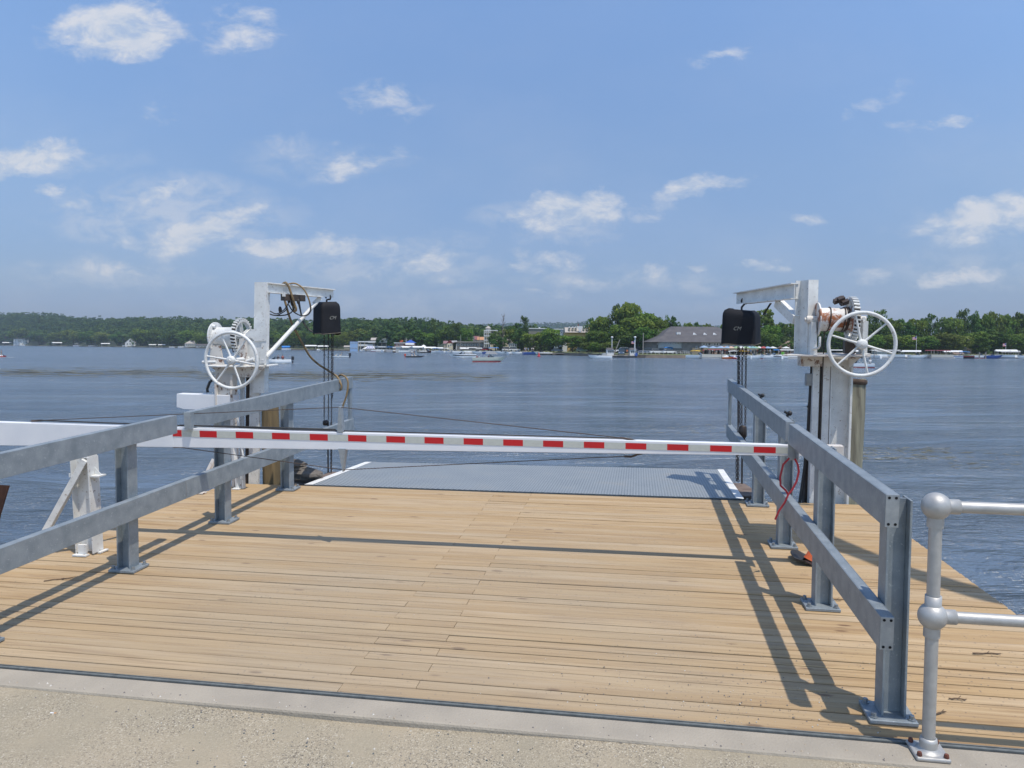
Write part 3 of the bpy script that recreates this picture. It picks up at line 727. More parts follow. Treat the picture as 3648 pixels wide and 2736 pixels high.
def gear(mb, c, R, w, n=34):
    """ring gear with teeth, axis along a; teeth faces dark (slot 1)"""
    c = np.array(c)
    for (r0, r1) in ((R - .038, R - .016),):
        for x in (-w / 2, w / 2):
            vs = []
            for r in (r0, r1): vs += [c + np.array([x, r * math.cos(2 * PI * i / 48), r * math.sin(2 * PI * i / 48)]) for i in range(48)]
            f = [(i, (i + 1) % 48, 48 + (i + 1) % 48, 48 + i) for i in range(48)]
            mb.add(vs, f if x > 0 else [q_[::-1] for q_ in f])
        for r, fl in ((r0, 1), (r1, 0)):
            vs = []
            for x in (-w / 2, w / 2): vs += [c + np.array([x, r * math.cos(2 * PI * i / 48), r * math.sin(2 * PI * i / 48)]) for i in range(48)]
            f = [(i, (i + 1) % 48, 48 + (i + 1) % 48, 48 + i) for i in range(48)]
            mb.cur = 0 if fl else 1
            mb.add(vs, f if fl == 0 else [q_[::-1] for q_ in f], True)
    mb.cur = 0
    for i in range(n):
        an = 2 * PI * i / n; u = np.array([0, math.cos(an), math.sin(an)]); v = np.array([0, -math.sin(an), math.cos(an)])
        mb.obox(c + u * (R - .008), np.array([w / 2, 0, 0]) + v * .004, v * .0062, u * .010)
    # arms
    for i in range(5):
        an = 2 * PI * i / 5 + .5; u = np.array([0, math.cos(an), math.sin(an)]); v = np.array([0, -math.sin(an), math.cos(an)])
        mb.obox(c + u * (R * .5), np.array([.007, 0, 0]), v * .022, u * (R * .38))
        mb.obox(c + u * (R * .5), np.array([.022, 0, 0]), v * .006, u * (R * .38))


def arm(mb, p, q_, h0, h1, bf, tf=.010):
    """I beam lying from p to q, depth h0 -> h1 (top line through p and q); lower flange stops short"""
    p, q_ = np.array(p, float), np.array(q_, float); d = nrm(q_ - p); sd_ = nrm(np.cross(d, (UPA, UPB, 1))); U = np.array([UPA, UPB, 1.0])
    mb.beam(p - U * tf / 2, q_ - U * tf / 2, bf, tf, U)
    e = p + (q_ - p) * .80; he = h0 + (h1 - h0) * .80
    mb.beam(p - U * (h0 - tf / 2), e - U * (he - tf / 2), bf, tf, U)
    w = sd_ * .004
    vs = []
    for s_ in (-1, 1): vs += [p - U * (h0 - tf) + w * s_, q_ - U * (h1 - tf) + w * s_, q_ - U * tf + w * s_, p - U * tf + w * s_]
    mb.add(vs, [(0, 3, 2, 1), (4, 5, 6, 7), (0, 1, 5, 4), (1, 2, 6, 5), (2, 3, 7, 6), (3, 0, 4, 7)])


# ---- right crane
BR = (1.78, 7.4, 0)
t = thing('ramp_crane', 'white hand cranked crane with rusting drum beside the grey timber pile', 'crane', BR, dock=True, group='cranes that lift the ferry ramp')
bc = 7.36
cx_, _, _ = qb(2875, 1010, bc); cxb = qb(2876, 1248, bc)[0]
tipR = np.array(qb(2625, 1043, 8.36)); colR = np.array(qb(2832, 1008, 7.42)); ang = math.atan2(tipR[1] - colR[1], tipR[0] - colR[0])
q = DB_(BR); hT = qb(2880, 998, bc)[2]; hB = 1.415
col3(q, cx_ - UPA * 1.7, bc - UPB * 1.7, hB, hT, ang, .20, .105)
column = q.build('column', M_white, t)
q = DB_(BR); arm(q, colR, tipR, .150, .130, .085); q.build('arm', M_white, t)
pB = np.array(qb(2836, 1140, 7.44)); pT = np.array(qb(2772, 1079, 7.75))
q = DB_(BR); q.beam(pB, pT, .07, .085); q.build('arm_brace', M_white, t)
# table top and skirt
q = DB_(BR)
tb = 1.418
P4_ = [(qb(2847, 1250, 7.46)[0], 7.52), (qb(2960, 1250, 7.15)[0] - .42, 7.16), (qb(3091, 1248, 7.05)[0] + .02, 7.02), (qb(3080, 1248, 7.5)[0] + .02, 7.5)]
q.prism([(x, y, tb - .014) for x, y in P4_], (0, 0, .014)); tbl = q.build('table', M_white_rusty, t, bevel=.002)
q = DB_(BR); a0 = qb(2852, 1280, 7.36)[0]; a1 = qb(2957, 1280, 7.36)[0]; hb = qb(2900, 1305, 7.36)[2]
q.box(a0, a1 + .01, 7.34, 7.352, hb, tb - .016); q.box(a0, a0 + .01, 7.352, 7.5, hb, tb - .016)
a2 = qb(3030, 1280, 7.3)[0]; a3 = qb(3091, 1250, 7.2)[0]
q.prism([(a2, 7.34, tb - .016), (a3, 7.34, tb - .016), (a2, 7.34, tb - .13)], (0, .01, 0))
q.build('skirt_plate', M_white_rusty, t)
# legs
def av(u, v=1340, b=7.4): return qb(u, v, b)[0]
q = DB_(BR); zb = -2.1
ln = (UPA + .006, UPB)
q.box(av(2896), av(2919), 7.39, 7.48, zb, tb - .10, ln); q.box(av(2932), av(2957), 7.39, 7.48, zb, tb - .10, ln)
q.build('front_leg', M_white, t)
q = DB_(BR); q.box(av(2919) + .002, av(2932) - .002, 7.44, 7.46, zb, tb - .10, ln); q.build('leg_web', M_grease, t)  # near-black web: shade of the leg's recess is put into its colour
q = DB_(BR); q.box(av(2959), av(2964), 7.38, 7.52, zb, tb - .02, ln); q.box(av(3030), av(3038), 7.38, 7.52, zb, tb - .02, ln); q.box(av(2964), av(3030), 7.46, 7.47, zb, tb - .02, ln)
q.build('rear_leg', M_white, t)
# winch
wb = 7.22; fl = np.array(qb(2914, 1139, wb)); gc = np.array(qb(3034, 1137, wb)); hC = (fl[2] + gc[2]) / 2
q = DB_(BR); q.lathe([(.0, -.012), (.155, -.012), (.155, .0), (.106, .004)], (fl[0], wb, hC), (1, 0, 0), n=48, smooth=False)
L = gc[0] - fl[0]
q.lathe([(.106, .0), (.106, L - .06), (.10, L - .055), (.10, L - .02), (.125, L - .02), (.125, L - .008), (.0, L - .008)], (fl[0], wb, hC), (1, 0, 0), n=40)
dr = q.build('drum', M_drum, t)
q = DB_(BR)
for dx, r in ((.085, .1115), (.21, .1115), (.232, .1115), (.245, .110)):
    q.tube([(fl[0] + dx + .012 * math.sin(i * PI / 18), wb + r * math.cos(i * PI / 18), hC + r * math.sin(i * PI / 18)) for i in range(36)], .0058, 6, closed=True)
q.tube([(fl[0] + .085, wb + .111, hC), (fl[0] + .083, wb + .114, tb - .1), (fl[0] + .083, wb + .114, tb - 1.6)], .005, 6)
q.build('wire_rope', M_grease, dr)
q = DB_(BR); gear(q, (gc[0], wb, hC), .205, .05); q.build('ring_gear', [M_white, M_grease], dr)
q = DB_(BR); q.tube([(fl[0] - .10, wb, hC), (fl[0] - .012, wb, hC)], .034, 16); q.tube([(fl[0] - .118, wb, hC), (fl[0] - .095, wb, hC)], .018, 8); q.tube([(gc[0], wb, hC), (gc[0] + .12, wb, hC)], .03, 14)
q.build('axle', M_white_rusty, dr)
q = DB_(BR)
for i in range(5): q.obox((gc[0] - .07 - .03 * (i % 3), wb - .03 + .02 * i, hC + .155 + .014 * ((i * 2) % 3)), (.028, .008, .01), (-.004, .02, .01), (0, -.006, .016))
q.build('rope_clamp', M_grease, dr)
q = DB_(BR); x0 = qb(3069, 1200, 7.2)[0]; x1 = qb(3087, 1200, 7.2)[0]; ht = qb(3078, 1144, 7.2)[2]
q.box(x0, x1, 7.16, 7.28, tb, ht); q.box(x0 + .002, x1 - .02, 7.19, 7.25, ht, ht + .035); q.box(x0 - .01, x1 + .02, 7.12, 7.32, tb + .0005, tb + .012)
q.prism([(fl[0] - .075, 7.30, tb), (fl[0] - .012, 7.30, tb), (fl[0] - .03, 7.30, hC - .02), (fl[0] - .07, 7.30, hC - .02)], (0, -.15, 0))
q.build('bearing_stand', M_white, t)
q = DB_(BR); q.tube([qb(2921, 1200, 7.1), qb(2920, 1232, 7.08), qb(2916, 1240, 7.1), qb(2893, 1243, 7.16)], .011, 8); q.build('lock_lever', M_white, t)
q = DB_(BR); q.obox((gc[0] - .02, wb - .03, tb + .07), (.045, 0, 0), (0, .05, 0), (0, 0, .06)); q.build('worm_housing', M_grease, t, bevel=.01)
wheel(t, qb(3070, 1226.5, 6.98), BR, R=.278, ph=.30)

# ---- left crane
BL_ = (-4.05, 7.3, 0)
t = thing('ramp_crane', 'white hand cranked crane with clean drum beside the brown timber pile', 'crane', BL_, dock=True, group='cranes that lift the ferry ramp')
bc = 7.36
cl = qb(929, 1005, bc); x0 = qb(908.5, 1100, bc)[0]; x1 = qb(949.5, 1100, bc)[0]; hT = cl[2]; tb = 1.285
lnu = ((qb(929, 1005, bc)[0] - qb(929, 1290, bc)[0]) / (hT - tb) if False else .035, UPB)
q = DB_(BL_)
xb0, xb1 = x0 - .035 * 1.9, x1 - .035 * 1.9
q.box(xb0, xb1 - .008, bc - .03 - UPB * 1.6, bc - .018 - UPB * 1.6, tb - .3, hT, lnu); q.box(xb1 - .008, xb1, bc - .03 - UPB * 1.6, bc + .06 - UPB * 1.6, tb - .3, hT, lnu)
q.box(xb0, xb0 + .008, bc - .018 - UPB * 1.6, bc + .06 - UPB * 1.6, tb - .3, hT, lnu)
q.build('column', M_white, t)
q = DB_(BL_); pA = np.array(qb(951, 1006.5, 7.40)); pT = np.array(qb(1187, 1031, 8.27)); arm(q, pA, pT, .108, .105, .075); q.build('arm', M_white, t)
q = DB_(BL_); q.tube([qb(948, 1272, 7.34), qb(1107, 1100, 7.95)], .023, 14); q.tube([qb(1104, 1103, 7.94), qb(1128, 1079, 8.03)], .018, 12); q.beam(qb(1118, 1083, 8.02), qb(1142, 1060, 8.1), .012, .05); q.build('arm_brace', M_white, t)
# bracket plates on the column
q = DB_(BL_)
def pl2(P, b, dp=.01): return [qb(u, v, b) for u, v in P], (0, dp, 0)
q.prism(*pl2([(876, 1186), (925, 1160.5), (948, 1160.5), (948, 1215), (905, 1215), (898, 1205), (872, 1199)], 7.26))
q.prism(*pl2([(903, 1214), (943, 1214), (932, 1240), (926, 1275), (876, 1275), (876, 1216)], 7.275, .008))
q.prism(*pl2([(933, 1216), (948, 1210), (948, 1294), (924, 1294), (926, 1262)], 7.265, .008))
q.build('bracket_plate', M_white, t)
q = DB_(BL_); q.box(qb(857, 1250, 7.2)[0], qb(875, 1250, 7.2)[0], 7.18, 7.24, tb, qb(866, 1207, 7.2)[2])
q.prism([(qb(748, 1290, 7.3)[0], 7.3, tb), (qb(796, 1290, 7.3)[0], 7.3, tb), (qb(780, 1220, 7.3)[0] + .01, 7.3, 1.49), (qb(748, 1220, 7.3)[0], 7.3, 1.49)], (0, .02, 0))
q.build('bearing_stand', M_white_rusty, t)
q = DB_(BL_); aL = qb(741, 1297, 7.2)[0]; aR = qb(965, 1297, 7.3)[0]
q.prism([(aL, 7.12, tb - .013), (aR - .2, 7.12, tb - .013), (aR, 7.24, tb - .013), (aR, 7.46, tb - .013), (aL - .05, 7.46, tb - .013)], (0, 0, .013)); q.build('table', M_white, t, bevel=.002)
q = DB_(BL_)
q.prism(*pl2([(767, 1300), (950, 1300), (908, 1345), (834, 1342), (767, 1342)], 7.22, .01)); q.prism(*pl2([(742, 1300), (767, 1300), (767, 1320)], 7.22, .01))
q.build('skirt_plate', M_white_rusty, t)
q = DB_(BL_)
f = lambda u, v=1500, b=7.35: qb(u, v, b)[0]
lnl = (.03, UPB)
for (ua, ub_) in ((854, 867), (887, 922)):
    q.box(f(ua, 1600) - .01, f(ub_, 1600) - .01, 7.33, 7.345 if ub_ < 880 else 7.36, -.0 - 1.9, tb - .12, lnl)
q.build('rear_leg', M_white, t)
q = DB_(BL_); q.box(f(867, 1600) - .008, f(887, 1600) - .012, 7.37, 7.39, -1.9, tb - .12, lnl); q.build('leg_web', M_grease, t)  # shade between the flanges is drawn as a near-black web
q = DB_(BL_)
g_ = lambda u, v=1500, b=7.12: qb(u, v, b)[0]
q.box(g_(820) - .0, g_(828), 7.10, 7.2, .012, tb - .1, (.0, UPB)); q.box(g_(768), g_(820), 7.15, 7.16, .3, tb - .1, (.0, UPB)); q.box(g_(764), g_(770), 7.1, 7.2, .3, tb - .1, (.0, UPB))
q.build('front_leg', M_white_rusty, t)
q = DB_(BL_); p0, p1 = qb(822, 1600, 7.08), qb(843, 1738, 7.04)
q.beam((-4.17, 7.09, .5), (-4.115, 7.075, .012), .045, .03); q.box(-4.16, -4.08, 7.02, 7.1, .002, .012); q.box(-4.075, -4.058, 7.07, 7.12, .002, .35); q.box(-4.15, -4.09, 7.085, 7.1, .012, .10)
q.tube([(-4.06, 7.1, .33), (-4.1, 7.1, .6), (-4.12, 7.12, .9)], .01, 6)
q.build('foot_bracket', M_white, t)
q = DB_(BL_); q.box(-4.50, -4.34, 6.78, 6.86, .002, .012); q.beam((-4.42, 6.83, .02), (-4.33, 7.0, .32), .05, .03); q.build('brace_foot', M_white_rusty, t)
# horizontal box beam and sheave
q = DB_(BL_); A0 = np.array(qb(629, 1403, 7.15)); A1 = np.array(qb(629, 1450, 7.15)); A2 = np.array(qb(655, 1458, 7.15)); A3 = np.array(qb(860, 1470, 7.3)); A4 = np.array(qb(860, 1422, 7.3))
q.prism([A0, A1, A2, (A3[0], 7.15, A2[2] - .01), (A4[0], 7.15, A0[2] - .01)], (0, .11, 0)); q.build('outrigger_beam', M_white_clean, t, bevel=.003)
q = DB_(BL_); c = np.array(qb(799, 1412, 7.24)); q.lathe([(0, -.03), (.078, -.03), (.078, .03), (0, .03)], (c[0], 7.24, c[2]), (.2, 1, 0), n=24, smooth=False); q.build('sheave', M_grease, t)
q = DB_(BL_); q.tube([(c[0] + .088 * math.cos(x_), 7.22, c[2] + .088 * math.sin(x_)) for x_ in np.linspace(PI * .95, .35, 10)], .012, 6)
q.tube([(c[0] - .34, 7.2, c[2] - .005), (c[0] - .10, 7.2, c[2] + .035)], .008, 6); q.tube([(c[0] - .42, 7.2, c[2] + .0), (c[0] - .35, 7.2, c[2] + .008), (c[0] - .32, 7.2, c[2] - .002)], .006, 6)
q.build('sheave_guard', M_white, t)
q = DB_(BL_); q.tube([qb(766, 1345, 7.3), qb(747, 1362, 7.3), qb(738, 1385, 7.3), qb(740, 1398, 7.3)], .015, 8); q.build('hose_loop', M_cable, t)
q = DB_(BL_); q.box(f(1005) if False else -4.06, -3.955, 7.0, 7.1, .30, .335); q.build('rail_stop', M_white_clean, t, bevel=.012)
# winch
wb = 7.40; fl = np.array(qb(771, 1202, wb)); gc = np.array(qb(862, 1199, wb)); hC = (fl[2] + gc[2]) / 2
q = DB_(BL_); L = gc[0] - fl[0]
q.lathe([(0, -.012), (.160, -.012), (.160, 0), (.10, .004)], (fl[0], wb, hC), (1, 0, 0), n=48, smooth=False)
q.lathe([(.105, 0), (.105, L - .05), (.13, L - .045), (.13, L - .035), (.0, L - .03)], (fl[0], wb, hC), (1, 0, 0), n=40)
dr = q.build('drum', M_white, t)
q = DB_(BL_); q.tube([(fl[0] + L - .065, wb + .113 * math.cos(i * PI / 18), hC + .113 * math.sin(i * PI / 18)) for i in range(36)], .007, 6, closed=True); q.tube([(fl[0] + L - .065, wb - .113, hC), (fl[0] + L - .05, wb - .1, hC - .16)], .007, 6); q.build('wire_rope', M_grease, dr)
q = DB_(BL_); gear(q, (gc[0], wb, hC), .200, .045); q.build('ring_gear', [M_white, M_grease], dr)
q = DB_(BL_); q.tube([(gc[0], wb, hC), (gc[0] + .13, wb, hC)], .03, 14); q.tube([(fl[0] + .03, wb - .06, hC + .11), (fl[0] - .01, wb - .06, hC + .12)], .02, 8); q.build('axle', M_white, dr)
q = DB_(BL_); q.tube([qb(722, 1290, 7.1), qb(770, 1290, 7.1)], .016, 8); q.tube([qb(880, 1288, 7.1), qb(905, 1280, 7.1)], .022, 10); q.obox(qb(905, 1284, 7.12), (.03, 0, 0), (0, .02, 0), (0, 0, .02)); q.obox(qb(934, 1286, 7.12), (.018, 0, 0), (0, .02, 0), (0, 0, .018)); q.build('shaft_fittings', M_white, t)
wheel(t, qb(824, 1284, 6.95), BL_, R=.283, ph=.16)
# junction box and its cables under the arm
q = DB_(BL_); e0 = np.array(qb(1004, 1049, 7.55)); e1 = np.array(qb(1084, 1066, 7.8))
q.beam((e0[0], e0[1], e0[2] - .03), (e1[0], e1[1], e1[2] + .01), .05, .07); jb = q.build('junction_box', M_grease, t, bevel=.003)
q = DB_(BL_); q.obox(qb(1011, 1048, 7.53), (.014, 0, 0), (0, .012, 0), (0, 0, .025)); q.build('clamp', M_white, jb)


def path(mb, P, r, b, n=7):
    """smooth tube through picture-measured points on gently receding planes"""
    pts = [np.array(qb(u, v, b + (u - P[0][0]) * 0.0)) if len(p_) == 0 else np.array(qb(u, v, p_[0])) for (u, v, *p_) in P]
    out = []
    for i in range(len(pts) - 1):
        p0 = pts[max(i - 1, 0)]; p1 = pts[i]; p2 = pts[i + 1]; p3 = pts[min(i + 2, len(pts) - 1)]
        for s_ in (0, .25, .5, .75):
            out.append(.5 * ((2 * p1) + (-p0 + p2) * s_ + (2 * p0 - 5 * p1 + 4 * p2 - p3) * s_ ** 2 + (-p0 + 3 * p1 - 3 * p2 + p3) * s_ ** 3))
    out.append(pts[-1]); mb.tube(out, r, n); return mb


q = DB_(BL_)
path(q, [(950, 1103), (965, 1110), (985, 1118), (1010, 1105), (1025, 1085), (1030, 1070)], .006, 7.7)
path(q, [(950, 1112), (970, 1122), (1000, 1124), (1030, 1118), (1048, 1098), (1045, 1070)], .007, 7.7)
path(q, [(950, 1115), (975, 1123), (990, 1122), (1012, 1110), (1022, 1100)], .006, 7.72)
path(q, [(1028, 1085), (1045, 1110), (1075, 1125), (1100, 1118), (1108, 1095)], .007, 7.75)
path(q, [(1060, 1070), (1070, 1110), (1078, 1145), (1095, 1170), (1114, 1183)], .006, 7.85)
path(q, [(1066, 1070), (1072, 1110), (1082, 1148), (1100, 1172), (1114, 1180)], .006, 7.87)
for (u, v, rr_) in ((998, 1103, .028), (1041, 1078, .03), (1029, 1072, .022), (1062, 1074, .022)): q.sphere(qb(u, v, 7.7), rr_, 10, 8, (.7, .7, 1.3))
q.build('power_cables', M_cable, jb)

# tan hose looped over arm and rail
q = DB_((-3.5, 8.2, .8))
path(q, [(1008, 1012, 7.62), (1014, 1007, 7.6), (1022, 1010, 7.58), (1032, 1030, 7.6), (1042, 1060, 7.62), (1050, 1085, 7.66), (1055, 1100, 7.68), (1052, 1108, 7.7), (1046, 1103, 7.72), (1043, 1080, 7.74)], .0125, 7.6)
path(q, [(1028, 1012, 7.64), (1045, 1009, 7.66), (1060, 1013, 7.68), (1080, 1028, 7.7), (1096, 1055, 7.72), (1105, 1085, 7.75), (1106, 1108, 7.8), (1095, 1122, 7.85)], .009, 7.6)
path(q, [(1012, 1062, 7.78), (1020, 1090, 7.78), (1030, 1125, 7.8), (1045, 1165, 7.85), (1062, 1195, 7.9), (1082, 1232, 8.0), (1105, 1270, 8.1), (1135, 1298, 8.2), (1160, 1314, 8.3), (1185, 1330, 8.35), (1201, 1342, 8.35), (1212, 1362, 8.3), (1217, 1378, 8.3), (1212, 1389, 8.32), (1203, 1388, 8.5)], .0125, 7.6)
path(q, [(1203, 1345, 8.52), (1212, 1336, 8.45), (1224, 1338, 8.38), (1236, 1350, 8.33), (1240, 1372, 8.32), (1234, 1410, 8.32), (1222, 1445, 8.32), (1216, 1468, 8.32), (1217, 1478, 8.32)], .011, 7.6)
o = q.build('hose', M_hose); tag(o, 'tan and black hose hanging from the left crane arm to the rail', 'hose')


# ---- chain hoists
def chain(mb, p, q_, pitch=.026, r=.0037):
    p, q_ = np.array(p, float), np.array(q_, float); L = np.linalg.norm(q_ - p); d = (q_ - p) / L; n = int(L / pitch)
    s1 = nrm(np.cross(d, (0, 1, 0))); s2 = np.cross(d, s1)
    for i in range(n):
        c = p + d * (i + .5) * pitch; s_ = s1 if i % 2 else s2
        s_ = nrm(s_ + .35 * (s2 if i % 2 else s1)); ring = [c + d * (.0175 * math.cos(x)) + s_ * (.0095 * math.sin(x)) for x in np.linspace(0, 2 * PI, 8, endpoint=False)]
        mb.tube(ring, r, 4, closed=True)


def hoist(name, label, hk, cover_c, rot, chains, block, rod, logo, skew=0.0, w=.30, d=.245, h=.355):
    t = thing('chain_hoist', label, 'chain hoist', tuple(hk), dock=True, group='chain hoists hanging from the crane arms')
    base = hk; c = np.array(cover_c)
    bmx = DB_(base); cr, sr = math.cos(rot), math.sin(rot)
    ux, uy, uz = np.array([cr, sr, 0]), np.array([-sr, cr, 0]), np.array([UPA, UPB, 1.0])
    # a soft bag shape: rounded rectangle sections, wider to the foot
    secs = []; nz, na = 14, 48
    for i in range(nz + 1):
        f = i / nz; z = -h * f
        ed = min(1, math.sqrt(max(0, 1 - (1 - min(f / .22, 1)) ** 2)))
        sx = w / 2 * (.66 + .34 * ed) * (1 + .07 * f); sy = d / 2 * (.80 + .20 * ed) * (1 + .04 * f)
        for j in range(na):
            an = 2 * PI * j / na; ca, sa = math.cos(an), math.sin(an); e = .28
            x = sx * abs(ca) ** e * (1 if ca >= 0 else -1); y = sy * abs(sa) ** e * (1 if sa >= 0 else -1)
            zz = z + .010 * math.sin(an * 2 + 1.0) * (1 - f) + .008 * math.sin(an * 3) * (f ** 3) + skew * (x / w) * 2 * (1 - f) * .02
            if i == nz: zz += -.012 * (1 - abs(x) / (w / 2))
            secs.append(c + ux * x + uy * y + uz * zz)
    fs = [(i * na + j, (i + 1) * na + j, (i + 1) * na + (j + 1) % na, i * na + (j + 1) % na) for i in range(nz) for j in range(na)]
    bmx.add(secs, fs, True); top = len(secs) - na
    bmx.add(secs[:na], [tuple(range(na))], True); bmx.add([p - uz * .0 for p in secs[-na:]], [tuple(range(na))[::-1]], False)
    co = bmx.build('cover', M_hoist, t)
    q = DB_(base); ring = secs[-na:]; q.tube([p - uz * .003 for p in ring], .005, 5, closed=True); q.build('cover_hem', M_hem, co)
    face, lx, ly, lh = logo; n_ = -uy if face == 'y' else (ux if face == 'x' else -ux); rgt = np.cross(np.array([0, 0, 1.]), n_)
    rgt = nrm(rgt) * 1.0
    half = (d / 2 * 1.035) if face == 'y' else (w / 2 * 1.06)
    q = DB_(base); text_mb(q, 'CM', lh, c + n_ * (half + .004) + rgt * lx - uz * ly, rgt, uz, shear=.35); q.build('maker_lettering', M_letter, co)
    q = DB_(base); hkp = np.array(hk); R_ = .028
    q.tube([hkp + np.array([R_ * math.sin(x), 0, -R_ - .006 + R_ * math.cos(x) * 1.2]) for x in np.linspace(-2.0, 2.6, 14)], [.006] + [.0105] * 12 + [.008], 8)
    top_c = c + uz * .0
    q.tube([hkp + np.array([.008, 0, -.055]), (top_c[0], top_c[1], top_c[2] + .03), (top_c[0], top_c[1], top_c[2] - .02)], .011, 8)
    q.build('hook', M_chain, t)
    q = DB_(base)
    for p0, p1 in chains: chain(q, p0, p1)
    cho = q.build('chain', M_chain, t)
    q = DB_(base); bb, bt, bw = block; q.lathe([(0, 0), (bw * .8, .004), (bw, .02), (bw * .95, bt - .012), (bw * .6, bt), (0, bt)], bb, n=14); q.build('hook_block', M_chain, t)
    q = DB_(base); q.tube(rod, .0095, 8); q.build('lift_rod', M_chain, t)
    return t


HB = 8.22
hk = np.array(qb(1169, 1049, HB)); cc = np.array(qb(1164, 1079, HB + .0))
Yb = .0
def dn(u, v, b): return np.array(qb(u, v, b))
hoist('L', 'black covered chain hoist under the crane arm with the tan hose', hk, (cc[0] + .0, cc[1], cc[2] + .004), rad(-40),
      [(dn(1155, 1190, HB), dn(1155, 1499, HB + .05)), (dn(1170, 1190, HB), dn(1170, 1499, HB + .05)), (dn(1181, 1190, HB), dn(1181, 1683, HB)), (dn(1187, 1188, HB), dn(1184, 1420, HB)), (dn(1179, 1500, HB - .02), dn(1179, 1684, HB - .02))],
      (dn(1161, 1516, HB + .05), .065, .038), [dn(1169, 1512, HB + .05), dn(1168.5, 1600, HB + .03), dn(1169, 1684, HB + .03)], ('x', -.035, .195, .055), w=.235, d=.25)
hk = np.array(qb(2652, 1062, HB + .03)); cc = np.array(qb(2642, 1106, HB))
hoist('R', 'black covered chain hoist under the crane arm at the right of the lake', hk, (cc[0] + .0, cc[1], cc[2] + .004), rad(-22),
      [(dn(2629, 1236, HB), dn(2630, 1720, HB)), (dn(2634, 1238, HB + .02), dn(2634, 1520, HB + .02)), (dn(2645, 1238, HB), dn(2642, 1516, HB)), (dn(2658, 1236, HB), dn(2655, 1516, HB)), (dn(2624, 1620, HB), dn(2624, 1721, HB))],
      (dn(2646, 1560, HB), .135, .042), [dn(2650, 1555, HB), dn(2655, 1575, HB), dn(2644, 1600, HB), dn(2643, 1723, HB)], ('y', -.045, .21, .055), skew=-1, w=.34, d=.30)
q = DB_((1.2, 8.0, 1.8)); path(q, [(2748, 1080, 8.05), (2738, 1095, 8.1), (2722, 1120, 8.15)], .006, 8); path(q, [(2744, 1080, 8.05), (2734, 1096, 8.1), (2718, 1122, 8.15)], .005, 8)
o = q.build('cable', M_cable); tag(o, 'thin black cable running from the right crane arm to its hoist', 'cable')

# ---- timber piles, electrics, cone, twigs, stones
def pile(label, mt, p0, p1, r, nsides=22):
    q = DB_(p0); R = random.Random(int(p0[0] * 100)); prof = []
    P0, P1 = np.array(p0, float), np.array(p1, float); rings = 10; vs = []
    for i in range(rings + 1):
        c = P0 + (P1 - P0) * i / rings
        for j in range(nsides):
            an = 2 * PI * j / nsides; rr_ = r * (1 + .05 * math.sin(an * 3 + 1) + .035 * math.sin(an * 7 + i * .3) + R.uniform(-.012, .012)) * (1.0 if i < rings else .93)
            vs.append(c + np.array([math.cos(an) * rr_, math.sin(an) * rr_, (R.uniform(-.012, .012) if i == rings else 0)]))
    q.add(vs, [(i * nsides + j, i * nsides + (j + 1) % nsides, (i + 1) * nsides + (j + 1) % nsides, (i + 1) * nsides + j) for i in range(rings) for j in range(nsides)], True)
    q.add(vs[-nsides:], [tuple(range(nsides))], False)
    o = q.build('timber_pile', mt); tag(o, label, 'timber pile', 'timber piles beside the cranes')
    return o


pt = np.array(qb(3040, 1352, 7.72)); pb_ = np.array(qb(3020, 1720, 7.62))
dirp = (pt - pb_) / (pt[2] - pb_[2])
pR = pile('leaning grey green timber pile behind the crane with the rusting drum', M_pile2, pt - dirp * 3.2, pt, .118)
q = DB_(pt); q.lathe([(0, .012), (.125, .0), (.128, -.03), (.115, -.05)], pt, dirp, n=20); o = q.build('pile_cap', mat('dark_rotten_top', (.10, .065, .045), (.04, .03, .025), rough=.95, scale=14, bump=.6)); o.parent = pR; o.matrix_parent_inverse = pR.matrix_world.inverted()
l0 = np.array(qb(957, 1700, 7.46)); pile('brown timber pile behind the left rail post', M_pile, (l0[0], 7.46, -2.4), (l0[0] + .04, 7.47, .93), .094)
q = DB_((1.6, 7.7, 1.2)); e = np.array(qb(2882, 1352, 7.5)); q.box(e[0] - .032, e[0] + .032, 7.47, 7.54, e[2] - .058, e[2] + .058)
eb = q.build('electrical_box', M_ltgrey, None, bevel=.004); tag(eb, 'small grey electrical box on a hanging cable beside the right crane', 'electrical box')
q = DB_((1.6, 7.7, 1.2)); path(q, [(2890, 1300, 7.5), (2889, 1331, 7.5)], .009, 7.5); path(q, [(2888, 1373, 7.5), (2886, 1420, 7.5), (2883, 1450, 7.5), (2881, 1500, 7.5), (2875, 1600, 7.5), (2864, 1690, 7.5), (2848, 1800, 7.45)], .016, 7.5)
path(q, [(2892, 1400, 7.52), (2893, 1480, 7.52), (2890, 1560, 7.52)], .012, 7.5); q.tube([qb(2874, 1448, 7.5), qb(2897, 1448, 7.5)], .010, 6)
o = q.build('cable_bundle', M_cable); tag(o, 'thick black cable bundle hanging below the small electrical box', 'cable')
q = DB_((1.55, 7.55, 0)); x0, x1 = qb(2869, 1700, 7.5)[0], qb(2893, 1700, 7.5)[0]; q.box(x0, x1, 7.5, 7.62, -2.1, .50, (.02, UPB)); o = q.build('fender_post', M_darkwood, None, bevel=.005); tag(o, 'timber fender post, its shadow painted dark, behind the third rail post', 'post')  # the post's shadow is put into its dark timber colour

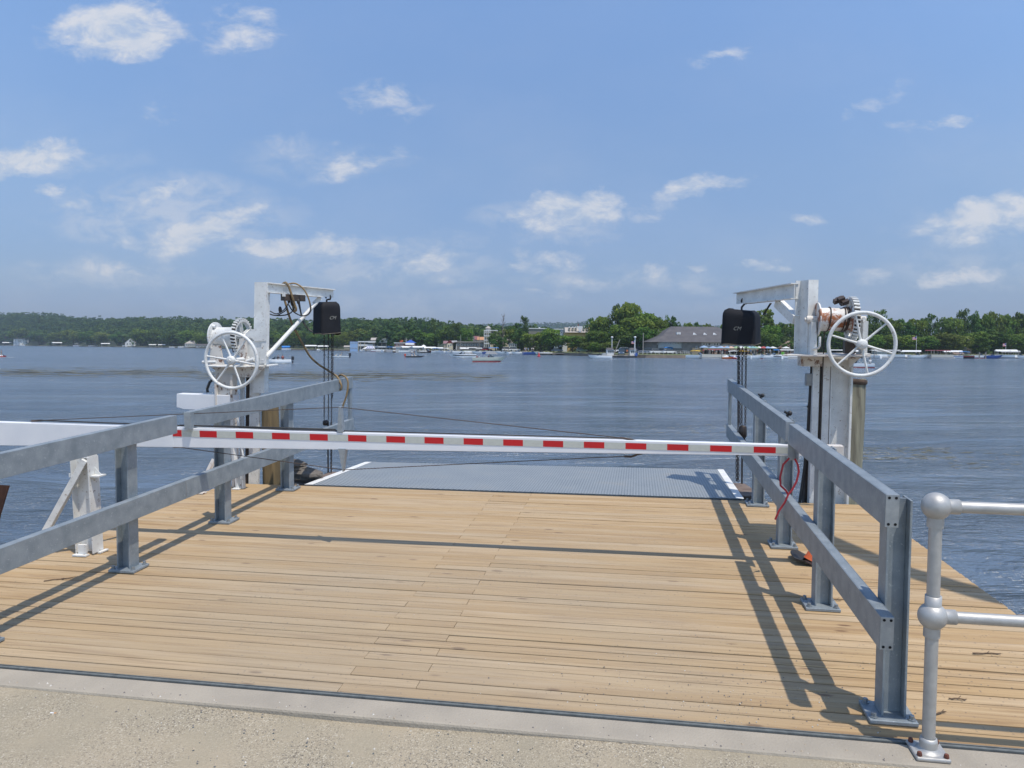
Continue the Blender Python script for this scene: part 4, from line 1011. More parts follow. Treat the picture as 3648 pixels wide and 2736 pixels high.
# tipped cone behind the second post
cn = thing('traffic_cone', 'orange traffic cone with black curled base behind the rail post', 'traffic cone', (1.245, 5.55, 0), dock=True)
q = DB_((1.245, 5.55, 0)); nb_ = 24
vs = []; 
for ring_r in (.045, .125):
    for j in range(nb_):
        an = 2 * PI * j / nb_; e_ = .5 if ring_r > .1 else 1
        x = ring_r * abs(math.cos(an)) ** e_ * (1 if math.cos(an) >= 0 else -1); y = ring_r * abs(math.sin(an)) ** e_ * (1 if math.sin(an) >= 0 else -1)
        vs.append((1.245 + x, 5.55 + y, .012 + (.035 if (x < -.05 and ring_r > .1) else 0)))
vs += [(x, y, z - .010) for x, y, z in vs]
q.add(vs, [(j, (j + 1) % nb_, nb_ + (j + 1) % nb_, nb_ + j) for j in range(nb_)] + [(2 * nb_ + j, 3 * nb_ + j, 3 * nb_ + (j + 1) % nb_, 2 * nb_ + (j + 1) % nb_) for j in range(nb_)] + [(nb_ + j, nb_ + (j + 1) % nb_, 3 * nb_ + (j + 1) % nb_, 3 * nb_ + j) for j in range(nb_)])
q.build('cone_base', M_black, cn)
q = DB_((1.245, 5.55, 0)); q.lathe([(.050, .013), (.044, .03), (.03, .14), (.014, .25), (0, .252)], (1.245, 5.55, 0), (.45, .1, 1), n=24); q.build('cone_body', M_orange, cn)

R = random.Random(9)
TW = [((3465, 2330), (3568, 2332), 'dark twig lying near the right edge of the deck'), ((3380, 2492), (3445, 2496), 'thin curved twig on the boards beside the silver pipe post'), ((3330, 2548), (3370, 2538), 'short forked twig at the foot of the silver pipe post'), ((155, 2073), (270, 2058), 'long dark sliver of wood across the left boards'), ((2963, 2137), (2998, 2142), 'curled twig on the boards behind the second rail post')]
for (p, r_, lab) in TW:
    a, b = dk(*p), dk(*r_); q = DB_(tuple(a)); n_ = 6; pts = [a + (b - a) * i / n_ + np.array([0, R.uniform(-.004, .004), .005 + R.uniform(0, .003)]) for i in range(n_ + 1)]
    q.tube(pts, [.0035] * n_ + [.0015], 5); q.tube([pts[3], pts[3] + np.array([.02, .02, .004])], .0018, 4)
    o = q.build('twig', M_twig); tag(o, lab, 'twig', 'twigs lying on the boards')
LF = [((187, 2522), 'white cigarette end with tan filter on the left gravel'), ]
a = dk(*LF[0][0]); q = DB_(tuple(a)); q.tube([a + np.array([-.012, 0, -.026]), a + np.array([.006, 0, -.026])], .0042, 8); q.cur = 1; q.tube([a + np.array([.0065, 0, -.026]), a + np.array([.018, .001, -.026])], .0042, 8)
o = q.build('cigarette_end', [M_white_clean, mat('tan_filter', (.6, .3, .12))]); tag(o, LF[0][1], 'cigarette end')
# bird splashes / leaf scraps as tiny chips on the boards
ST = [((1080, 1660), .22), ((1050, 1690), .19), ((1100, 1700), .17), ((1065, 1720), .15), ((1125, 1705), .12), ((1040, 1650), .16)]
LB = ['topmost dark stone of the heap beside the left rail post', 'large dark stone in the middle of the heap by the ramp', 'dark stone on the ramp side of the heap, half way down', 'lowest dark stone at the deck edge by the ramp corner', 'small dark stone at the right tip of the heap', 'dark stone hidden partly behind the left rail post']
for (i, ((u, v), r)) in enumerate([((1048, 1655), .11), ((1085, 1692), .16), ((1110, 1690), .10), ((1068, 1722), .13), ((1122, 1706), .06), ((1040, 1690), .13), ((1100, 1722), .12), ((1062, 1670), .10)]):
    c = np.array(qb(u, v, 7.75)); q = DB_(tuple(c)); q.sphere(c, r, 12, 8, (1.35, .8, .55)); R2 = random.Random(i)
    q.v = [tuple(c + (np.array(p) - c) * R2.uniform(.84, 1.12)) for p in q.v]
    q.sm = [False] * len(q.sm)
    # slope following the bank
    o = q.build('stone', M_stone); tag(o, (LB + ['flat dark stone under the edge of the ramp', 'wedge shaped dark stone near the top of the heap'])[i], 'stone', 'dark stones heaped beside the ramp')
q = DB_((-3.9, 7.9, -.5)); pA, pB2 = np.array(qb(1030, 1636, 7.8)), np.array(qb(1122, 1704, 7.8))
q.beam(pA, (pA + pB2) / 2 + np.array([0.03, 0, .02]), .05, .03); q.beam((pA + pB2) / 2 + np.array([.03, 0, .02]), pB2, .05, .03)
o = q.build('edge_board', M_pile, None); tag(o, 'curved brown board topping the dark stone heap by the ramp', 'board')

# unseen sheet added overhead, cut to the outline of the shadow it casts
SH_ = [(.87, 6.5), (1.05, 6.53), (1.3, 6.5), (1.5, 6.43), (1.6, 6.2), (1.73, 5.9), (1.95, 5.5), (2.3, 5.12), (3.3, 4.6), (3.3, 4.3), (2.6, 4.62), (2.1, 4.98), (1.78, 5.38), (1.55, 5.78), (1.3, 5.98), (.97, 6.03), (.9, 6.2)]
q = DB_((2.5, 5.2, 4.9)); q.prism([(x + .295 * 4.9, y - .213 * 4.9, 4.9 + .0 * x) for x, y in SH_], (0, 0, .01)); t = thing('unseen_shadow_caster', 'unseen sheet added overhead at the right to cast shadow across the deck', 'shadow caster', (2.5, 5.2, 4.9), dock=True)
q.build('shadow_sheet', M_can_ if False else M_white_clean, t)
q = DB_((2.5, 5.2, 4.9)); q.tube([(4.7, 3.4, 4.905), (6.2, 2.7, 4.9)], .012, 6); q.tube([(6.2, 2.7, 0), (6.2, 2.7, 5.0)], .05, 10); q.build('mast', M_alu, t)  # rope and mast are added along with the unseen sheet

# ------------------------------------------------------------------ lake
def m_water():
    m = bpy.data.materials.new('lake_water'); m.use_nodes = True; t = NT(m.node_tree); b = m.node_tree.nodes['Principled BSDF']
    b.inputs['Base Color'].default_value = (.022, .040, .062, 1); b.inputs['Roughness'].default_value = .16; b.inputs['IOR'].default_value = 1.42
    tc = t.n('ShaderNodeTexCoord'); P = tc.outputs['Object']
    def wave(sx, sy, sc, det, rot=0.0, dist=0.0):
        mp = t.n('ShaderNodeMapping'); t.l(P, mp.inputs[0]); mp.inputs['Scale'].default_value = (sx, sy, 1); mp.inputs['Rotation'].default_value = (0, 0, rot)
        n = t.n('ShaderNodeTexNoise'); n.inputs['Scale'].default_value = sc; n.inputs['Detail'].default_value = det; n.inputs['Roughness'].default_value = .55; n.inputs['Distortion'].default_value = dist; t.l(mp.outputs[0], n.inputs['Vector']); return n.outputs[0]
    h = t.m('ADD', t.m('MULTIPLY', wave(.55, 1.3, 1.1, 3, .25), .34), t.m('MULTIPLY', wave(1, 2.2, 2.7, 4, -.15, .4), .20))
    h = t.m('ADD', h, t.m('MULTIPLY', wave(1, 1.6, 9, 4, .3, .2), .05))
    gust = t.ramp(wave(.22, .75, .55, 6, .06, .6), (.38, .25), (.62, 1.9))
    h = t.m('MULTIPLY', h, gust)
    h = t.m('ADD', h, t.m('MULTIPLY', wave(.25, .8, .16, 3, .1), 1.2))
    h = t.m('ADD', h, t.m('MULTIPLY', wave(.16, .55, .9, 5, .05, .5), .55))
    bp = t.n('ShaderNodeBump'); bp.inputs['Strength'].default_value = 1.0; bp.inputs['Distance'].default_value = 1.0; t.l(h, bp.inputs['Height']); t.l(bp.outputs[0], b.inputs['Normal'])
    # slow drifts of lighter and darker water
    n = wave(.02, .09, 1, 4, .05); t.l(t.ramp(n, (.35, (.084, .120, .172)), (.65, (.126, .166, .216))), b.inputs['Base Color'])
    return m


g = MB()
g.add([(-4100, -60, 0), (4100, -60, 0), (4100, 3560, 0), (-4100, 3560, 0)], [(0, 1, 2, 3)])
wat = g.build('water', m_water()); tag(wat, 'blue rippled lake water', kind='structure')

# ------------------------------------------------------------------ far shore: profile by photograph column
SH = [(-700, 1500), (0, 1285), (300, 980), (620, 750), (1000, 500), (1250, 446), (1450, 353), (1700, 320), (2000, 282), (2150, 240), (2300, 222), (2650, 215), (2900, 225), (3100, 243), (3648, 255), (4400, 262)]
def shore(u): return float(np.interp(u, [a for a, _ in SH], [b for _, b in SH]))
def at(u, Y, z=0.0):
    d = ray(u, hor(u)); return (d[0] / d[1] * Y, Y, z)
def zpx(u, v, Y): return EYE + (hor(u) - v) * Y / F
def mpx(px, Y): return px * Y / F

HL = [(-700, 1100), (0, 1114), (160, 1113), (280, 1128), (420, 1131), (620, 1127), (760, 1134), (900, 1131), (1050, 1139), (1180, 1139), (1280, 1134), (1380, 1134), (1480, 1140), (1560, 1146), (1640, 1158), (1760, 1170), (2000, 1190), (2200, 1205)]
def ridge(u): return float(np.interp(u, [a for a, _ in HL], [b for _, b in HL]))
M_land = mat('mown_shore_grass', (.085, .12, .035), (.14, .13, .06), rough=.9, scale=.12)
M_hill = mat('wooded_hill_floor', (.018, .03, .012), (.03, .04, .018), rough=1, scale=.05)
M_bank = mat('brown_stone_bank', (.20, .16, .12), (.12, .10, .08), rough=.9, scale=.8, bump=.6, bscale=2)
US = list(range(-700, 4401, 50))
g = MB(); rows = []
TS = [(-1.2, 0), (-.35, 0), (.9, .5), (1.15, 2.2), (1.2, 40), (1.3, 110), (1.6, 420), (2.5, 900), (3, 1600)]
vs = []
for u in US:
    Ys = shore(u)
    for z, dy in TS: vs.append(at(u, Ys + dy, z))
n = len(TS)
for i in range(len(US) - 1):
    for j in range(n - 1):
        g.cur = 1 if j < 2 else 0; g.add([], [])
        g.f.append((i * n + j, (i + 1) * n + j, (i + 1) * n + j + 1, i * n + j + 1)); g.m.append(g.cur); g.sm.append(False)
g.v = vs
o = g.build('land', [M_land, M_bank]); tag(o, 'low green shore across the lake', kind='structure')

# left hill
def hill_z(u, Y):
    Ys = shore(u); f = max(0, min(1, (Y - Ys - 25) / 380)); zr = zpx(u, ridge(u), Ys + 405) - 11.5
    return 1.1 + (max(zr, 3) - 1.1) * (f ** .75)
UH = list(range(-700, 2201, 40)); g = MB(); ds = [20, 60, 110, 170, 240, 320, 405, 600]
vs = []
for u in UH:
    for d in ds: vs.append(at(u, shore(u) + d, hill_z(u, shore(u) + min(d, 405)) - .4 - (0 if d < 500 else 8)))
n = len(ds); g.add(vs, [(i * n + j, (i + 1) * n + j, (i + 1) * n + j + 1, i * n + j + 1) for i in range(len(UH) - 1) for j in range(n - 1)], True)
o = g.build('hill', M_hill); tag(o, 'long wooded hill behind the far shore', kind='structure')
# farther ridge behind the village
g = MB(); UR = list(range(1300, 4001, 60)); RZ = [(1300, 1160), (1560, 1158), (1700, 1152), (1850, 1147), (2000, 1145), (2090, 1141), (2250, 1150), (2600, 1158), (2850, 1165), (4000, 1170)]
rz = lambda u: float(np.interp(u, [a for a, _ in RZ], [b for _, b in RZ]))
vs = []
for u in UR:
    for (Y, f) in ((2100, .05), (2400, .45), (2800, .93), (3400, 1.0)): vs.append(at(u, Y, (zpx(u, rz(u), 2800) - 9) * f))
g.add(vs, [(i * 4 + j, (i + 1) * 4 + j, (i + 1) * 4 + j + 1, i * 4 + j + 1) for i in range(len(UR) - 1) for j in range(3)], True)
o = g.build('hills', M_hill); tag(o, 'hazy ridge far behind the village', kind='structure')


# ------------------------------------------------------------------ foliage
def m_leaf(name, lo, mid, hi, rnd=.5):
    m = bpy.data.materials.new(name); m.use_nodes = True; t = NT(m.node_tree); b = m.node_tree.nodes['Principled BSDF']
    at_ = t.n('ShaderNodeAttribute', attribute_name='tint', attribute_type='GEOMETRY'); oi = t.n('ShaderNodeObjectInfo')
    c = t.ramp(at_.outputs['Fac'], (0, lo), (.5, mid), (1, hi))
    h = t.n('ShaderNodeHueSaturation'); t.l(c, h.inputs['Color'])
    t.l(t.m('ADD', t.m('MULTIPLY', oi.outputs['Random'], rnd), 1 - rnd / 2), h.inputs['Value'])
    t.l(t.m('ADD', t.m('MULTIPLY', t.m('FRACT', t.m('MULTIPLY', oi.outputs['Random'], 9.7)), .045), .475), h.inputs['Hue'])
    t.l(h.outputs[0], b.inputs['Base Color']); b.inputs['Roughness'].default_value = .75; b.inputs['Specular IOR Level'].default_value = .2
    tr = t.n('ShaderNodeBsdfTranslucent'); t.l(h.outputs[0], tr.inputs[0]); mx = t.n('ShaderNodeMixShader'); mx.inputs[0].default_value = .30
    out = [x for x in m.node_tree.nodes if x.type == 'OUTPUT_MATERIAL'][0]; t.l(b.outputs[0], mx.inputs[1]); t.l(tr.outputs[0], mx.inputs[2]); t.l(mx.outputs[0], out.inputs[0])
    return m


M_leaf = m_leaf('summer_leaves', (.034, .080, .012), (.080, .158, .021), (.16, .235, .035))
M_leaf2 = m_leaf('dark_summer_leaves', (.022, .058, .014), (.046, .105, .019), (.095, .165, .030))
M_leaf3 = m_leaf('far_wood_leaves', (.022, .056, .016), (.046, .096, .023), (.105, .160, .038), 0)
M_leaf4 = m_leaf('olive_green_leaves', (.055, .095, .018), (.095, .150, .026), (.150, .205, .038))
M_bark = mat('grey_brown_bark', (.09, .07, .05), (.05, .04, .03), rough=.95, scale=3)
M_deadbark = mat('bare_dead_bark', (.22, .17, .13), (.15, .12, .1), rough=.95, scale=3)


def leaves(seed, nclump, nleaf, shape, size, squash=.8):
    """leaf sized quads on clumps spread through the crown: arrays of quads and a tint per quad"""
    R = np.random.RandomState(seed); V = []; T = []
    cl = []
    for i in range(nclump):
        for _ in range(30):
            p = R.uniform(-1, 1, 3)
            if shape(p): break
        cl.append(p)
    cl = np.array(cl)
    for c in cl:
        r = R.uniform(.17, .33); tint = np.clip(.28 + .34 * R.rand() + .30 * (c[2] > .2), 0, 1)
        for k_ in range(nleaf):
            d = R.normal(size=3); d /= np.linalg.norm(d); d[2] = abs(d[2]) if R.rand() < .72 else d[2]
            p = c + d * r * np.array([1, 1, squash]) * R.uniform(.75, 1.1)
            nn = d + R.normal(size=3) * .45; nn /= np.linalg.norm(nn)
            u = np.cross(nn, R.normal(size=3)); u /= np.linalg.norm(u); v = np.cross(nn, u); s_ = size * R.uniform(.6, 1.35)
            V.append([p + u * s_, p + v * s_ * .7, p - u * s_, p - v * s_ * .7]); T.append(np.clip(tint + R.uniform(-.28, .28), 0, 1))
    return np.array(V), np.array(T)


def mesh_np(name, V, T, m):
    """V (n,4,3) quads, T (n) tints"""
    n = len(V); me = bpy.data.meshes.new(name); me.vertices.add(n * 4); me.vertices.foreach_set('co', V.reshape(-1).astype(np.float32))
    me.loops.add(n * 4); me.loops.foreach_set('vertex_index', np.arange(n * 4, dtype=np.int32)); me.polygons.add(n)
    me.polygons.foreach_set('loop_start', np.arange(0, n * 4, 4, dtype=np.int32)); me.polygons.foreach_set('loop_total', np.full(n, 4, dtype=np.int32))
    me.materials.append(m); a = me.attributes.new('tint', 'FLOAT', 'FACE'); a.data.foreach_set('value', T.astype(np.float32)); me.update(calc_edges=True); return me


def sh_round(p): return p[0] ** 2 + p[1] ** 2 + (p[2] * 1.0) ** 2 < .62 and (p[0] ** 2 + p[1] ** 2 + p[2] ** 2 > .12)
def sh_tall(p): return (p[0] ** 2 + p[1] ** 2) < (.55 * (1 - max(0, p[2]) ** 2 * .8)) ** 2 * 1.6
def sh_wide(p): return p[0] ** 2 + p[1] ** 2 + (p[2] * 1.5) ** 2 < .75
def sh_cone(p): return math.hypot(p[0], p[1]) < .42 * (1 - (p[2] + 1) / 2.05)
PROTO = {}
for nm, sh, nc, nl, sz, mt, sd_ in (('round', sh_round, 60, 46, .062, M_leaf, 1), ('round2', sh_round, 40, 56, .062, M_leaf2, 2), ('tall', sh_tall, 62, 46, .058, M_leaf, 3), ('wide', sh_wide, 44, 52, .062, M_leaf, 4), ('olive', sh_round, 42, 54, .062, M_leaf4, 5), ('pine', sh_cone, 60, 34, .055, M_leaf2, 6), ('tall2', sh_tall, 60, 46, .058, M_leaf2, 8)):
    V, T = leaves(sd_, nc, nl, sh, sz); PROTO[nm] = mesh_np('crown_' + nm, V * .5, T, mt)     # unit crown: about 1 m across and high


def trunk_mesh(name, seed, m_=M_bark, bare=False):
    R = random.Random(seed); q = MB()
    q.tube([(0, 0, -.1), (.005, 0, .3), (-.01, .01, .62), (.01, 0, .95)], [.032, .024, .017, .004], 7)
    for i in range(26 if bare else 7):
        z = R.uniform(.33 if bare else .25, .93 if bare else .6); an = R.uniform(0, 2 * PI); L = R.uniform(.10, .26) * (1.1 - z * .5 if bare else 1); p = np.array([0, 0, z])
        d = np.array([math.cos(an), math.sin(an), R.uniform(.35, 1.0)]); e = p + d * L
        q.tube([p, p + d * L * .5 + np.array([0, 0, -.01]), e], [.010, .006, .002], 5)
        if bare:
            for k_ in range(3):
                an2 = an + R.uniform(-1, 1); s0 = p + d * L * R.uniform(.4, .9); q.tube([s0, s0 + np.array([math.cos(an2), math.sin(an2), .8]) * L * .4], [.004, .0015], 4)
    return q.data(name, m_)


TRK = [trunk_mesh('trunk_%d' % i, i) for i in range(3)]


def tree(u, vtop, Y, wpx, kind, label, vbase=None, group=None, cat='tree', name='tree', low=.08):
    """a tree at distance Y whose top stands at photograph row vtop"""
    base = 1.1 if vbase is None else zpx(u, vbase, Y)
    H = zpx(u, vtop, Y) - base; Wd = mpx(wpx, Y); x, y, _ = at(u, Y)
    t = bpy.data.objects.new(name, None); COL.objects.link(t); t.location = (x, y, base); t.rotation_euler = (0, 0, (u * 7.13) % 6.28); tag(t, label, cat, group)
    c = bpy.data.objects.new('crown', PROTO[kind]); COL.objects.link(c); c.parent = t; Hc = H * (1 - low); c.location = (0, 0, H - Hc * .5)
    c.scale = (Wd / .74, Wd / .74, Hc / (.92 if kind != 'pine' else 1.0))
    k_ = bpy.data.objects.new('trunk', TRK[int(u) % 3]); COL.objects.link(k_); k_.parent = t; k_.scale = (max(H, Wd) * .9,) * 2 + (H * .85,)
    return t


def wood(name, label, spots, seed, mt=M_leaf3, n_leaf=20, n_cl=9, sz=.11):
    """a wood that reads as one mass: one mesh made of many crowns"""
    R = np.random.RandomState(seed); PR = [leaves(seed * 10 + i, n_cl, n_leaf, sh_round, sz) for i in range(5)]; VV = []; TT = []
    for (x, y, z, w, h) in spots:
        V, T = PR[R.randint(5)]; an = R.uniform(0, 6.28); c, s = math.cos(an), math.sin(an)
        V = V @ np.array([[c, s, 0], [-s, c, 0], [0, 0, 1]]) * np.array([w * .62, w * .62, h * .60]) + np.array([x, y, z + h * .45]); VV.append(V); TT.append(np.clip(T * .55 + R.uniform(-.15, .55), 0, 1))
    me = mesh_np(name, np.concatenate(VV), np.concatenate(TT), mt); o = bpy.data.objects.new(name, me); COL.objects.link(o); tag(o, label, kind='stuff'); return o


R = random.Random(21); sp = []
for u in np.arange(-180, 2150, 4.0):
    Ys = shore(u)
    st = 4.0 / F * Ys
    for d in np.arange(30 if u < 1500 else 140, 415, 9.0):
        if R.random() > min(1, st * 9.0 / 110): continue
        uu = u + R.uniform(-2, 2); Y = Ys + d + R.uniform(-5, 5); x, y, _ = at(uu, Y); w = R.uniform(11, 20)
        sp.append((x, y, hill_z(uu, Y) - 1, w, R.uniform(10, 15.0)))
print('hill trees', len(sp))
wood('woods', 'unbroken green wood covering the long hill', sp, 3)
sp = []
for u in np.arange(1450, 3000, 7.0):
    for d in range(0, 9):
        Y = 2350 + d * 55 + R.uniform(-20, 20); f = .05 + .40 * (Y - 2100) / 300 if Y < 2400 else .45 + .48 * (Y - 2400) / 400
        uu = u + R.uniform(-4, 4); x, y, _ = at(uu, Y); sp.append((x, y, (zpx(uu, rz(uu), 2800) - 9) * min(f, .95) - 2, R.uniform(20, 30), R.uniform(13, 18)))
wood('far_woods', 'hazy blue green wood on the far ridge', sp, 4, n_leaf=14, n_cl=7, sz=.13)

# trees one can tell apart: (u, top row, width px, extra distance, kind)
GRP = [
 ('row of trees on the left shore', 'trees along the left shore', 'left shore', 15,
  [(20, 1180, 70, 'round2'), (75, 1166, 60, 'round'), (140, 1175, 60, 'round2'), (200, 1182, 62, 'round'), (262, 1170, 66, 'olive'), (312, 1176, 50, 'round'), (360, 1178, 60, 'olive'), (420, 1184, 46, 'round2'), (500, 1168, 60, 'round'), (556, 1166, 66, 'olive'), (610, 1178, 50, 'round2'), (668, 1172, 50, 'round'), (712, 1180, 44, 'olive'), (756, 1176, 46, 'round2')]),
 ('trees behind the left crane', 'trees behind the left crane arm', 'shore behind the left crane', 20,
  [(960, 1176, 60, 'round2'), (1005, 1182, 50, 'olive'), (1045, 1172, 52, 'round'), (1082, 1180, 46, 'round2'), (1120, 1184, 46, 'round'), (1160, 1182, 50, 'round2'), (1200, 1190, 40, 'round'), (1228, 1176, 44, 'olive')]),
 ('marina trees', 'trees behind the marina', 'marina', 40,
  [(1270, 1164, 62, 'olive'), (1312, 1184, 34, 'round2'), (1365, 1192, 40, 'round2'), (1416, 1185, 34, 'round'), (1452, 1170, 40, 'round2'), (1492, 1172, 50, 'round'), (1528, 1140, 30, 'pine'), (1549, 1143, 28, 'pine'), (1540, 1182, 66, 'round'), (1585, 1158, 62, 'round2'), (1626, 1150, 52, 'tall2'), (1660, 1163, 46, 'round')]),
]
ORD = ['first', 'second', 'third', 'fourth', 'fifth', 'sixth', 'seventh', 'eighth', 'ninth', 'tenth', 'eleventh', 'twelfth', 'thirteenth', 'fourteenth', 'fifteenth', 'sixteenth', 'seventeenth', 'eighteenth', 'nineteenth', 'twentieth']
KN = {'round': 'mid green', 'round2': 'dark green', 'tall': 'tall mid green', 'tall2': 'tall dark green', 'wide': 'broad green', 'olive': 'olive green', 'pine': 'pointed dark conifer'}
for (_, grp, where, dd, L) in GRP:
    cnt = {}
    tot = {k_: sum(1 for e in L if e[3] == k_) for k_ in KN}
    for (u, vt, w, kd) in L:
        cnt[kd] = cnt.get(kd, 0) + 1
        o_ = ORD[cnt[kd] - 1] + ' from left of the '
        tree(u, vt, shore(u) + dd, w, kd, ('%s%s trees by the %s' % (o_, KN[kd], where)) if tot[kd] > 1 else 'only %s tree by the %s' % (KN[kd], where), group=grp)
# village waterfront and the grove beside the ferry: (u, top, width, distance behind shore, kind, label)
VT = [(1700, 1172, 44, 110, 'round2', 'dark round tree left of the cream hotel tower'), (1728, 1170, 36, 130, 'round', 'tree whose top shows behind the hotel turret'),
 (1765, 1180, 46, 14, 'round2', 'low dark tree in front of the cream hotel wing'), (1778, 1200, 60, 10, 'round2', 'bushy tree at the foot of the bare dead tree'),
 (1816, 1158, 60, 22, 'wide', 'broad tree right of the bare dead tree'), (1838, 1150, 66, 30, 'round2', 'dark tree beside the tall thin tree by the hotel'), (1867, 1127, 34, 26, 'tall2', 'tall thin tree standing above the village trees'),
 (1850, 1172, 56, 12, 'round2', 'dark spreading tree nearest the right end of the hotel'), (1900, 1178, 76, 12, 'wide', 'broad leafy tree below the flat white roof'), (1925, 1180, 44, 16, 'round', 'leafy tree between the two flat roofed buildings'), (1962, 1165, 70, 12, 'round', 'big round tree with yellowing tips near the green float'), (1990, 1186, 50, 14, 'olive', 'pale tree left of the drooping willow'),
 (2040, 1186, 80, 12, 'wide', 'soft drooping willow in front of the dormered house'), (2064, 1190, 50, 16, 'olive', 'pale green crown behind the willow'), (2098, 1214, 56, 8, 'olive', 'low bush like tree right of the willow'), (2120, 1218, 46, 6, 'round', 'low tree at the waterline left of the ferry'),
 (2108, 1132, 50, 40, 'round2', 'dark tree behind the yellow wall of the dormered house'), (2146, 1120, 80, 45, 'round', 'tall tree left of the sparse dark spruce'), (2135, 1165, 80, 26, 'wide', 'wide green tree between dormered house and ferry'), (2180, 1212, 70, 14, 'olive', 'olive bush behind the white ferry cabin'),
 (2197, 1084, 60, 50, 'round2', 'sparse dark tree left of the tallest crown'), (2242, 1067, 96, 52, 'round', 'tallest leafy tree in the grove behind the ferry'), (2206, 1150, 80, 30, 'round', 'round leafy tree behind the left ferry lamp'), (2266, 1124, 110, 34, 'round', 'wide leafy tree below the tallest crown'), (2304, 1090, 92, 48, 'wide', 'high round tree right of the tallest crown'), (2330, 1106, 50, 52, 'olive', 'pale fringed tree on the right slope of the grove'),
 (2240, 1180, 80, 22, 'round2', 'shaded tree behind the ferry ramp'), (2290, 1160, 76, 26, 'round', 'leafy tree behind the grey pole by the ferry'), (2352, 1132, 60, 44, 'round', 'tree above the long roof slope of the lakeside hall'), (2376, 1122, 34, 50, 'tall', 'narrow tree rising behind the hall roof'), (2401, 1126, 44, 50, 'round2', 'dark tree at the roof ridge of the hall'), (2330, 1170, 70, 30, 'round2', 'dark tree just left of the hall roof'), (2370, 1165, 60, 40, 'round', 'tree half hidden by the hall roof'),
 (2452, 1144, 50, 90, 'round', 'tree showing over the hall ridge'), (2484, 1147, 40, 95, 'round2', 'small dark tree over the hall ridge'), (2514, 1147, 36, 100, 'round', 'round tree above the right hip of the hall'), (2545, 1152, 50, 90, 'olive', 'pale tree at the right end of the hall roof'), (2585, 1150, 60, 80, 'round', 'tree behind the black hoist cover'), (2620, 1155, 60, 70, 'round2', 'dark tree under the right crane arm'),
 (2712, 1092, 90, 34, 'round', 'tall bright tree beside the right hoist'), (2690, 1150, 70, 22, 'wide', 'low bright tree below the right hoist'), (2745, 1152, 70, 24, 'round', 'leafy tree between hoist and crane column'), (2730, 1175, 70, 16, 'olive', 'pale lower tree behind the terrace umbrellas'), (2776, 1148, 56, 60, 'round2', 'dark tree behind the brown roofed house'), (2808, 1144, 56, 64, 'round', 'tree seen against the right crane column'), (2812, 1216, 44, 8, 'round2', 'low dark bush before the brown roofed house'),
 (2860, 1150, 70, 50, 'round', 'tree behind the right crane column'), (2925, 1160, 70, 40, 'round2', 'tree behind the winch drum'), (2980, 1152, 70, 44, 'round', 'tree behind the winch ring gear'), (3040, 1145, 70, 40, 'round2', 'tree behind the right handwheel hub')]
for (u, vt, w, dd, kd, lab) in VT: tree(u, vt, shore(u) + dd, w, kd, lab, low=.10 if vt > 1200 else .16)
RT = [(3088, 1128, 80, 'round2'), (3126, 1106, 70, 'tall2'), (3100, 1180, 80, 'wide'), (3168, 1128, 76, 'round'), (3160, 1186, 84, 'olive'), (3215, 1136, 76, 'round2'), (3222, 1190, 90, 'round'), (3262, 1128, 72, 'round'), (3285, 1186, 90, 'wide'), (3308, 1117, 64, 'round2'), (3352, 1119, 66, 'olive'), (3345, 1178, 96, 'olive'), (3395, 1122, 60, 'round'), (3428, 1103, 52, 'tall2'), (3402, 1182, 90, 'olive'), (3460, 1120, 60, 'round2'), (3476, 1107, 40, 'tall'), (3480, 1176, 80, 'round'), (3512, 1110, 60, 'round'), (3542, 1094, 56, 'olive'), (3540, 1172, 86, 'round2'), (3575, 1112, 66, 'round'), (3618, 1112, 70, 'round2'), (3602, 1176, 84, 'wide'), (3648, 1115, 70, 'round'), (3660, 1180, 80, 'olive'), (3700, 1110, 80, 'round')]
cnt = {}
for (u, vt, w, kd) in RT:
    row = 'back' if vt < 1150 else 'front'; key = (kd, row); cnt[key] = cnt.get(key, 0) + 1; tot = sum(1 for e in RT if e[3] == kd and (e[1] < 1150) == (vt < 1150))
    lab = ('%s from left of the %s %s row trees beyond right crane' % (ORD[cnt[key] - 1], KN[kd], row)) if tot > 1 else 'only %s tree in the %s row beyond the right crane' % (KN[kd], row)
    tree(u, vt, shore(u) + (44 if row == 'back' else 16), w, kd, lab, group='trees on the right shore', low=.08)
# dark undergrowth filling between the trunks
sp = []
for u in np.arange(1780, 3760, 11):
    if 2390 < u < 2640: continue
    for d in (46, 62, 78, 94):
        uu = u + R.uniform(-6, 6); Y = shore(uu) + d + R.uniform(-4, 4); x, y, _ = at(uu, Y)
        mx_ = 7.5 if u < 2090 else (11.5 if u < 2420 else 8.5 if u < 3000 else 10.5); sp.append((x, y, 0, R.uniform(6, 9), R.uniform(mx_ * .7, mx_)))
wood('undergrowth', 'dark leafy undergrowth behind the village trees', sp, 6, M_leaf3, n_leaf=26, n_cl=10, sz=.10)
# bare dead tree
t = bpy.data.objects.new('dead_tree', None); COL.objects.link(t); Y = shore(1792) + 10; t.location = at(1792, Y, 1.1); tag(t, 'tall bare dead tree standing before the cream hotel', 'tree')
me = trunk_mesh('bare_trunk', 5, M_deadbark, True); H = zpx(1792, 1122, Y) - 1.1
o = bpy.data.objects.new('trunk', me); COL.objects.link(o); o.parent = t; o.scale = (H * .42, H * .42, H * 1.03)

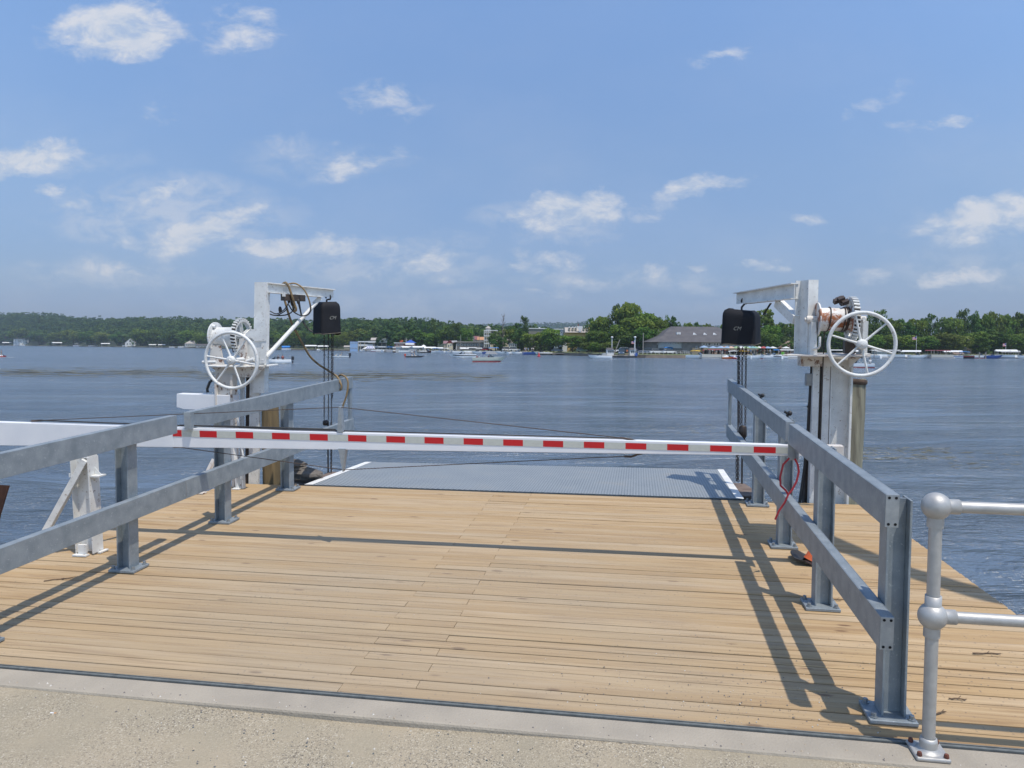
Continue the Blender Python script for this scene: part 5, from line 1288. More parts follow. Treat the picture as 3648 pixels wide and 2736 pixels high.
# ------------------------------------------------------------------ floating weed
g = MB(); R = random.Random(13)
def blot(x, y, w, l, z=.012):
    n = 9; P = []
    for i in range(n):
        an = 2 * PI * i / n; rr_ = R.uniform(.55, 1.1); P.append((x + math.cos(an) * w * rr_, y + math.sin(an) * l * rr_, z))
    g.add(P, [tuple(range(n))])
for i in range(2600):
    u = R.uniform(-200, 1800); f = R.gauss(0, 1)
    c = 1326 if u < 700 else 1334 + (u - 700) * .006; v = c + f * (10 if R.random() < .7 else 4)
    if abs(v - c) > 22 or (R.random() < .35 and u > 1500): continue
    if math.sin(u * .013 + v * .9) + math.sin(v * 1.7) < -.6: continue
    Y = EYE * F / (v - hor(u)); x, y, _ = at(u, Y); blot(x, y, R.uniform(.2, 1.5), R.uniform(.06, .35))
for (u0, u1, v0, v1, n_) in ((3080, 3400, 1594, 1640, 190), (3380, 3648, 1610, 1680, 40), (2300, 2640, 1512, 1545, 60), (3300, 3648, 1440, 1470, 24)):
    for i in range(n_):
        u, v = R.uniform(u0, u1), R.uniform(v0, v1)
        Y = EYE * F / (v - hor(u)); x, y, _ = at(u, Y); blot(x, y, R.uniform(.03, .22), R.uniform(.01, .06), .006)
o = g.build('floating_weed', mat('lake_weed', (.13, .125, .07), (.20, .18, .11), rough=.6, scale=2)); tag(o, 'brown green weed drifting in bands on the lake', kind='stuff')

# ------------------------------------------------------------------ village
def pm(name, c, c2=None, rough=.7, **k): return mat(name, c, c2, rough=rough, **k)
M_wwall = pm('white_clapboard', (.72, .72, .70)); M_cream = pm('cream_clapboard', (.62, .55, .40)); M_yel = pm('yellow_clapboard', (.62, .45, .16)); M_blue_w = pm('pale_blue_siding', (.28, .42, .62), (.24, .38, .58))
M_shin = pm('weathered_grey_shingle', (.20, .185, .17), (.14, .13, .125), scale=1.2); M_greyw = pm('pale_grey_wall', (.44, .45, .44)); M_tan = pm('tan_wall', (.42, .36, .28)); M_brick = pm('red_brown_brick', (.24, .10, .07)); M_redw = pm('barn_red_boards', (.32, .05, .04))
M_rf_g = pm('grey_asphalt_shingles', (.10, .092, .092), (.065, .06, .062), scale=.5); M_rf_b = pm('brown_shingles', (.22, .15, .11)); M_rf_o = pm('orange_brown_roof', (.50, .25, .12)); M_rf_w = pm('white_membrane_roof', (.75, .75, .74)); M_rf_r = pm('dull_red_roof', (.22, .08, .08)); M_rf_p = pm('pale_slate_roof', (.42, .38, .34), (.34, .31, .28))
M_glass = pm('dark_window_glass', (.03, .045, .06), rough=.15); M_trim = pm('white_trim', (.78, .78, .77)); M_dark = pm('shade_black', (.03, .03, .035)); M_blue = pm('royal_blue_canvas', (.02, .09, .42)); M_bluebr = pm('bright_blue_canvas', (.03, .20, .55))
M_pole = pm('weathered_pole', (.30, .27, .23)); M_stonew = pm('buff_stone', (.30, .25, .18), (.22, .18, .13), scale=.9)


def house(name, label, cat, u0, u1, vtop, Y, depth, wall, roof=None, rtype='flat', vr=None, wins=(), base=1.1, over=.3, group=None, wm=None):
    """walls from ground to row vtop between columns u0,u1; roof ridge at row vr; wins: (fx0, fx1, v0, v1)"""
    um = (u0 + u1) / 2; x, y, _ = at(um, Y); w = mpx(u1 - u0, Y); zt = zpx(um, vtop, Y)
    t = thing(name, label, cat, (x, y, base), math.atan2(x, y) * -.6, group=group)
    H = zt - base; q = MB(); q.box(-w / 2, w / 2, 0, depth, -.6, H); wo = q.build('wall', wall, t)
    if rtype == 'flat':
        q = MB(); q.box(-w / 2 - over, w / 2 + over, -over, depth + over, H + .003, H + .35); q.build('roof', roof, t)
    elif rtype == 'gable':          # ridge along x
        hr = zpx(um, vr, Y) - base; q = MB(); q.prism([(-w / 2 - over, -over, H), (-w / 2 - over, depth + over, H), (-w / 2 - over, depth / 2, hr)], (w + 2 * over, 0, 0)); q.build('roof', roof, t)
    elif rtype == 'front':          # gable end towards the lake
        hr = zpx(um, vr, Y) - base
        q = MB(); q.prism([(-w / 2, 0, H), (w / 2, 0, H), (0, 0, hr - .12)], (0, depth, 0)); q.build('gable', wm or wall, t)
        q = MB()
        for s_ in (-1, 1): q.beam((s_ * (w / 2 + over) / 2, -over, (H + hr) / 2 - .05), (s_ * (w / 2 + over) / 2, depth, (H + hr) / 2 - .05), math.hypot(w / 2 + over, hr - H + .1), .14, up=(s_ * (hr - H), 0, w / 2))
        q.build('roof', roof, t)
    elif rtype == 'hip':
        hr = zpx(um, vr, Y) - base; q = MB(); o_ = over; a = min(w, depth) * .45
        q.add([(-w / 2 - o_, -o_, H), (w / 2 + o_, -o_, H), (w / 2 + o_, depth + o_, H), (-w / 2 - o_, depth + o_, H), (-w / 2 + a, depth / 2, hr), (w / 2 - a, depth / 2, hr)], [(0, 1, 5, 4), (1, 2, 5), (2, 3, 4, 5), (3, 0, 4), (3, 2, 1, 0)]); q.build('roof', roof, t)
    for (f0, f1, v0, v1) in wins:
        z0, z1 = zpx(um, v1, Y) - base, zpx(um, v0, Y) - base; xx0, xx1 = -w / 2 + w * f0, -w / 2 + w * f1
        q = MB(); q.box(xx0, xx1, -.06, -.002, z0, z1); fo = q.build('window', M_trim, t); e = min(.12, (xx1 - xx0) * .15)
        q = MB(); q.box(xx0 + e, xx1 - e, -.09, -.061, z0 + e, z1 - e); q.build('pane', M_glass, fo)
    return t


def row(n, f0, f1, v0, v1, duty=.5): return [(f0 + (f1 - f0) * (i + .5 - duty / 2) / n, f0 + (f1 - f0) * (i + .5 + duty / 2) / n, v0, v1) for i in range(n)]


S_ = shore
house('lake_house', 'white three storey house with grey roof on the far left shore', 'house', 52, 98, 1207, S_(75) + 8, 10, M_wwall, M_rf_g, 'gable', 1201, row(5, .05, .95, 1210.5, 1213.5, .3) + row(5, .05, .95, 1217, 1220, .3) + row(4, .05, .95, 1224, 1227, .3), base=.9)
house('lake_house', 'white house with steep pointed gable on the left shore', 'house', 447, 480, 1221, S_(463) + 8, 9, M_wwall, M_rf_p, 'front', 1206, row(3, .1, .9, 1223, 1228) + [(.42, .58, 1213, 1219)])
house('porch', 'low white porch before the pointed gable house', 'porch', 438, 470, 1231, S_(455) + 4, 3, M_wwall, M_rf_w, 'flat', None, row(4, .05, .95, 1232, 1236, .6))
house('lake_house', 'white porch house with pale hipped roof behind the left winch drum', 'house', 660, 702, 1224, S_(680) + 8, 9, M_greyw, M_rf_p, 'hip', 1213, row(6, .05, .95, 1227, 1232))
house('lake_house', 'small grey house low on the shore beside the left handwheel', 'house', 700, 738, 1231, S_(720) + 7, 7, M_greyw, M_rf_g, 'gable', 1225, row(3, .1, .9, 1233, 1237))
house('boat_shed', 'small bright blue tarpaulin boat shed under the left crane brace', 'shed', 1005, 1030, 1237, S_(1017) + 1, 5, M_bluebr, M_bluebr, 'gable', 1232)
house('cottage', 'tan roofed cottage half hidden by trees left of the marina', 'cottage', 1226, 1244, 1236, S_(1235) + 8, 6, M_tan, M_rf_p, 'gable', 1231)
# marina building
Y = S_(1300) - 4
house('marina_block', 'pale blue two storey block at the left end of the marina', 'building', 1247, 1274, 1217, Y, 9, M_blue_w, M_rf_g, 'flat', None, row(5, .05, .98, 1220, 1224, .45) + row(5, .05, .98, 1238, 1243, .45), base=.4, over=.05)
t = thing('marina_pavilion', 'long white veranda building with flat white roof at the marina', 'building', at(1328, Y + 1, .4), -.0, None)
u0 = at(1328, Y)[0]; X_ = lambda u: at(u, Y)[0] - u0; Zz = lambda v: zpx(1320, v, Y) - .4
q = MB(); q.box(X_(1275), X_(1380), 2.4, 9, -.5, Zz(1221)); q.build('wall', M_greyw, t)
q = MB(); q.box(X_(1274), X_(1312), -.2, 9.3, Zz(1219.5), Zz(1215.5)); q.box(X_(1312), X_(1381), -.6, 9.3, Zz(1221), Zz(1215)); q.build('roof', M_rf_w, t)
q = MB(); q.box(X_(1276), X_(1330), .0, 2.4, Zz(1233.5), Zz(1232)); q.box(X_(1330), X_(1378), -.3, 2.4, Zz(1239), Zz(1237.5)); q.build('balcony', M_trim, t)
q = MB(); q.box(X_(1276), X_(1330), -.02, .03, Zz(1231.8), Zz(1227)); q.box(X_(1330), X_(1378), -.32, -.27, Zz(1237), Zz(1232.5)); q.build('balustrade', M_trim, t)
for u in (1276, 1284, 1299, 1329, 1345, 1360, 1376): q = MB(); q.box(X_(u) - .14, X_(u) + .14, -.1, .15, -.4, Zz(1221)); q.build('pillar', M_cream, t)
q = MB(); q.box(X_(1277), X_(1329), 2.33, 2.39, Zz(1226.5), Zz(1222)); q.box(X_(1333), X_(1375), 2.33, 2.39, Zz(1232), Zz(1224)); q.box(X_(1285), X_(1376), 2.33, 2.39, 0, Zz(1236)); q.build('window', M_glass, t)  # wide dark sheets stand in for the shade of the veranda recess
# striped awning tent
t = thing('striped_tent', 'blue and white striped awning tent in front of the marina veranda', 'tent', at(1325, Y - 6, .3)); u0 = at(1325, Y - 6)[0]
q = MB(); q2 = MB(); n_ = 9
for i in range(n_):
    a, b = 1312 + (1347 - 1312) * i / n_, 1312 + (1347 - 1312) * (i + 1) / n_; a2, b2 = 1318 + (1337 - 1318) * i / n_, 1318 + (1337 - 1318) * (i + 1) / n_
    (q if i % 2 else q2).prism([(X_(a) + at(1328, Y)[0] - u0, 0, zpx(1325, 1242, Y - 6) - .3), (X_(b) + at(1328, Y)[0] - u0, 0, zpx(1325, 1242, Y - 6) - .3), (X_(b2) + at(1328, Y)[0] - u0, 2.5, zpx(1325, 1232.5, Y - 6) - .3), (X_(a2) + at(1328, Y)[0] - u0, 2.5, zpx(1325, 1232.5, Y - 6) - .3)], (0, .03, .05))
q.build('blue_stripes', pm('striped_blue_canvas', (.06, .10, .32)), t); q2.build('white_stripes', M_trim, t)
q = MB(); q.prism([(X_(1298) + 0, 0, zpx(1325, 1243, Y - 6) - .3), (X_(1312), 0, zpx(1325, 1242, Y - 6) - .3), (X_(1318), 2.5, zpx(1325, 1232.5, Y - 6) - .3)], (0, .03, .05)); q.build('end_flap', M_trim, t)
q = MB()
for u in (1300, 1312, 1330, 1346): q.box(X_(u) - .05, X_(u) + .05, -.05, .05, -.6, zpx(1325, 1242, Y - 6) - .3)
q.build('tent_poles', M_trim, t)
house('shop_building', 'grey roofed building behind the marina veranda, its left end', 'building', 1322, 1352, 1212, S_(1340) + 30, 9, M_tan, M_rf_p, 'gable', 1203)
house('shop_building', 'dull grey green roofed building behind the marina, right of the pale one', 'building', 1356, 1394, 1216, S_(1375) + 34, 9, M_shin, pm('grey_green_roof', (.17, .19, .16)), 'gable', 1206)
house('brick_shop', 'low brick shop under the small red cupola', 'building', 1406, 1442, 1223, S_(1424) + 8, 8, M_brick, M_rf_w, 'flat', None, row(3, .1, .9, 1227, 1232, .6))
house('cupola', 'small cupola with orange red pointed roof over the brick shop', 'cupola', 1425, 1438, 1216, S_(1424) + 12, 2.5, M_redw, pm('orange_red_roof', (.55, .14, .06)), 'hip', 1210, base=zpx(1430, 1223, S_(1424) + 12) - .3)
house('restaurant', 'restaurant with blue canvas front and white deck right of the cupola', 'restaurant', 1444, 1478, 1221, S_(1460) + 6, 9, M_brick, M_blue, 'hip', 1211, row(4, .05, .95, 1228, 1233, .7))
house('house', 'grey roofed house behind the blue canvas restaurant', 'house', 1440, 1466, 1211, S_(1450) + 28, 9, M_greyw, M_rf_g, 'gable', 1203)
Yq = S_(1460) + 3; q = MB(); q.box(*sorted((at(1444, Yq)[0], at(1474, Yq)[0])), Yq, Yq + 2.5, zpx(1460, 1228, Yq), zpx(1460, 1221.5, Yq)); q.v = [tuple(p) for p in q.v]; o = q.build('white_valance', M_trim); tag(o, 'white canvas canopy hanging below the blue restaurant front', 'canopy')
house('terrace', 'long white railed terrace over the water at the restaurant', 'terrace', 1410, 1497, 1237.5, S_(1455) - 2, 5, M_greyw, M_rf_w, 'flat', None, base=.2)
house('boathouse', 'small white boathouse with rounded roof right of the restaurant', 'boathouse', 1502, 1515, 1234, S_(1508) + 2, 5, M_wwall, M_rf_w, 'hip', 1228, [(.35, .65, 1236, 1241)])
house('harbour_shop', 'red gabled shop with white sign facing the village shore', 'shop', 1592, 1612, 1223, S_(1600) + 24, 9, M_cream, M_rf_r, 'front', 1212, [(.2, .45, 1228, 1236), (.55, .85, 1226, 1232)], wm=M_redw)
house('annexe', 'lean mauve roofed annexe joined left of the red gabled shop', 'building', 1581, 1593, 1224, S_(1600) + 25, 8, M_tan, pm('mauve_roof', (.25, .14, .15)), 'gable', 1214)
Yq = S_(1618) + 30; q = MB(); q.box(at(1609, Yq)[0], at(1628, Yq)[0], Yq, Yq + .3, zpx(1618, 1220, Yq), zpx(1618, 1213.5, Yq)); q.box(at(1613, Yq)[0] - .1, at(1613, Yq)[0] + .1, Yq + .3, Yq + .5, 1, zpx(1618, 1214, Yq)); o = q.build('billboard', M_trim); tag(o, 'white billboard panel right of the red gabled shop', 'billboard')
house('store', 'long low dark store with pale roof edge along the village street', 'building', 1624, 1724, 1219.5, S_(1670) + 34, 9, M_shin, M_rf_p, 'flat', None, row(8, .03, .97, 1225, 1232, .5), over=.6)
house('house', 'slate grey roofed house above the long low store', 'house', 1650, 1688, 1213, S_(1668) + 60, 10, M_tan, M_rf_g, 'gable', 1198, row(3, .1, .9, 1214, 1217))
house('house', 'white gabled dormer house right of the slate grey roof', 'house', 1671, 1692, 1216, S_(1668) + 48, 8, M_wwall, M_rf_p, 'front', 1209)
house('house', 'dark blue roofed house at the left end of the long store', 'house', 1628, 1652, 1214, S_(1640) + 62, 9, M_shin, pm('blue_black_roof', (.06, .07, .10)), 'gable', 1208)
house('house', 'house with dark red roof just left of the orange roof', 'house', 1688, 1703, 1210, S_(1695) + 75, 8, M_tan, M_rf_r, 'gable', 1197)
house('house', 'house with bright orange roof left of the cream hotel tower', 'house', 1702, 1732, 1211, S_(1716) + 50, 9, M_tan, M_rf_o, 'gable', 1200, row(3, .1, .9, 1213, 1217))
# hotel
Yh = S_(1745) + 36; uh = 1738
t = thing('hotel', 'cream hotel with pointed turret and stacked white balconies', 'hotel', at(uh, Yh, 1.1)); xh = at(uh, Yh)[0]; hx = lambda u: at(u, Yh)[0] - xh; hz = lambda v: zpx(uh, v, Yh) - 1.1
q = MB(); q.box(hx(1725), hx(1748), .6, 10, -.5, hz(1177)); q.build('tower_wall', M_cream, t)
q = MB(); q.box(hx(1748), hx(1771), 1.5, 11, -.5, hz(1178)); q.build('wing_wall', M_cream, t)
q = MB(); q.box(hx(1723.5), hx(1772), -.3, 11, hz(1178.5), hz(1176)); q.build('cornice', M_trim, t)
q = MB(); q.lathe([(1.15, 0), (1.15, hz(1169) - hz(1176)), (1.5, hz(1169) - hz(1176)), (.1, hz(1160.5) - hz(1176)), (.03, hz(1158) - hz(1176))], ((hx(1738)), 2.5, hz(1176)), n=8, smooth=False); q.build('turret', [M_rf_p], t)
for v in (1184, 1198, 1213, 1225):
    q = MB(); q.box(hx(1724), hx(1747), -.9, .6, hz(v + 1.0), hz(v)); q.box(hx(1724), hx(1747), -.95, -.9, hz(v), hz(v - 2.3)); q.build('balcony', M_trim, t)
for u in (1725, 1732, 1740, 1746.5): q = MB(); q.box(hx(u) - .1, hx(u) + .1, -.9, -.7, -.4, hz(1184)); q.build('pillar', M_trim, t)
for (a, b, v0, v1) in [(1727, 1731, 1179, 1183), (1734, 1738, 1179, 1183), (1741, 1745, 1179, 1183), (1728, 1733, 1188, 1196), (1739, 1744, 1188, 1196), (1728, 1733, 1202, 1210), (1739, 1744, 1202, 1210), (1728, 1733, 1217, 1223), (1739, 1744, 1217, 1223), (1728, 1745, 1228, 1236), (1752, 1757, 1181, 1186), (1762, 1767, 1181, 1186), (1752, 1757, 1193, 1199), (1762, 1767, 1193, 1199)]:
    q = MB(); yy0 = .52 if a < 1748 else 1.42; q.box(hx(a), hx(b), yy0, yy0 + .078, hz(v1), hz(v0)); q.build('window', M_glass, t)
house('hotel_wing', 'long hotel wing with mauve grey gables behind the bare tree', 'building', 1793, 1842, 1178, S_(1820) + 40, 10, M_cream, pm('mauve_grey_roof', (.24, .21, .22)), 'gable', 1171, row(4, .05, .95, 1180, 1186, .5))
house('inn_porch', 'white two storey porch at the foot of the hotel wing', 'building', 1812, 1841, 1222, S_(1826) + 22, 6, M_wwall, M_rf_p, 'hip', 1215, row(4, .05, .95, 1226, 1234, .6))
house('flat_block', 'tan block with white roof edge behind the leafy village trees', 'building', 1883, 1946, 1172, S_(1915) + 46, 14, pm('drab_block_wall', (.24, .23, .18)), M_rf_w, 'flat', None, base=1.1)
house('roof_vent', 'small white vent on the tan flat roofed block', 'vent', 1919, 1924, 1169.5, S_(1915) + 50, 1, M_trim, M_trim, 'flat', base=zpx(1920, 1172, S_(1915) + 50), over=.02)
house('flat_block', 'pale grey blue block with white roof edge left of the dormered house', 'building', 1975, 2018, 1174.5, S_(1996) + 40, 14, pm('grey_blue_wall', (.38, .46, .53)), M_rf_w, 'flat', None, row(3, .25, .95, 1181, 1187, .5), base=1.1)
house('cottage', 'little white gabled cottage left of the drooping willow', 'cottage', 2004, 2020, 1210, S_(2012) + 24, 6, M_wwall, M_rf_w, 'front', 1203)
# dormered house
Yd = S_(2056) + 44; t = thing('dormered_house', 'cream mansard house with white roofed dormers behind the willow', 'house', at(2056, Yd, 1.1)); xd = at(2056, Yd)[0]; dx_ = lambda u: at(u, Yd)[0] - xd; dz_ = lambda v: zpx(2056, v, Yd) - 1.1
q = MB(); q.box(dx_(2014), dx_(2106), 2.0, 12, -.5, dz_(1184)); q.build('wall', M_yel, t)
q = MB(); q.prism([(dx_(2013), .6, dz_(1184.5)), (dx_(2013), 13, dz_(1184.5)), (dx_(2013), 10, dz_(1166)), (dx_(2013), 3.5, dz_(1166))], (dx_(2104) - dx_(2013), 0, 0)); q.build('roof', M_rf_p, t)
for (a, b, vt_, vb) in [(2026, 2033, 1163.5, 1177), (2038, 2045, 1163.5, 1177), (2049, 2055, 1163, 1177), (2078, 2084, 1161, 1176), (2089, 2095, 1162, 1176)]:
    q = MB(); xm = dx_((a + b) / 2); hw = (dx_(b) - dx_(a)) / 2; q.box(xm - hw * .8, xm + hw * .8, 1.0, 4, dz_(vb), dz_(vt_ + 4)); dd_ = q.build('dormer', M_cream, t)
    q = MB(); q.prism([(xm - hw, .8, dz_(vt_ + 4.4)), (xm + hw, .8, dz_(vt_ + 4.4)), (xm, .8, dz_(vt_))], (0, 3.5, 0)); q.build('dormer_roof', M_rf_w, dd_); q = MB(); q.box(xm - hw * .28, xm + hw * .28, .93, .995, dz_(vb - 3), dz_(vt_ + 6.5)); q.build('window', M_glass, dd_)
q = MB(); q.prism([(dx_(2054), .5, dz_(1162)), (dx_(2078), .5, dz_(1162)), (dx_(2066), .5, dz_(1184))], (0, .25, 0)); q.build('gable_face', M_rf_w, t)
q = MB(); q.box(dx_(2062), dx_(2065), 5, 6, dz_(1163), dz_(1153)); q.build('chimney', M_brick, t)
q = MB(); q.box(dx_(2098), dx_(2106), 1.0, 3, dz_(1216), dz_(1156)); q.build('end_bay', M_yel, t)
# lakeside hall
Yc = S_(2480) + 16; t = thing('lakeside_hall', 'large hall with sweeping grey shingle roof at the ferry landing', 'hall', at(2480, Yc, 1.1)); xc = at(2480, Yc)[0]; kx = lambda u: at(u, Yc)[0] - xc; kz = lambda v: zpx(2480, v, Yc) - 1.1
D_ = 26
q = MB(); q.box(kx(2318), kx(2347), 1.2, D_, -.5, kz(1219)); q.box(kx(2431), kx(2500), .4, D_, -.5, kz(1219)); q.build('shingle_wall', M_shin, t)
q = MB(); q.box(kx(2347), kx(2431), .8, D_ - 1, -.5, kz(1219)); q.box(kx(2500), kx(2690), .9, D_ - 1, kz(1239), kz(1219)); q.build('pale_wall', M_greyw, t)
q = MB(); q.box(kx(2466), kx(2498), .0, .39, -.5, kz(1238)); q.box(kx(2498), kx(2560), -3.2, .89, kz(1247), kz(1238)); q.box(kx(2560), kx(2690), -3.2, .89, kz(1247), kz(1238)); q.build('stone_wall', M_stonew, t)
q = MB(); q.box(kx(2500), kx(2690), .9, D_ - 1, -.5, kz(1247.5)); q.build('terrace_shade', M_dark, t)  # solid near-black block stands in for shade under the open terrace
q = MB()
E0 = [(kx(2307), -.6), (kx(2698), -.6), (kx(2698), D_ + 2), (kx(2307), D_ + 2)]; E1 = [(kx(2366), 4), (kx(2650), 4), (kx(2650), D_ - 4), (kx(2366), D_ - 4)]; E2 = [(kx(2420), D_ / 2 - .5), (kx(2590), D_ / 2 - .5), (kx(2590), D_ / 2 + .5), (kx(2420), D_ / 2 + .5)]
ze, zm, zr_ = kz(1219), kz(1197), zpx(2480, 1164, Yc + D_ / 2) - 1.1
vs = [(x, y, ze) for x, y in E0] + [(x, y, zm) for x, y in E1] + [(x, y, zr_) for x, y in E2]
q.add(vs, [(3, 2, 1, 0)] + [(a + i, a + (i + 1) % 4, a + 4 + (i + 1) % 4, a + 4 + i) for a in (0, 4) for i in range(4)] + [(8, 9, 10, 11)]); rf = q.build('roof', M_rf_g, t)
for u in (2489, 2527, 2562):
    q = MB(); zb_ = kz(1194); q.prism([(kx(u - 9), 5.2, zb_), (kx(u + 9), 5.2, zb_), (kx(u), 5.2, zb_ + .75)], (0, 2.2, .2)); q.build('dormer_vent', M_trim, rf)
for u in (2426, 2434): q = MB(); q.box(kx(u - 3), kx(u + 3), 5.0, 7, kz(1191), kz(1183)); q.build('roof_unit', M_rf_w, rf)
for (a, b, v0, v1, yf) in [(2381, 2386, 1221, 1226, .8), (2388, 2393, 1221, 1226, .8), (2395, 2399, 1221, 1226, .8), (2406, 2411, 1221, 1226, .8), (2414, 2420, 1221, 1226, .8), (2507, 2513, 1222, 1230, .9), (2516, 2522, 1222, 1230, .9), (2525, 2534, 1221, 1231, .9), (2546, 2552, 1221, 1231, .9), (2555, 2561, 1221, 1231, .9), (2565, 2571, 1221, 1231, .9), (2343, 2346, 1222, 1228, 1.2), (2479, 2484, 1233, 1243, .0), (2596, 2602, 1221, 1231, .9), (2606, 2612, 1221, 1231, .9), (2433, 2448, 1250, 1265, .4)]:
    q = MB(); q.box(kx(a), kx(b), yf - .07, yf - .003, kz(v1), kz(v0)); fo = q.build('window', M_trim, t); q = MB(); q.box(kx(a) + .08, kx(b) - .08, yf - .1, yf - .072, kz(v1) + .08, kz(v0) - .08); q.build('pane', M_glass, fo)
for u in (2520, 2542, 2565, 2590): q = MB(); q.box(kx(u) - .1, kx(u) + .1, -3.1, -2.9, -.4, kz(1247)); q.build('pillar', M_trim, t)
q = MB(); n_ = 10; r_ = mpx(9, Yc); vs = []
for y_ in (-4.2, .35): vs += [(kx(2377) + (kx(2393) - kx(2361)) / 2 * math.cos(PI * i / n_), y_ + (.0 if y_ > 0 else .9 * (1 - math.sin(PI * i / n_))), kz(1246) + r_ * 1.1 * math.sin(PI * i / n_)) for i in range(n_ + 1)]
q.add(vs, [(i, i + 1, n_ + 2 + i, n_ + 1 + i) for i in range(n_)]); q.add(vs[:n_ + 1], [tuple(range(n_ + 1))]); q.build('blue_barrel_awning', M_bluebr, t)
q = MB(); q.box(kx(2363), kx(2364), -4, -3.9, -.4, kz(1246)); q.box(kx(2391), kx(2392), -4, -3.9, -.4, kz(1246)); q.box(kx(2370), kx(2386), .72, .79, 0, kz(1247)); q.build('entrance', M_dark, t)  # doorway panel carries shade in its near-black colour; awning posts share it
house('low_building', 'low blue grey roofed building behind the parked cars', 'building', 2268, 2350, 1252, S_(2300) + 26, 8, M_shin, pm('blue_grey_roof', (.13, .17, .24)), 'gable', 1241)
house('lake_house', 'brown roofed house beside the right crane column', 'house', 2786, 2846, 1241, S_(2815) + 18, 9, pm('brown_wall', (.16, .11, .08)), M_rf_b, 'hip', 1214)
house('lake_house', 'pinkish cottage half hidden among the trees on the right shore', 'cottage', 3404, 3432, 1262, S_(3418) + 5, 5, pm('pink_wall', (.5, .32, .26)), M_rf_b, 'gable', 1256)
house('lake_house', 'small pale house glimpsed between tall trees on the right shore', 'house', 3446, 3460, 1216, S_(3450) + 22, 6, M_tan, M_rf_g, 'gable', 1206)
house('boat_shed', 'white flat roofed boat shelter behind the right handwheel rim', 'shelter', 3120, 3160, 1249, S_(3140) + 6, 5, M_greyw, M_rf_p, 'hip', 1241)


def pole(name, label, cat, u, v0, v1, Y, r=.14, m=M_pole, cross=False, cans=0, group=None):
    x, y, _ = at(u, Y); z0 = zpx(u, v1, Y) - .5; z1 = zpx(u, v0, Y); t = thing(name, label, cat, (x, y, z0), group=group)
    q = MB(); q.tube([(0, 0, 0), (0, 0, z1 - z0)], [r, r * .7], 8); q.build('shaft', m, t)
    if cross: q = MB(); q.box(-1, 1, -.06, .06, z1 - z0 - .9, z1 - z0 - .75); q.build('crossarm', m, t)
    for i in range(cans): q = MB(); q.lathe([(0, 0), (.28, 0), (.28, .8), (0, .85)], ((-.45 + .9 * i), 0, z1 - z0 - 1.9), n=10); q.build('transformer', M_ltgrey, t)
    return t


pole('utility_pole', 'utility pole rising behind the red gabled shop', 'utility pole', 1641, 1193, 1240, S_(1641) + 8); pole('utility_pole', 'utility pole in front of the orange roofed house', 'utility pole', 1707, 1193, 1242, S_(1707) + 8)
pole('utility_pole', 'bare grey pole between the ferry and the parked cars', 'utility pole', 2291, 1186, 1266, S_(2291) + 3, r=.17); pole('utility_pole', 'utility pole with two transformers above the hall roof', 'utility pole', 2345, 1173, 1240, S_(2345) + 30, cans=2, cross=True)
pole('post', 'short post with white head at the village shore', 'post', 1626, 1227, 1242, S_(1626) + 4, r=.12, m=M_trim); pole('mast', 'white mast behind the restaurant cupola', 'mast', 1447, 1198, 1215, S_(1447) + 20, r=.1, m=M_trim)
M_fr = pm('flag_red', (.5, .04, .05)); M_fw = pm('flag_white', (.75, .75, .75)); M_fb = pm('flag_blue', (.03, .05, .22))


def flag(u, vt, vb, Y, wpx, vf0, vf1, lab, side=-1):
    t = pole('flagpole', lab, 'flagpole', u, vt, vb, Y, r=.07, m=M_trim); z0 = t.location[2]; w = mpx(wpx, Y) * side; za, zb = zpx(u, vf0, Y) - z0, zpx(u, vf1, Y) - z0; q = MB(); n_ = 7
    for i in range(n_):
        for j in range(4):
            c0, c1 = zb + (za - zb) * i / n_, zb + (za - zb) * (i + 1) / n_; x0, x1 = w * j / 4, w * (j + 1) / 4; f_ = lambda x: (.15 * math.sin(x * 3), -.12 * abs(x))
            q.cur = 2 if (j < 2 and i > 2) else (i % 2); y0, d0 = f_(x0); y1, d1 = f_(x1); q.add([(x0, y0, c0 + d0), (x1, y1, c0 + d1), (x1, y1, c1 + d1), (x0, y0, c1 + d0)], [(0, 1, 2, 3)])
    q.build('flag', [M_fr, M_fw, M_fb], t); return t


flag(3264, 1195, 1266, S_(3264) + 2, 14, 1199, 1210, 'flagpole with striped flag on the right shore beyond the handwheel'); flag(3583, 1221, 1262, S_(3583) + 2, 11, 1223, 1233, 'low flagpole with striped flag near the right edge of the shore')
flag(2260, 1213, 1240, S_(2260) + 12, 11, 1215, 1224, 'flagpole with striped flag behind the right ferry cabin')

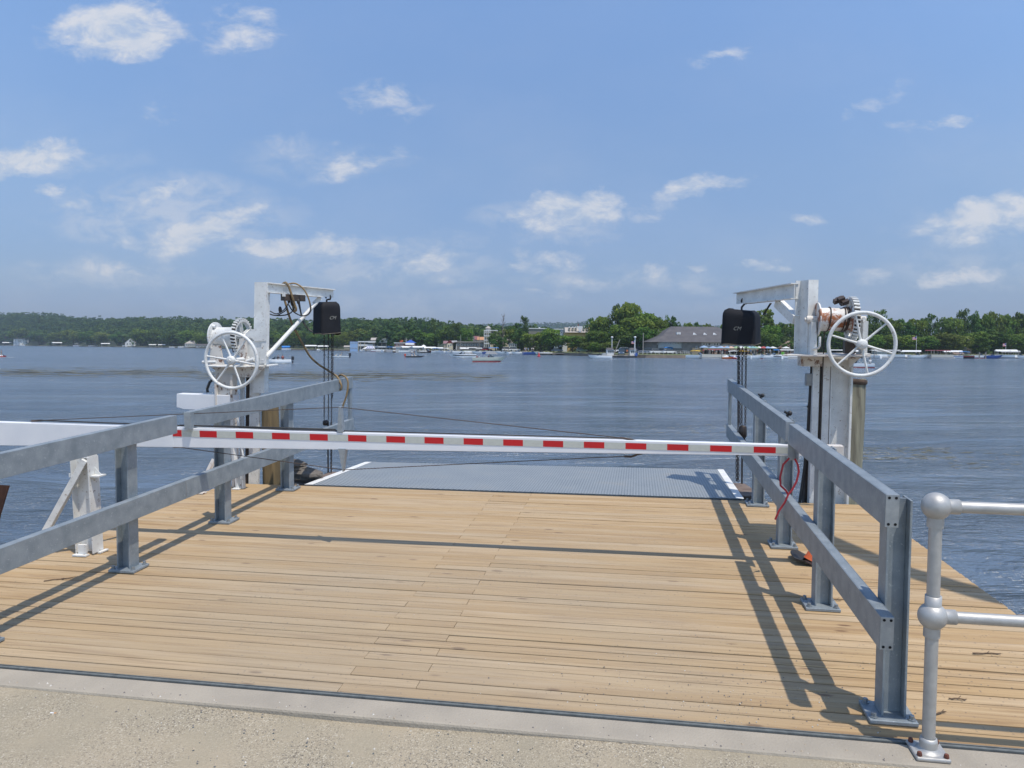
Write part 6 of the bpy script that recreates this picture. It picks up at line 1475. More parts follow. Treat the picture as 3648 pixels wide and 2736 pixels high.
# ------------------------------------------------------------------ cars
def make_car(kind, body):
    t = thing('parked_car', '', 'car'); L, Wd, H = (4.7, 1.85, 1.72) if kind == 'suv' else (4.6, 1.8, 1.42); q = MB()
    lo = .28; bl = .92 if kind == 'suv' else .80
    side = [(-L / 2, lo), (-L / 2, bl - .05), (-L / 2 + .1, bl), (L * .22, bl), (L / 2 - .08, bl - .12), (L / 2, lo + .15), (L / 2, lo)]
    q.prism([(x, -Wd / 2, z) for x, z in side], (0, Wd, 0)); bo = q.build('body', body, t, bevel=.07)
    rear = -L / 2 + (.12 if kind == 'suv' else .55); cab = [(rear, bl), (rear + .2, H - .05), (rear + .45, H), (L * .04, H), (L * .23, bl)]
    q = MB(); q.prism([(x, -Wd / 2 + .1, z) for x, z in cab], (0, Wd - .2, 0)); q.build('windows', M_glass, t, bevel=.04)
    q = MB(); q.prism([(rear + .22, -Wd / 2 + .13, H - .03), (rear + .45, -Wd / 2 + .13, H + .03), (L * .04, -Wd / 2 + .13, H + .03), (L * .07, -Wd / 2 + .13, H - .03)], (0, Wd - .26, 0)); q.build('roof', body, t)
    for x in (-L * .3, L * .31):
        for y in (-1, 1): q = MB(); q.lathe([(0, -.1), (.2, -.1), (.33, -.09), (.34, 0), (.33, .09), (.2, .1), (0, .1)], (x, y * (Wd / 2 - .08), .34), (0, 1, 0), n=14); q.build('wheel', M_black, t)
    for y in (-.62, .62): q = MB(); q.box(L / 2 - .02, L / 2 + .02, y - .2, y + .2, .6, .74); q.build('headlight', M_trim, bo)
    return t


def put(t, u, Y, z, rz, label, group, first, scale=None, swap=None):
    x, y, _ = at(u, Y)
    if first: t.location = (x, y, z); t.rotation_euler = (0, 0, rz); t['label'] = label; t['group'] = group; kids_of(t); [kids_of(c) for c in kids_of(t)]; return t
    return copy_tree(t, (x, y, z), rz, label, group, scale, swap)


CB = {c: pm(c + '_car_paint', v, rough=.3) for c, v in dict(white=(.75, .75, .75), black=(.02, .02, .022), blue=(.05, .09, .16), silver=(.4, .42, .44), red=(.35, .03, .03), green=(.05, .10, .08)).items()}
suv = make_car('suv', CB['blue']); sed = make_car('sedan', CB['white'])
G = 'cars by the ferry landing'
put(suv, 2214, S_(2214) - 8, .85, -PI / 2 - .15, 'dark blue car driving off the ferry between its cabins', G, True)
put(suv, 2214, S_(2214) + 6, 1.35, PI + .1, 'white car crossing behind the dark blue car at the ferry', G, False, swap={'body': CB['white'], 'roof': CB['white']})
put(sed, 2341, S_(2341) + 5, 1.2, 0.05, 'white parked car nearest the blue barrel awning', G, True)
for (u, d, p, c, rz_, lab) in [(2299, 6, suv, 'blue', PI, 'dark blue parked car beside the bare grey pole'), (2318, 9, sed, 'silver', 0, 'silver parked car between the dark blue car and the white one'), (2371, 8, suv, 'black', 0, 'black parked car left of the blue awning entrance'), (2384, 4, sed, 'white', .3, 'white parked car under the blue barrel awning'), (2404, 5, suv, 'black', PI, 'big black parked car right of the blue awning'), (2246, 10, suv, 'black', .1, 'black vehicle behind the right ferry cabin'), (2232, 12, suv, 'red', 0, 'red vehicle waiting behind the ferry ramp'),
                               (1985, 7, sed, 'blue', 0, 'dark car under the trees left of the willow'), (2076, 8, suv, 'green', 0, 'dark green car beside the willow trunk'), (1808, 9, suv, 'white', .2, 'white car in front of the inn porch'), (1834, 8, suv, 'white', 0, 'white van parked right of the inn porch'), (1733, 10, sed, 'red', .4, 'red and white vehicle at the foot of the hotel')]:
    put(p, u, S_(u) + d, 1.2, rz_, lab, G if u > 2200 else 'vehicles parked in the village', False, swap={'body': CB[c], 'roof': CB[c]})

# ------------------------------------------------------------------ people
def person_mesh(name, pose, shirt, legs, skin=(.55, .32, .22), hair=(.05, .03, .02)):
    me = bpy.data.meshes.new(name)
    if pose == 'stand': J = dict(p=(0, 0, .93), c=(0, .02, 1.2), n=(0, .01, 1.47), h=(0, -.02, 1.58), h2=(0, -.02, 1.70), kl=(.10, -.02, .5), fl=(.11, .02, .08), tl=(.12, -.16, .05), kr=(-.10, .02, .5), fr=(-.12, .05, .08), tr=(-.13, -.13, .05), sl=(.19, .01, 1.40), el=(.25, .05, 1.14), wl=(.22, -.10, .92), sr=(-.19, .01, 1.40), er=(-.26, .03, 1.14), wr=(-.24, -.14, .95))
    else: J = dict(p=(0, 0, .50), c=(0, .04, .78), n=(0, .0, 1.04), h=(0, -.03, 1.15), h2=(0, -.03, 1.27), kl=(.12, -.44, .52), fl=(.12, -.42, .10), tl=(.12, -.58, .06), kr=(-.12, -.44, .52), fr=(-.12, -.42, .10), tr=(-.13, -.58, .06), sl=(.19, .0, .97), el=(.25, -.08, .72), wl=(.18, -.32, .66), sr=(-.19, .0, .97), er=(-.25, -.08, .72), wr=(-.18, -.32, .66))
    K = list(J); E = [('p', 'c'), ('c', 'n'), ('n', 'h'), ('h', 'h2'), ('p', 'kl'), ('kl', 'fl'), ('fl', 'tl'), ('p', 'kr'), ('kr', 'fr'), ('fr', 'tr'), ('c', 'sl'), ('sl', 'el'), ('el', 'wl'), ('c', 'sr'), ('sr', 'er'), ('er', 'wr')]
    RR = dict(p=.15, c=.155, n=.06, h=.095, h2=.085, kl=.07, kr=.07, fl=.045, fr=.045, tl=.04, tr=.04, sl=.075, sr=.075, el=.045, er=.045, wl=.04, wr=.04)
    me.from_pydata([J[k_] for k_ in K], [(K.index(a), K.index(b)) for a, b in E], []); o = bpy.data.objects.new(name, me); COL.objects.link(o)
    md = o.modifiers.new('s', 'SKIN'); sv = me.skin_vertices[0].data
    for i, k_ in enumerate(K): sv[i].radius = (RR[k_], RR[k_] * (.72 if k_ in 'pc' else 1)); sv[i].use_root = k_ == 'p'
    s2 = o.modifiers.new('u', 'SUBSURF'); s2.levels = 1; s2.render_levels = 1
    dg = bpy.context.evaluated_depsgraph_get(); m2 = bpy.data.meshes.new_from_object(o.evaluated_get(dg)); bpy.data.objects.remove(o)
    top = 1.47 if pose == 'stand' else 1.04; hip = .93 if pose == 'stand' else .5
    for m_ in (pm('skin', skin), pm(name + '_shirt', shirt), pm(name + '_shorts', legs), pm('hair', hair)): m2.materials.append(m_)
    for p in m2.polygons:
        z = p.center.z; y = p.center.y
        p.material_index = 3 if (z > top + .16 or (z > top + .08 and y > .0)) else 0 if z > top - .02 else (1 if z > hip + .04 and abs(p.center.x) < .23 else (2 if (z > hip - .30 and pose == 'stand' and abs(p.center.x) < .21) or (pose != 'stand' and z > hip - .15 and y > -.38) else 0)); p.use_smooth = True
    m2.name = name; return m2


PM_ = [person_mesh('person_body_%s_%d' % (po, i), po, sh, lg) for i, (po, sh, lg) in enumerate([('stand', (.7, .7, .68), (.05, .06, .10)), ('stand', (.05, .06, .09), (.30, .26, .2)), ('stand', (.38, .06, .05), (.05, .05, .06)), ('stand', (.70, .18, .03), (.10, .10, .12)), ('sit', (.06, .05, .06), (.12, .11, .1)), ('sit', (.28, .07, .06), (.08, .08, .1)), ('sit', (.7, .7, .7), (.2, .2, .3)), ('stand', (.15, .3, .5), (.5, .5, .45))])]


def person(k_, loc_, rz_, label, group=None):
    o = bpy.data.objects.new('person', PM_[k_]); COL.objects.link(o); o.location = loc_; o.rotation_euler = (0, 0, rz_); tag(o, label, 'person', group); return o


# ------------------------------------------------------------------ boats
def hull_mb(L, B, Hh, bow=1.25, sec=9, trans=.92):
    """bow to +x; returns outer skin"""
    q = MB(); rows_ = []
    for i in range(sec):
        f = i / (sec - 1); x = -L / 2 + L * f; w = B / 2 * (trans + (1 - trans) * min(1, f * 3)) * (1 - max(0, (f - .45) / .55) ** 2.2 * .985); sh = Hh * (1 + (bow - 1) * f ** 2.2); kz_ = -.28 * (1 - max(0, (f - .6) / .4) ** 2) + max(0, (f - .8) / .2) ** 2 * Hh * .55
        rk = f ** 4 * L * .16; rows_.append([(x + (.18 * f ** 3 * L * .25) - rk * (1 - z / max(sh, .01)) , s_ * w * a, z) for s_, a, z in ((-1, 1, sh), (-1, .99, sh * .55), (-1, .93, .06 + max(0, kz_) * .6), (0, 0, kz_), (1, .93, .06 + max(0, kz_) * .6), (1, .99, sh * .55), (1, 1, sh))])
    vs = [p for r in rows_ for p in r]; n = 7
    q.add(vs, [(i * n + j, i * n + j + 1, (i + 1) * n + j + 1, (i + 1) * n + j) for i in range(sec - 1) for j in range(n - 1)], True); q.add(rows_[0], [tuple(range(n))[::-1]], False)
    return q, rows_


M_hw = pm('white_gelcoat', (.88, .88, .87), (.84, .85, .85), rough=.35); M_hg = pm('grey_green_hull', (.50, .54, .47), rough=.3); M_hr = pm('dark_red_hull', (.25, .02, .03), rough=.3); M_hk = pm('black_hull', (.02, .02, .025), rough=.3); M_hb = pm('blue_hull', (.04, .10, .35), rough=.3)
M_seat = pm('pale_vinyl', (.6, .57, .5)); M_ws = pm('tinted_windscreen', (.05, .07, .09), rough=.1); M_can = pm('white_canvas', (.78, .78, .76)); M_sil = pm('brushed_rail', (.5, .5, .5), rough=.35)


def deck_on(q, rows_, i0, i1, inset=.0):
    n = 7; vs = []
    for r in rows_[i0:i1 + 1]: vs += [(r[0][0], r[0][1], r[0][2] + .005), (r[6][0], r[6][1], r[6][2] + .005)]
    q.add(vs, [(2 * i, 2 * i + 2, 2 * i + 3, 2 * i + 1) for i in range(i1 - i0)]); return q


def make_run(name, hm, stripe=None, canopy=None, ob=None, low=False):
    t = thing(name, '', 'boat'); q, rr_ = hull_mb(6.2, 2.3, .90, 1.22); h = q.build('hull', hm, t)
    if stripe:
        q = MB(); vs = []
        for r in rr_[:8]:
            for s_ in (0, 6): p = r[s_]; c = r[1 if s_ == 0 else 5]; vs += [(p[0], p[1] * 1.008, p[2] * (.80 if not low else .24)), (c[0], c[1] * 1.012, c[2] * 1.05 if not low else .0)]
        q.add(vs, [(4 * i + a, 4 * i + a + 1, 4 * i + a + 5, 4 * i + a + 4) for i in range(7) for a in (0, 2)]); q.build('stripe', stripe, h)
    q = MB(); deck_on(q, rr_, 5, 8); deck_on(q, rr_, 0, 1); q.build('deck', M_hw, t)
    q = MB(); vs = []
    for r in rr_[1:6]: vs += [(r[0][0], r[0][1] * .8, .45), (r[6][0], r[6][1] * .8, .45)]
    q.add(vs, [(2 * i, 2 * i + 2, 2 * i + 3, 2 * i + 1) for i in range(4)]); q.build('cockpit_floor', M_seat, t)
    for x in (-1.5, -.2):
        for y in (-.5, .5): q = MB(); q.box(x - .28, x + .28, y - .27, y + .27, .46, .75); q.box(x - .34, x - .2, y - .27, y + .27, .75, 1.15); q.build('seat', M_seat, t, bevel=.05)
    q = MB(); q.prism([(.45, -1.0, .93), (1.15, -.9, .97), (.25, -.85, 1.55), (.15, -.85, 1.55)], (0, 1.9, 0)); q.build('windscreen', M_ws, t)
    if canopy:
        q = MB(); n_ = 8; vs = []
        for x, dz in ((-1.9, 0), (-.5, .12), (.7, 0)): vs += [(x, -1.05 + 2.1 * j / n_, 1.95 + dz + .12 * math.sin(PI * j / n_)) for j in range(n_ + 1)]
        q.add(vs, [(i * (n_ + 1) + j, (i + 1) * (n_ + 1) + j, (i + 1) * (n_ + 1) + j + 1, i * (n_ + 1) + j + 1) for i in range(2) for j in range(n_)]); q.v = q.v; c = q.build('canopy', canopy, t); c.modifiers.new('s', 'SOLIDIFY').thickness = .04
        for y in (-1.03, 1.03): q = MB(); q.tube([(-.8, y, .8), (-1.85, y, 1.95)], .02, 5); q.tube([(-.8, y, .8), (.65, y, 1.95)], .02, 5); q.build('canopy_frame', M_sil, c)
    if ob:
        q = MB(); q.box(-3.75, -3.15, -.25, .25, .75, 1.62); q.box(-3.6, -3.3, -.1, .1, -.4, .66); q.build('outboard_motor', ob, t, bevel=.1)
    kids_of(t); [kids_of(c) for c in kids_of(t)]; return t


def make_bass(ob, hm):
    t = thing('fishing_boat', '', 'boat'); q, rr_ = hull_mb(6.0, 2.2, .42, 1.15); q.build('hull', hm, t); q = MB(); deck_on(q, rr_, 0, 8); q.build('deck', pm('grey_carpet_deck', (.2, .2, .19)), t)
    for x in (-.9, .2): q = MB(); q.box(x - .25, x + .25, -.6, .6, .43, .68); q.box(x - .35, x - .2, -.6, .6, .68, 1.0); q.build('seat', M_seat, t, bevel=.05)
    q = MB(); q.prism([(.9, .2, .44), (1.3, .2, .44), (1.0, .2, .92), (.9, .2, .92)], (0, .6, 0)); q.build('console', M_hk, t); q = MB(); q.tube([(2.6, 0, .45), (2.9, .1, .85)], .05, 6); q.tube([(2.85, .1, .85), (3.2, .2, .5)], .04, 6); q.build('trolling_motor', M_black, t)
    q = MB(); q.box(-3.6, -3.0, -.26, .26, .45, 1.20); q.box(-3.45, -3.1, -.1, .1, -.4, .46); q.build('outboard_motor', ob, t, bevel=.12); kids_of(t); return t


def make_pontoon(can, hm):
    t = thing('pontoon_boat', '', 'boat')
    for y in (-.95, .95): q = MB(); q.tube([(-3.4, y, .12), (2.9, y, .12), (3.4, y, .3)], [.3, .3, .05], 12); q.build('pontoon', M_sil, t)
    q = MB(); q.box(-3.3, 3.2, -1.25, 1.25, .43, .52); q.build('deck', M_seat, t)
    q = MB(); q.box(-3.1, 3.0, -1.22, -1.17, .52, 1.15); q.box(-3.1, 3.0, 1.17, 1.22, .52, 1.15); q.box(2.97, 3.02, -1.17, 1.17, .52, 1.15); q.build('side_panel', hm, t)
    for x in (-2.3, 1.7): q = MB(); q.box(x - .8, x + .8, -1.1, -.55, .53, .95); q.box(x - .8, x + .8, .55, 1.1, .53, .95); q.build('bench', M_hw, t, bevel=.06)
    q = MB(); n_ = 6; vs = []
    for x in (-2.4, -.4, 1.4): vs += [(x, -1.2 + 2.4 * j / n_, 2.35 + .16 * math.sin(PI * j / n_)) for j in range(n_ + 1)]
    q.add(vs, [(i * (n_ + 1) + j, (i + 1) * (n_ + 1) + j, (i + 1) * (n_ + 1) + j + 1, i * (n_ + 1) + j + 1) for i in range(2) for j in range(n_)]); c = q.build('canopy', can, t); c.modifiers.new('s', 'SOLIDIFY').thickness = .05
    q = MB()
    for x in (-2.3, 1.3):
        for y in (-1.18, 1.18): q.tube([(x, y, .52), (x, y, 2.35)], .025, 5)
    q.build('canopy_posts', M_sil, c); kids_of(t); kids_of(c); return t


def make_pwc(hm):
    t = thing('jet_ski', '', 'jet ski'); q, rr_ = hull_mb(3.0, 1.15, .42, 1.5); q.build('hull', hm, t); q = MB(); deck_on(q, rr_, 0, 8); q.box(-1.2, .3, -.22, .22, .43, .82); q.build('seat', M_hw, t, bevel=.05); q = MB(); q.prism([(.3, -.25, .45), (1.0, -.12, .55), (.35, -.2, 1.0)], (0, .45, 0)); q.tube([(.25, -.42, 1.02), (.25, .42, 1.02)], .03, 6); q.build('handlebar', M_black, t); kids_of(t); return t


def make_lift(can):
    t = thing('boat_lift', '', 'boat lift'); q = MB()
    for x in (-3, 3):
        for y in (-1.5, 1.5): q.tube([(x, y, -2), (x, y, 2.9)], .06, 6)
    q.box(-3.1, 3.1, -1.55, -1.45, 2.85, 2.95); q.box(-3.1, 3.1, 1.45, 1.55, 2.85, 2.95); q.build('frame', M_sil, t)
    q = MB(); q.prism([(-3.7, -1.7, 2.75), (-3.7, -1.3, 3.25), (-3.7, 0, 3.5), (-3.7, 1.3, 3.25), (-3.7, 1.7, 2.75)], (7.4, 0, 0)); q.build('canopy', can, t, bevel=.08); kids_of(t); return t


BP = dict(run=make_run('motorboat', M_hw), runk=make_run('motorboat', M_hw, M_hk), runc=make_run('motorboat', M_hw, M_hb, M_can), runr=make_run('motorboat', M_hw, M_hr, low=True), rung=make_run('motorboat', M_hg, M_hr, low=True), runo=make_run('motorboat', M_hw, None, None, M_hk), runy=make_run('motorboat', M_hw, None, pm('yellow_canvas', (.72, .45, .03))), runb=make_run('motorboat', M_hb), rune=make_run('motorboat', M_hk, M_hr, M_bluebr),
          bassk=make_bass(M_hk, M_hw), bassr=make_bass(pm('red_cowling', (.6, .07, .03)), M_hk), pon=make_pontoon(M_can, M_hw), ponb=make_pontoon(M_bluebr, M_sil), ponr=make_pontoon(pm('burgundy_canvas', (.25, .05, .06)), M_seat), pwcr=make_pwc(M_fr), pwcw=make_pwc(M_hw), pwco=make_pwc(pm('orange_gelcoat', (.7, .16, .03))), lift=make_lift(M_can), liftb=make_lift(M_bluebr), liftg=make_lift(pm('grey_canvas', (.35, .36, .36))))
PL = dict(run=6.2, runk=6.2, runc=6.2, runr=6.2, rung=6.2, runo=6.8, runy=6.2, runb=6.2, rune=6.2, bassk=6.3, bassr=6.3, pon=6.8, ponb=6.8, ponr=6.8, pwcr=3, pwcw=3, pwco=3, lift=7.4, liftb=7.4, liftg=7.4)
used_ = set()


def boat(kind, u, len_px, label, wl=None, rz_=0.0, group=None, dy=-5, z=0.0):
    Y = EYE * F / (wl - hor(u)) if wl else shore(u) + dy
    s_ = mpx(len_px, Y) / (PL[kind] * max(.35, abs(math.cos(rz_))) ); p = BP[kind]; x, y, _ = at(u, Y)
    if wl is None: s_ = min(max(s_, .75 if 'lift' in kind else 1.08), 1.7)
    rz_ += -math.atan2(x, y)
    if kind not in used_:
        used_.add(kind); p.location = (x, y, z); p.rotation_euler = (0, 0, rz_); p.scale = (s_,) * 3; p['label'] = label
        if group: p['group'] = group
        o = p
    else: o = copy_tree(p, (x, y, z), rz_, label, group, s_)
    return o, s_


def crew(bo, s_, dx, k_, label, dz=.45, rz_=0.0, dyl=0.0):
    M_ = Matrix.Translation(bo.location) @ Matrix.Rotation(bo.rotation_euler[2], 4, 'Z'); p = M_ @ Vector((dx * s_, dyl * s_, dz * s_)); return person(k_, p, bo.rotation_euler[2] + rz_, label)


G = 'boats under way on the lake'
b, s_ = boat('runo', 985, 108, 'white motorboat with black outboard passing behind the left crane', 1295, PI, G)
crew(b, s_, -.3, 4, 'person in dark clothes seated at the front of the white motorboat', .28, PI / 2 * 3 - PI / 2); crew(b, s_, -1.3, 5, 'person in red seated near the black outboard of the white motorboat', .35, 0)
b, s_ = boat('bassk', 1199, 88, 'low fishing boat with black outboard behind the left hoist chains', 1274, PI, G); crew(b, s_, -1.3, 4, 'person seated by the outboard of the fishing boat behind the chains', .25, PI / 2)
b, s_ = boat('bassr', 1478, 66, 'low dark fishing boat with red outboard off the marina', 1273, 0, G); crew(b, s_, -1.0, 0, 'person in white shirt standing left in the fishing boat with red outboard', .40, 0); crew(b, s_, -.1, 1, 'person standing right in the fishing boat with red outboard', .40, 1)
boat('runk', 1650, 94, 'white cruiser with black stripe heading left off the village', 1276, PI, G)
b, s_ = boat('rung', 1740, 114, 'grey green motorboat with red waterline off the village', 1290, 0, G); crew(b, s_, .1, 5, 'person in red behind the windscreen of the grey green motorboat', .25, -1.2); crew(b, s_, -2.2, 5, 'person sitting at the stern of the grey green motorboat', .12, 0)
boat('run', 2140, 82, 'white motorboat speeding left in front of the ferry', 1279, PI, G)
b, s_ = boat('runr', 3060, 104, 'white motorboat seen through the right handwheel', 1310, PI, G); crew(b, s_, -2.2, 6, 'person in white at the stern of the boat behind the right handwheel', .40, 0)
b, s_ = boat('pwcr', 6, 26, 'jet ski at the left edge of the lake', 1272, 0, G); crew(b, s_, -.2, 1, 'dark clad rider on the jet ski at the left edge', .05, -PI / 2)
# foam where the moving boats cut the water
g = MB(); R = random.Random(31)
for (u0, u1, wl_) in ((930, 1060, 1295), (1600, 1705, 1276.5), (1678, 1800, 1290.5), (2095, 2240, 1279.5), (2990, 3130, 1310), (0, 50, 1272.5)):
    for i in range(60):
        u = R.uniform(u0, u1); v = wl_ + R.uniform(-.3, 1.0); Y = EYE * F / (v - hor(u)); x, y, _ = at(u, Y); w, l = R.uniform(.15, .7), R.uniform(.04, .16)
        g.add([(x - w, y, .02), (x, y - l, .02), (x + w, y, .02), (x, y + l, .02)], [(0, 1, 2, 3)])
o = g.build('foam', M_trim); tag(o, 'thin white foam beside the moving boats', kind='stuff')

LS = [('lift', 25, 26, 'white canopied boat lift left of the three storey house'), ('run', 60, 26, 'white motorboat moored in front of the three storey house'), ('run', 84, 26, 'white motorboat moored at the right corner of the three storey house'), ('lift', 203, 30, 'white boat lift alone before the open lawn'), ('runc', 276, 28, 'motorboat moored right of the open lawn'), ('runk', 332, 46, 'long white motorboat near the middle of the left shore'), ('lift', 376, 28, 'white boat lift left of the pointed gable house'), ('lift', 544, 24, 'left one of two boat lifts below the dark trees'), ('lift', 577, 24, 'right one of two boat lifts below the dark trees'), ('run', 616, 26, 'small white motorboat left of the left handwheel'), ('run', 653, 34, 'white motorboat moored beside the left handwheel rim'),
      ('lift', 1107, 40, 'white canopied lift left of the hoist chains'), ('lift', 1151, 38, 'white canopied lift directly behind the hoist chains'), ('pwcw', 1098, 14, 'small white craft below the left canopied lift'), ('pwcw', 1137, 12, 'small white craft below the right canopied lift'), ('run', 1022, 34, 'white motorboat moored by the blue tarpaulin shed')]
for (k_, u, l_, lab) in LS: boat(k_, u, l_, lab, None, R.uniform(-.25, .25), 'boats and lifts on the left shore', dy=-4)
MS = [('run', 1604, 46), ('runk', 1628, 44), ('run', 1706, 40), ('run', 1808, 36), ('run', 1836, 34), ('run', 1562, 34), ('run', 1303, 34), ('runk', 1320, 26), ('runr', 1345, 34), ('pon', 1366, 36), ('run', 1383, 30), ('ponb', 1398, 44), ('liftg', 1418, 40), ('runr', 1419, 30), ('lift', 1450, 44), ('run', 1446, 34), ('lift', 1490, 46), ('runk', 1492, 30), ('lift', 1530, 44), ('run', 1522, 36), ('rune', 1547, 30), ('lift', 1558, 40), ('run', 1578, 44), ('runc', 1594, 30), ('runk', 1617, 46), ('run', 1640, 40), ('lift', 1660, 30), ('pon', 1684, 44), ('liftg', 1694, 44), ('runb', 1748, 44), ('ponb', 1753, 30), ('run', 1795, 34), ('runk', 1821, 30), ('run', 1850, 34), ('pwcw', 1867, 16), ('runb', 1893, 30), ('run', 1935, 34)]
TY = dict(run='plain white motorboat', runk='black striped motorboat', runr='red striped motorboat', pon='white canopied pontoon boat', ponb='blue canopied pontoon boat', ponr='burgundy canopied pontoon boat', liftg='grey canopied boat lift', lift='white canopied boat lift', rune='dark motorboat with blue cover', runc='motorboat with white cover', liftb='blue canopied boat lift', runb='blue hulled motorboat', pwcw='white jet ski', pwcr='red jet ski', pwco='orange jet ski', runy='motorboat with yellow cover', rung='grey green motorboat')
def fleet(L, where, group, rr0, dy):
    L = sorted(L, key=lambda e: e[1])
    tot = {}; cnt = {}
    for e in L: tot[e[0]] = tot.get(e[0], 0) + 1
    for i, (k_, u, l_) in enumerate(L):
        cnt[k_] = cnt.get(k_, 0) + 1
        lab = ('%s from left of the %ss %s' % (ORD[cnt[k_] - 1], TY[k_], where)) if tot[k_] > 1 else 'only %s %s' % (TY[k_], where)
        boat(k_, u, l_, lab, None, R.uniform(-rr0, rr0) + (PI if R.random() < .4 else 0), group, dy=dy + (2 if 'lift' in k_ else R.uniform(-4, -1)))
fleet(MS, 'along the village marina', 'boats and lifts at the village marina', .5, -4)
RS2 = [('runy', 2488, 40), ('pwcr', 2524, 22), ('ponr', 2540, 30), ('run', 2566, 34), ('pwco', 2592, 22), ('pwcr', 2604, 20), ('runc', 2622, 26), ('runy', 2640, 26), ('pwco', 2654, 20), ('run', 2678, 34), ('runr', 2706, 36), ('run', 2728, 34), ('runk', 2745, 34), ('run', 2762, 34), ('ponb', 2775, 30), ('pon', 2796, 34), ('runk', 2818, 44), ('runb', 2838, 30), ('run', 2864, 40), ('runc', 2896, 36), ('run', 2940, 40), ('pon', 2975, 40)]
fleet(RS2, 'off the hall terrace', 'boats off the hall terrace', .5, -3)
RR2 = [('lift', 3052, 44), ('pon', 3118, 48), ('liftg', 3146, 36), ('run', 3100, 40), ('runc', 3206, 40), ('pon', 3190, 36), ('lift', 3248, 34), ('run', 3262, 50), ('ponr', 3330, 50), ('ponr', 3352, 36), ('runc', 3388, 36), ('lift', 3394, 30), ('rune', 3428, 36), ('runr', 3488, 34), ('runb', 3528, 44), ('lift', 3584, 64), ('pon', 3580, 44), ('runb', 3630, 34), ('run', 3640, 30)]
fleet(RR2, 'beyond the right crane', 'boats and lifts on the right shore', .4, -3)
o, s_ = boat('liftg', 3600, 50, 'grey canopied lift farthest right, behind the long white one', None, .1, 'boats and lifts on the right shore', dy=1)
# floats, buoy, inflatables
Yb_ = EYE * F / (1271 - hor(1920)); q = MB(); q.lathe([(0, -.1), (.55, 0), (.45, .3), (.16, .8), (.10, 1.3), (0, 1.35)], at(1920, Yb_), n=14); o = q.build('buoy', M_fr); tag(o, 'red cone shaped buoy floating off the village trees', 'buoy')
Yb_ = shore(1915) - 5; x, y, _ = at(1915, Yb_); q = MB(); q.tube([(x - .7, y, .45), (x + .7, y, .45)], .42, 14); o = q.build('float', pm('lime_plastic', (.25, .62, .04))); tag(o, 'lime green water float beside the white boat', 'float')
x, y, _ = at(2862 - 70, shore(2790) - 2); q = MB(); q.tube([(x - .2, y, .2), (x - .2, y, 2.0)], .5, 10); o = q.build('inflatable', pm('lime_vinyl', (.2, .6, .05))); tag(o, 'bright green upright inflatable among the boats off the terrace', 'inflatable')

# piers
def pier(u, l0, l1, lab, w=1.6):
    Y = shore(u); x, y, _ = at(u, Y); t = thing('pier', lab, 'pier', (x, y, 0), group='wooden piers'); q = MB(); q.box(-w, w, l1, l0, .52, .66); q.build('walkway', M_pole, t)
    q = MB()
    for k_ in np.linspace(l1 + .3, l0, 5):
        for s2 in (-1, 1): q.tube([(s2 * (w - .1), k_, -2), (s2 * (w - .1), k_, 1.1)], .09, 6)
    q.build('posts', M_pole, t)
for (u, w, lab) in [(1262, 8, 'grey pier along the pale blue marina block'), (1345, 6, 'pier among the boats at the marina veranda'), (1440, 9, 'pier under the white canopies by the restaurant'), (1560, 9, 'pier right of the small boathouse'), (1670, 7, 'pier below the orange roofed house'), (1850, 5, 'pier below the inn porch'), (1990, 8, 'low reddish pier below the big round tree'), (2560, 5, 'pier at the left end of the hall terrace'), (2700, 7, 'pier under the terrace umbrellas'), (2800, 6, 'pier by the brown roofed house'), (3320, 6, 'pier between flagpole and pink cottage'), (3560, 6, 'pier near the right edge of the shore'), (350, 6, 'pier in the middle of the left shore'), (560, 6, 'pier by the two boat lifts'), (1130, 6, 'pier behind the hoist chains')]: pier(u, 1, -4, lab, w)

# ferry and landing
t = thing('ferry', 'flat car ferry with two white cabins moored at the landing', 'ferry', at(2220, S_(2220) - 9, 0)); Yf = S_(2220) - 9; xf = at(2220, Yf)[0]; fx = lambda u: at(u, Yf)[0] - xf; fz = lambda v: zpx(2220, v, Yf)
q = MB(); q.prism([(fx(2150), 0, fz(1268.5)), (fx(2272), 0, fz(1268.5)), (fx(2266), 0, -.3), (fx(2156), 0, -.3)], (0, 9, 0)); q.build('hull', M_hk, t)
q = MB(); q.box(fx(2150), fx(2272), -.02, 9.02, fz(1268.4), fz(1266.5)); q.build('rubbing_strake', M_pole, t)
for (a, b_) in ((2164, 2188), (2246, 2271)):
    q = MB(); q.box(fx(a), fx(b_), .8, 3.2, fz(1266.5), fz(1246)); c = q.build('cabin', M_wwall, t); q = MB(); q.prism([(fx(a) - .2, .6, fz(1246)), (fx(b_) + .2, .6, fz(1246)), (fx((a + b_) / 2) + .7, 2, fz(1239)), (fx((a + b_) / 2) - .7, 2, fz(1239))], (0, 2.2, 0)); q.build('cabin_roof', M_rf_g, c)
    for k_ in range(3): q = MB(); x0 = fx(a) + .35 + k_ * .6; q.box(x0, x0 + .42, .73, .797, fz(1256), fz(1249)); q.build('window', M_glass, c)
q = MB(); q.beam((fx(2193), 3, fz(1262)), (fx(2213), 3, fz(1210)), .22, .22); q.beam((fx(2187), 3, fz(1262)), (fx(2199), 3, fz(1245)), .15, .15); q.build('ramp_arm', M_pole, t)
q = MB(); q.lathe([(0, 0), (.55, 0), (.55, .06), (0, .06)], (fx(2266), -.05, fz(1262)), (0, -1, 0), n=16, smooth=False); q.build('round_sign', M_hb, t)
q = MB(); q.box(fx(2150), fx(2164), 1, 1.06, fz(1266), fz(1258)); q.box(fx(2148), fx(2162), .5, 3, fz(1267), fz(1259)); q.build('side_panel', M_greyw, t)
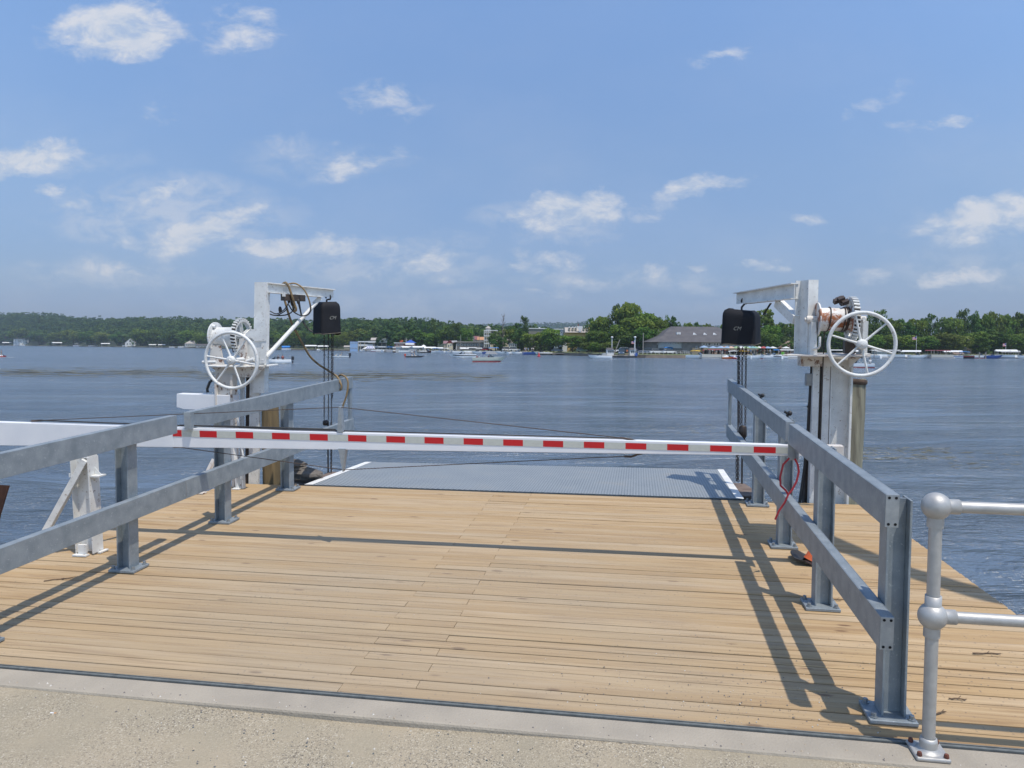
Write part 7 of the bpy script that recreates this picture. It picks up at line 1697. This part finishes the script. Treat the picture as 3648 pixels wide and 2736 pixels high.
for u, lab in ((2180, 'white ferry lamp post left of the slanting ramp arm'), (2262, 'white ferry lamp post beside the flag')):
    Y = S_(u) - 6; x, y, _ = at(u, Y); t = thing('lamp_post', lab, 'lamp post', (x, y, 1.0), group='lamp posts of the ferry'); z1 = zpx(u, 1205, Y) - 1; q = MB(); q.tube([(0, 0, 0), (0, 0, z1)], .11, 8); q.build('shaft', M_trim, t); q = MB(); q.lathe([(.1, 0), (.33, .12), (.38, .45), (.0, .6)], (0, 0, z1), n=12); q.build('lamp_head', M_trim, t)
person(3, (at(2234, S_(2234) - 6)[0], S_(2234) - 6, .85), 0, 'ferry hand in orange vest standing beside the dark blue car')
# landing railings
t = thing('landing_rail', 'pale railing along the bank between ferry and hall', 'railing', at(2360, S_(2360) + 1.2, 1.05)); x0_ = at(2360, S_(2360) + 1.2)[0]; q = MB(); Yq = S_(2360) + 1.2
for z in (.55, 1.0): q.tube([(at(2275, Yq)[0] - x0_, 0, z), (at(2455, Yq)[0] - x0_, 0, z)], .035, 6)
q.build('rail', M_trim, t)
q = MB()
for u in range(2275, 2456, 15): q.tube([(at(u, Yq)[0] - x0_, 0, 0), (at(u, Yq)[0] - x0_, 0, 1.02)], .045, 6)
q.build('posts', M_trim, t)
# terrace umbrellas
def make_umb(m):
    t = thing('terrace_umbrella', '', 'umbrella'); q = MB(); q.tube([(0, 0, 0), (0, 0, 2.5)], .03, 6); q.build('pole', M_sil, t); q = MB(); q.lathe([(1.5, 2.05), (.75, 2.4), (0, 2.65)], n=8, smooth=False); q.lathe([(1.49, 2.04), (.74, 2.38), (0, 2.62)], n=8, smooth=False); q.build('canopy', m, t); return t
UC = [('blue', (.26, .36, .50)), ('peach', (.55, .38, .28)), ('green', (.27, .40, .20)), ('teal', (.18, .34, .34)), ('white', (.62, .62, .60)), ('orange', (.60, .28, .08)), ('red', (.38, .07, .07))]; UM = [pm(n_ + '_umbrella_cloth', c) for n_, c in UC]
u0_ = make_umb(UM[0]); first = True; cnt = {}
UL = [(2508, 0), (2540, 0), (2566, 0), (2590, 0), (2604, 1), (2624, 2), (2640, 4), (2656, 2), (2670, 0), (2682, 3), (2704, 4), (2720, 6), (2735, 0), (2753, 4), (2585, 5), (2570, 4), (2692, 2), (2800, 4)]
UL.sort(); tot = {i: sum(1 for e in UL if e[1] == i) for i in range(7)}
for (u, ci) in UL:
    cnt[ci] = cnt.get(ci, 0) + 1; n_ = UC[ci][0]; lab = ('%s from the left of the %s umbrellas on the hall terrace' % (ORD[cnt[ci] - 1], n_)) if tot[ci] > 1 else 'only %s umbrella on the hall terrace' % n_
    Y = S_(u) + 5 + R.uniform(-1.5, 1.5); x, y, _ = at(u, Y)
    if first: o = u0_; o.location = (x, y, 1.1); o['label'] = lab; o['group'] = 'umbrellas on the hall terrace'; kids_of(o); first = False
    else: o = copy_tree(u0_, (x, y, 1.1), R.random() * 3, lab, 'umbrellas on the hall terrace', .95, {'canopy': UM[ci]})
# people at the waterfront
R = random.Random(8); PT = []
for i in range(44): PT.append((R.uniform(2500, 2840), R.choice([1.5, 2.5, 4, 6]), R.choice([0, 1, 2, 3, 7, 0, 7])))
for i in range(8): PT.append((R.uniform(1868, 1905), R.choice([1, 2, 3]), R.choice([0, 2, 7])))
SHN = {0: 'white shirt', 1: 'dark shirt', 2: 'red shirt', 3: 'orange shirt', 7: 'blue shirt'}
PT.sort(); cnt = {}
for (u, d, k_) in PT:
    wh = 'on the hall terrace' if u > 2400 else 'at the village pier'
    Y = S_(u) + d; x, y, _ = at(u, Y); person(k_, (x, y, 1.12), R.random() * 6, '%s from the left of the tiny people in %s %s' % (ORD[cnt.get((k_, wh), 0)], SHN[k_], wh), 'people %s' % wh); cnt[(k_, wh)] = cnt.get((k_, wh), 0) + 1; (0)

# mooring posts standing among the moored boats
R = random.Random(77); MP = sorted([R.uniform(1290, 1700) for _ in range(16)] + [R.uniform(1780, 1880) for _ in range(4)] + [R.uniform(2500, 2850) for _ in range(12)] + [R.uniform(3060, 3640) for _ in range(12)] + [R.uniform(200, 700) for _ in range(8)])
mpm = MB(); mpm.tube([(0, 0, -1.5), (0, 0, 2.2)], [.13, .11], 8); mp0 = mpm.build('mooring_post', M_pole)
tot_ = {}
def sect(u): return 'left shore' if u < 900 else 'marina' if u < 1760 else 'inn porch pier' if u < 2000 else 'hall terrace' if u < 2900 else 'shore beyond the right crane'
for u in MP: tot_[sect(u)] = tot_.get(sect(u), 0) + 1
cn_ = {}; 
for i, u in enumerate(MP):
    o = mp0 if i == 0 else mp0.copy()
    if i: COL.objects.link(o)
    sc_ = sect(u); cn_[sc_] = cn_.get(sc_, 0) + 1; Y = S_(u) - R.uniform(3, 8); o.location = at(u, Y, 0); o.scale = (1, 1, R.uniform(.7, 1.25)); tag(o, '%s mooring post from the left at the %s' % (ORD[cn_[sc_] - 1], sc_), 'mooring post', 'mooring posts along the far shore')
# a kind of boat that found no berth is taken away again
for k_, p in BP.items():
    if k_ not in used_:
        for c in list(p.children_recursive) + [p]: bpy.data.objects.remove(c)

# ------------------------------------------------------------------ loose pieces of a part become parts of their own
WHOLE = {'chain', 'spokes', 'hub', 'ring_gear', 'power_cables', 'cable', 'hose', 'strap', 'rail_lettering', 'maker_lettering', 'power_cord', 'deck', 'deck_joists', 'gravel', 'foam', 'floating_weed', 'woods', 'far_woods', 'undergrowth', 'crown', 'trunk', 'wire_rope', 'rope_clamp', 'flag', 'roof', 'canopy_posts', 'canopy_frame', 'column', 'arm', 'post', 'rail', 'cable_bundle', 'kerb_angle', 'body', 'person', 'twig', 'hook', 'cover', 'frame', 'stripe', 'balcony', 'balustrade', 'drum', 'ball_joint', 'hull', 'deck', 'walkway', 'posts', 'handlebar', 'seat', 'bench', 'canopy', 'cockpit_floor'}


def split_loose(o):
    me = o.data; n = len(me.vertices); par = list(range(n))
    def fd(i):
        while par[i] != i: par[i] = par[par[i]]; i = par[i]
        return i
    for e in me.edges:
        a, b = fd(e.vertices[0]), fd(e.vertices[1])
        if a != b: par[a] = b
    gr = {}
    for i in range(n): gr.setdefault(fd(i), []).append(i)
    if len(gr) < 2 or len(gr) > 40: return
    co = [v.co for v in me.vertices]; bb = {}
    for k_, L in gr.items(): P = np.array([co[i] for i in L]); bb[k_] = (P.min(0) - .006, P.max(0) + .006)
    ks = list(gr); gp = {k_: k_ for k_ in ks}
    def f2(k_):
        while gp[k_] != k_: k_ = gp[k_]
        return k_
    for i, a in enumerate(ks):
        for b in ks[i + 1:]:
            if (bb[a][0] <= bb[b][1]).all() and (bb[b][0] <= bb[a][1]).all(): gp[f2(a)] = f2(b)
    cl = {}
    for k_ in ks: cl.setdefault(f2(k_), []).append(k_)
    if len(cl) < 2: return
    own = {}
    for ci, (r, L) in enumerate(cl.items()):
        for k_ in L:
            for i in gr[k_]: own[i] = ci
    for ci in range(len(cl)):
        ids = [i for i in range(n) if own[i] == ci]; mp = {v: j for j, v in enumerate(ids)}; ps = [p for p in me.polygons if own[p.vertices[0]] == ci]
        m2 = bpy.data.meshes.new(me.name); m2.from_pydata([tuple(co[i]) for i in ids], [], [[mp[v] for v in p.vertices] for p in ps])
        for m_ in me.materials: m2.materials.append(m_)
        m2.polygons.foreach_set('material_index', [p.material_index for p in ps]); m2.polygons.foreach_set('use_smooth', [p.use_smooth for p in ps]); m2.update()
        if ci == len(cl) - 1: o.data = m2
        else:
            c = o.copy(); c.data = m2; COL.objects.link(c); c.parent = o.parent


for o in list(COL.objects):
    if o.type == 'MESH' and o.parent is not None and o.name.split('.')[0] not in WHOLE and o.data.users == 1:
        root = o
        while root.parent: root = root.parent
        if root.name.split('.')[0] in ('boom_barrier', 'ramp_crane', 'guard_rail', 'pipe_railing', 'loading_ramp', 'chain_hoist', 'traffic_cone', 'lakeside_hall', 'hotel', 'marina_pavilion', 'ferry', 'terrace_umbrella'): split_loose(o)

# ------------------------------------------------------------------ haze
g = MB(); g.box(-4200, 4200, -80, 3600, -4, 220)
hm = bpy.data.materials.new('haze_air'); hm.use_nodes = True; hn = hm.node_tree; hn.nodes.clear()
ho = hn.nodes.new('ShaderNodeOutputMaterial'); hv = hn.nodes.new('ShaderNodeVolumePrincipled'); hv.inputs['Density'].default_value = .00017; hv.inputs['Color'].default_value = (.66, .78, .93, 1); hv.inputs['Anisotropy'].default_value = .2
hn.links.new(hv.outputs[0], ho.inputs['Volume'])
o = g.build('haze', hm); tag(o, 'thin summer haze over the lake', kind='stuff')
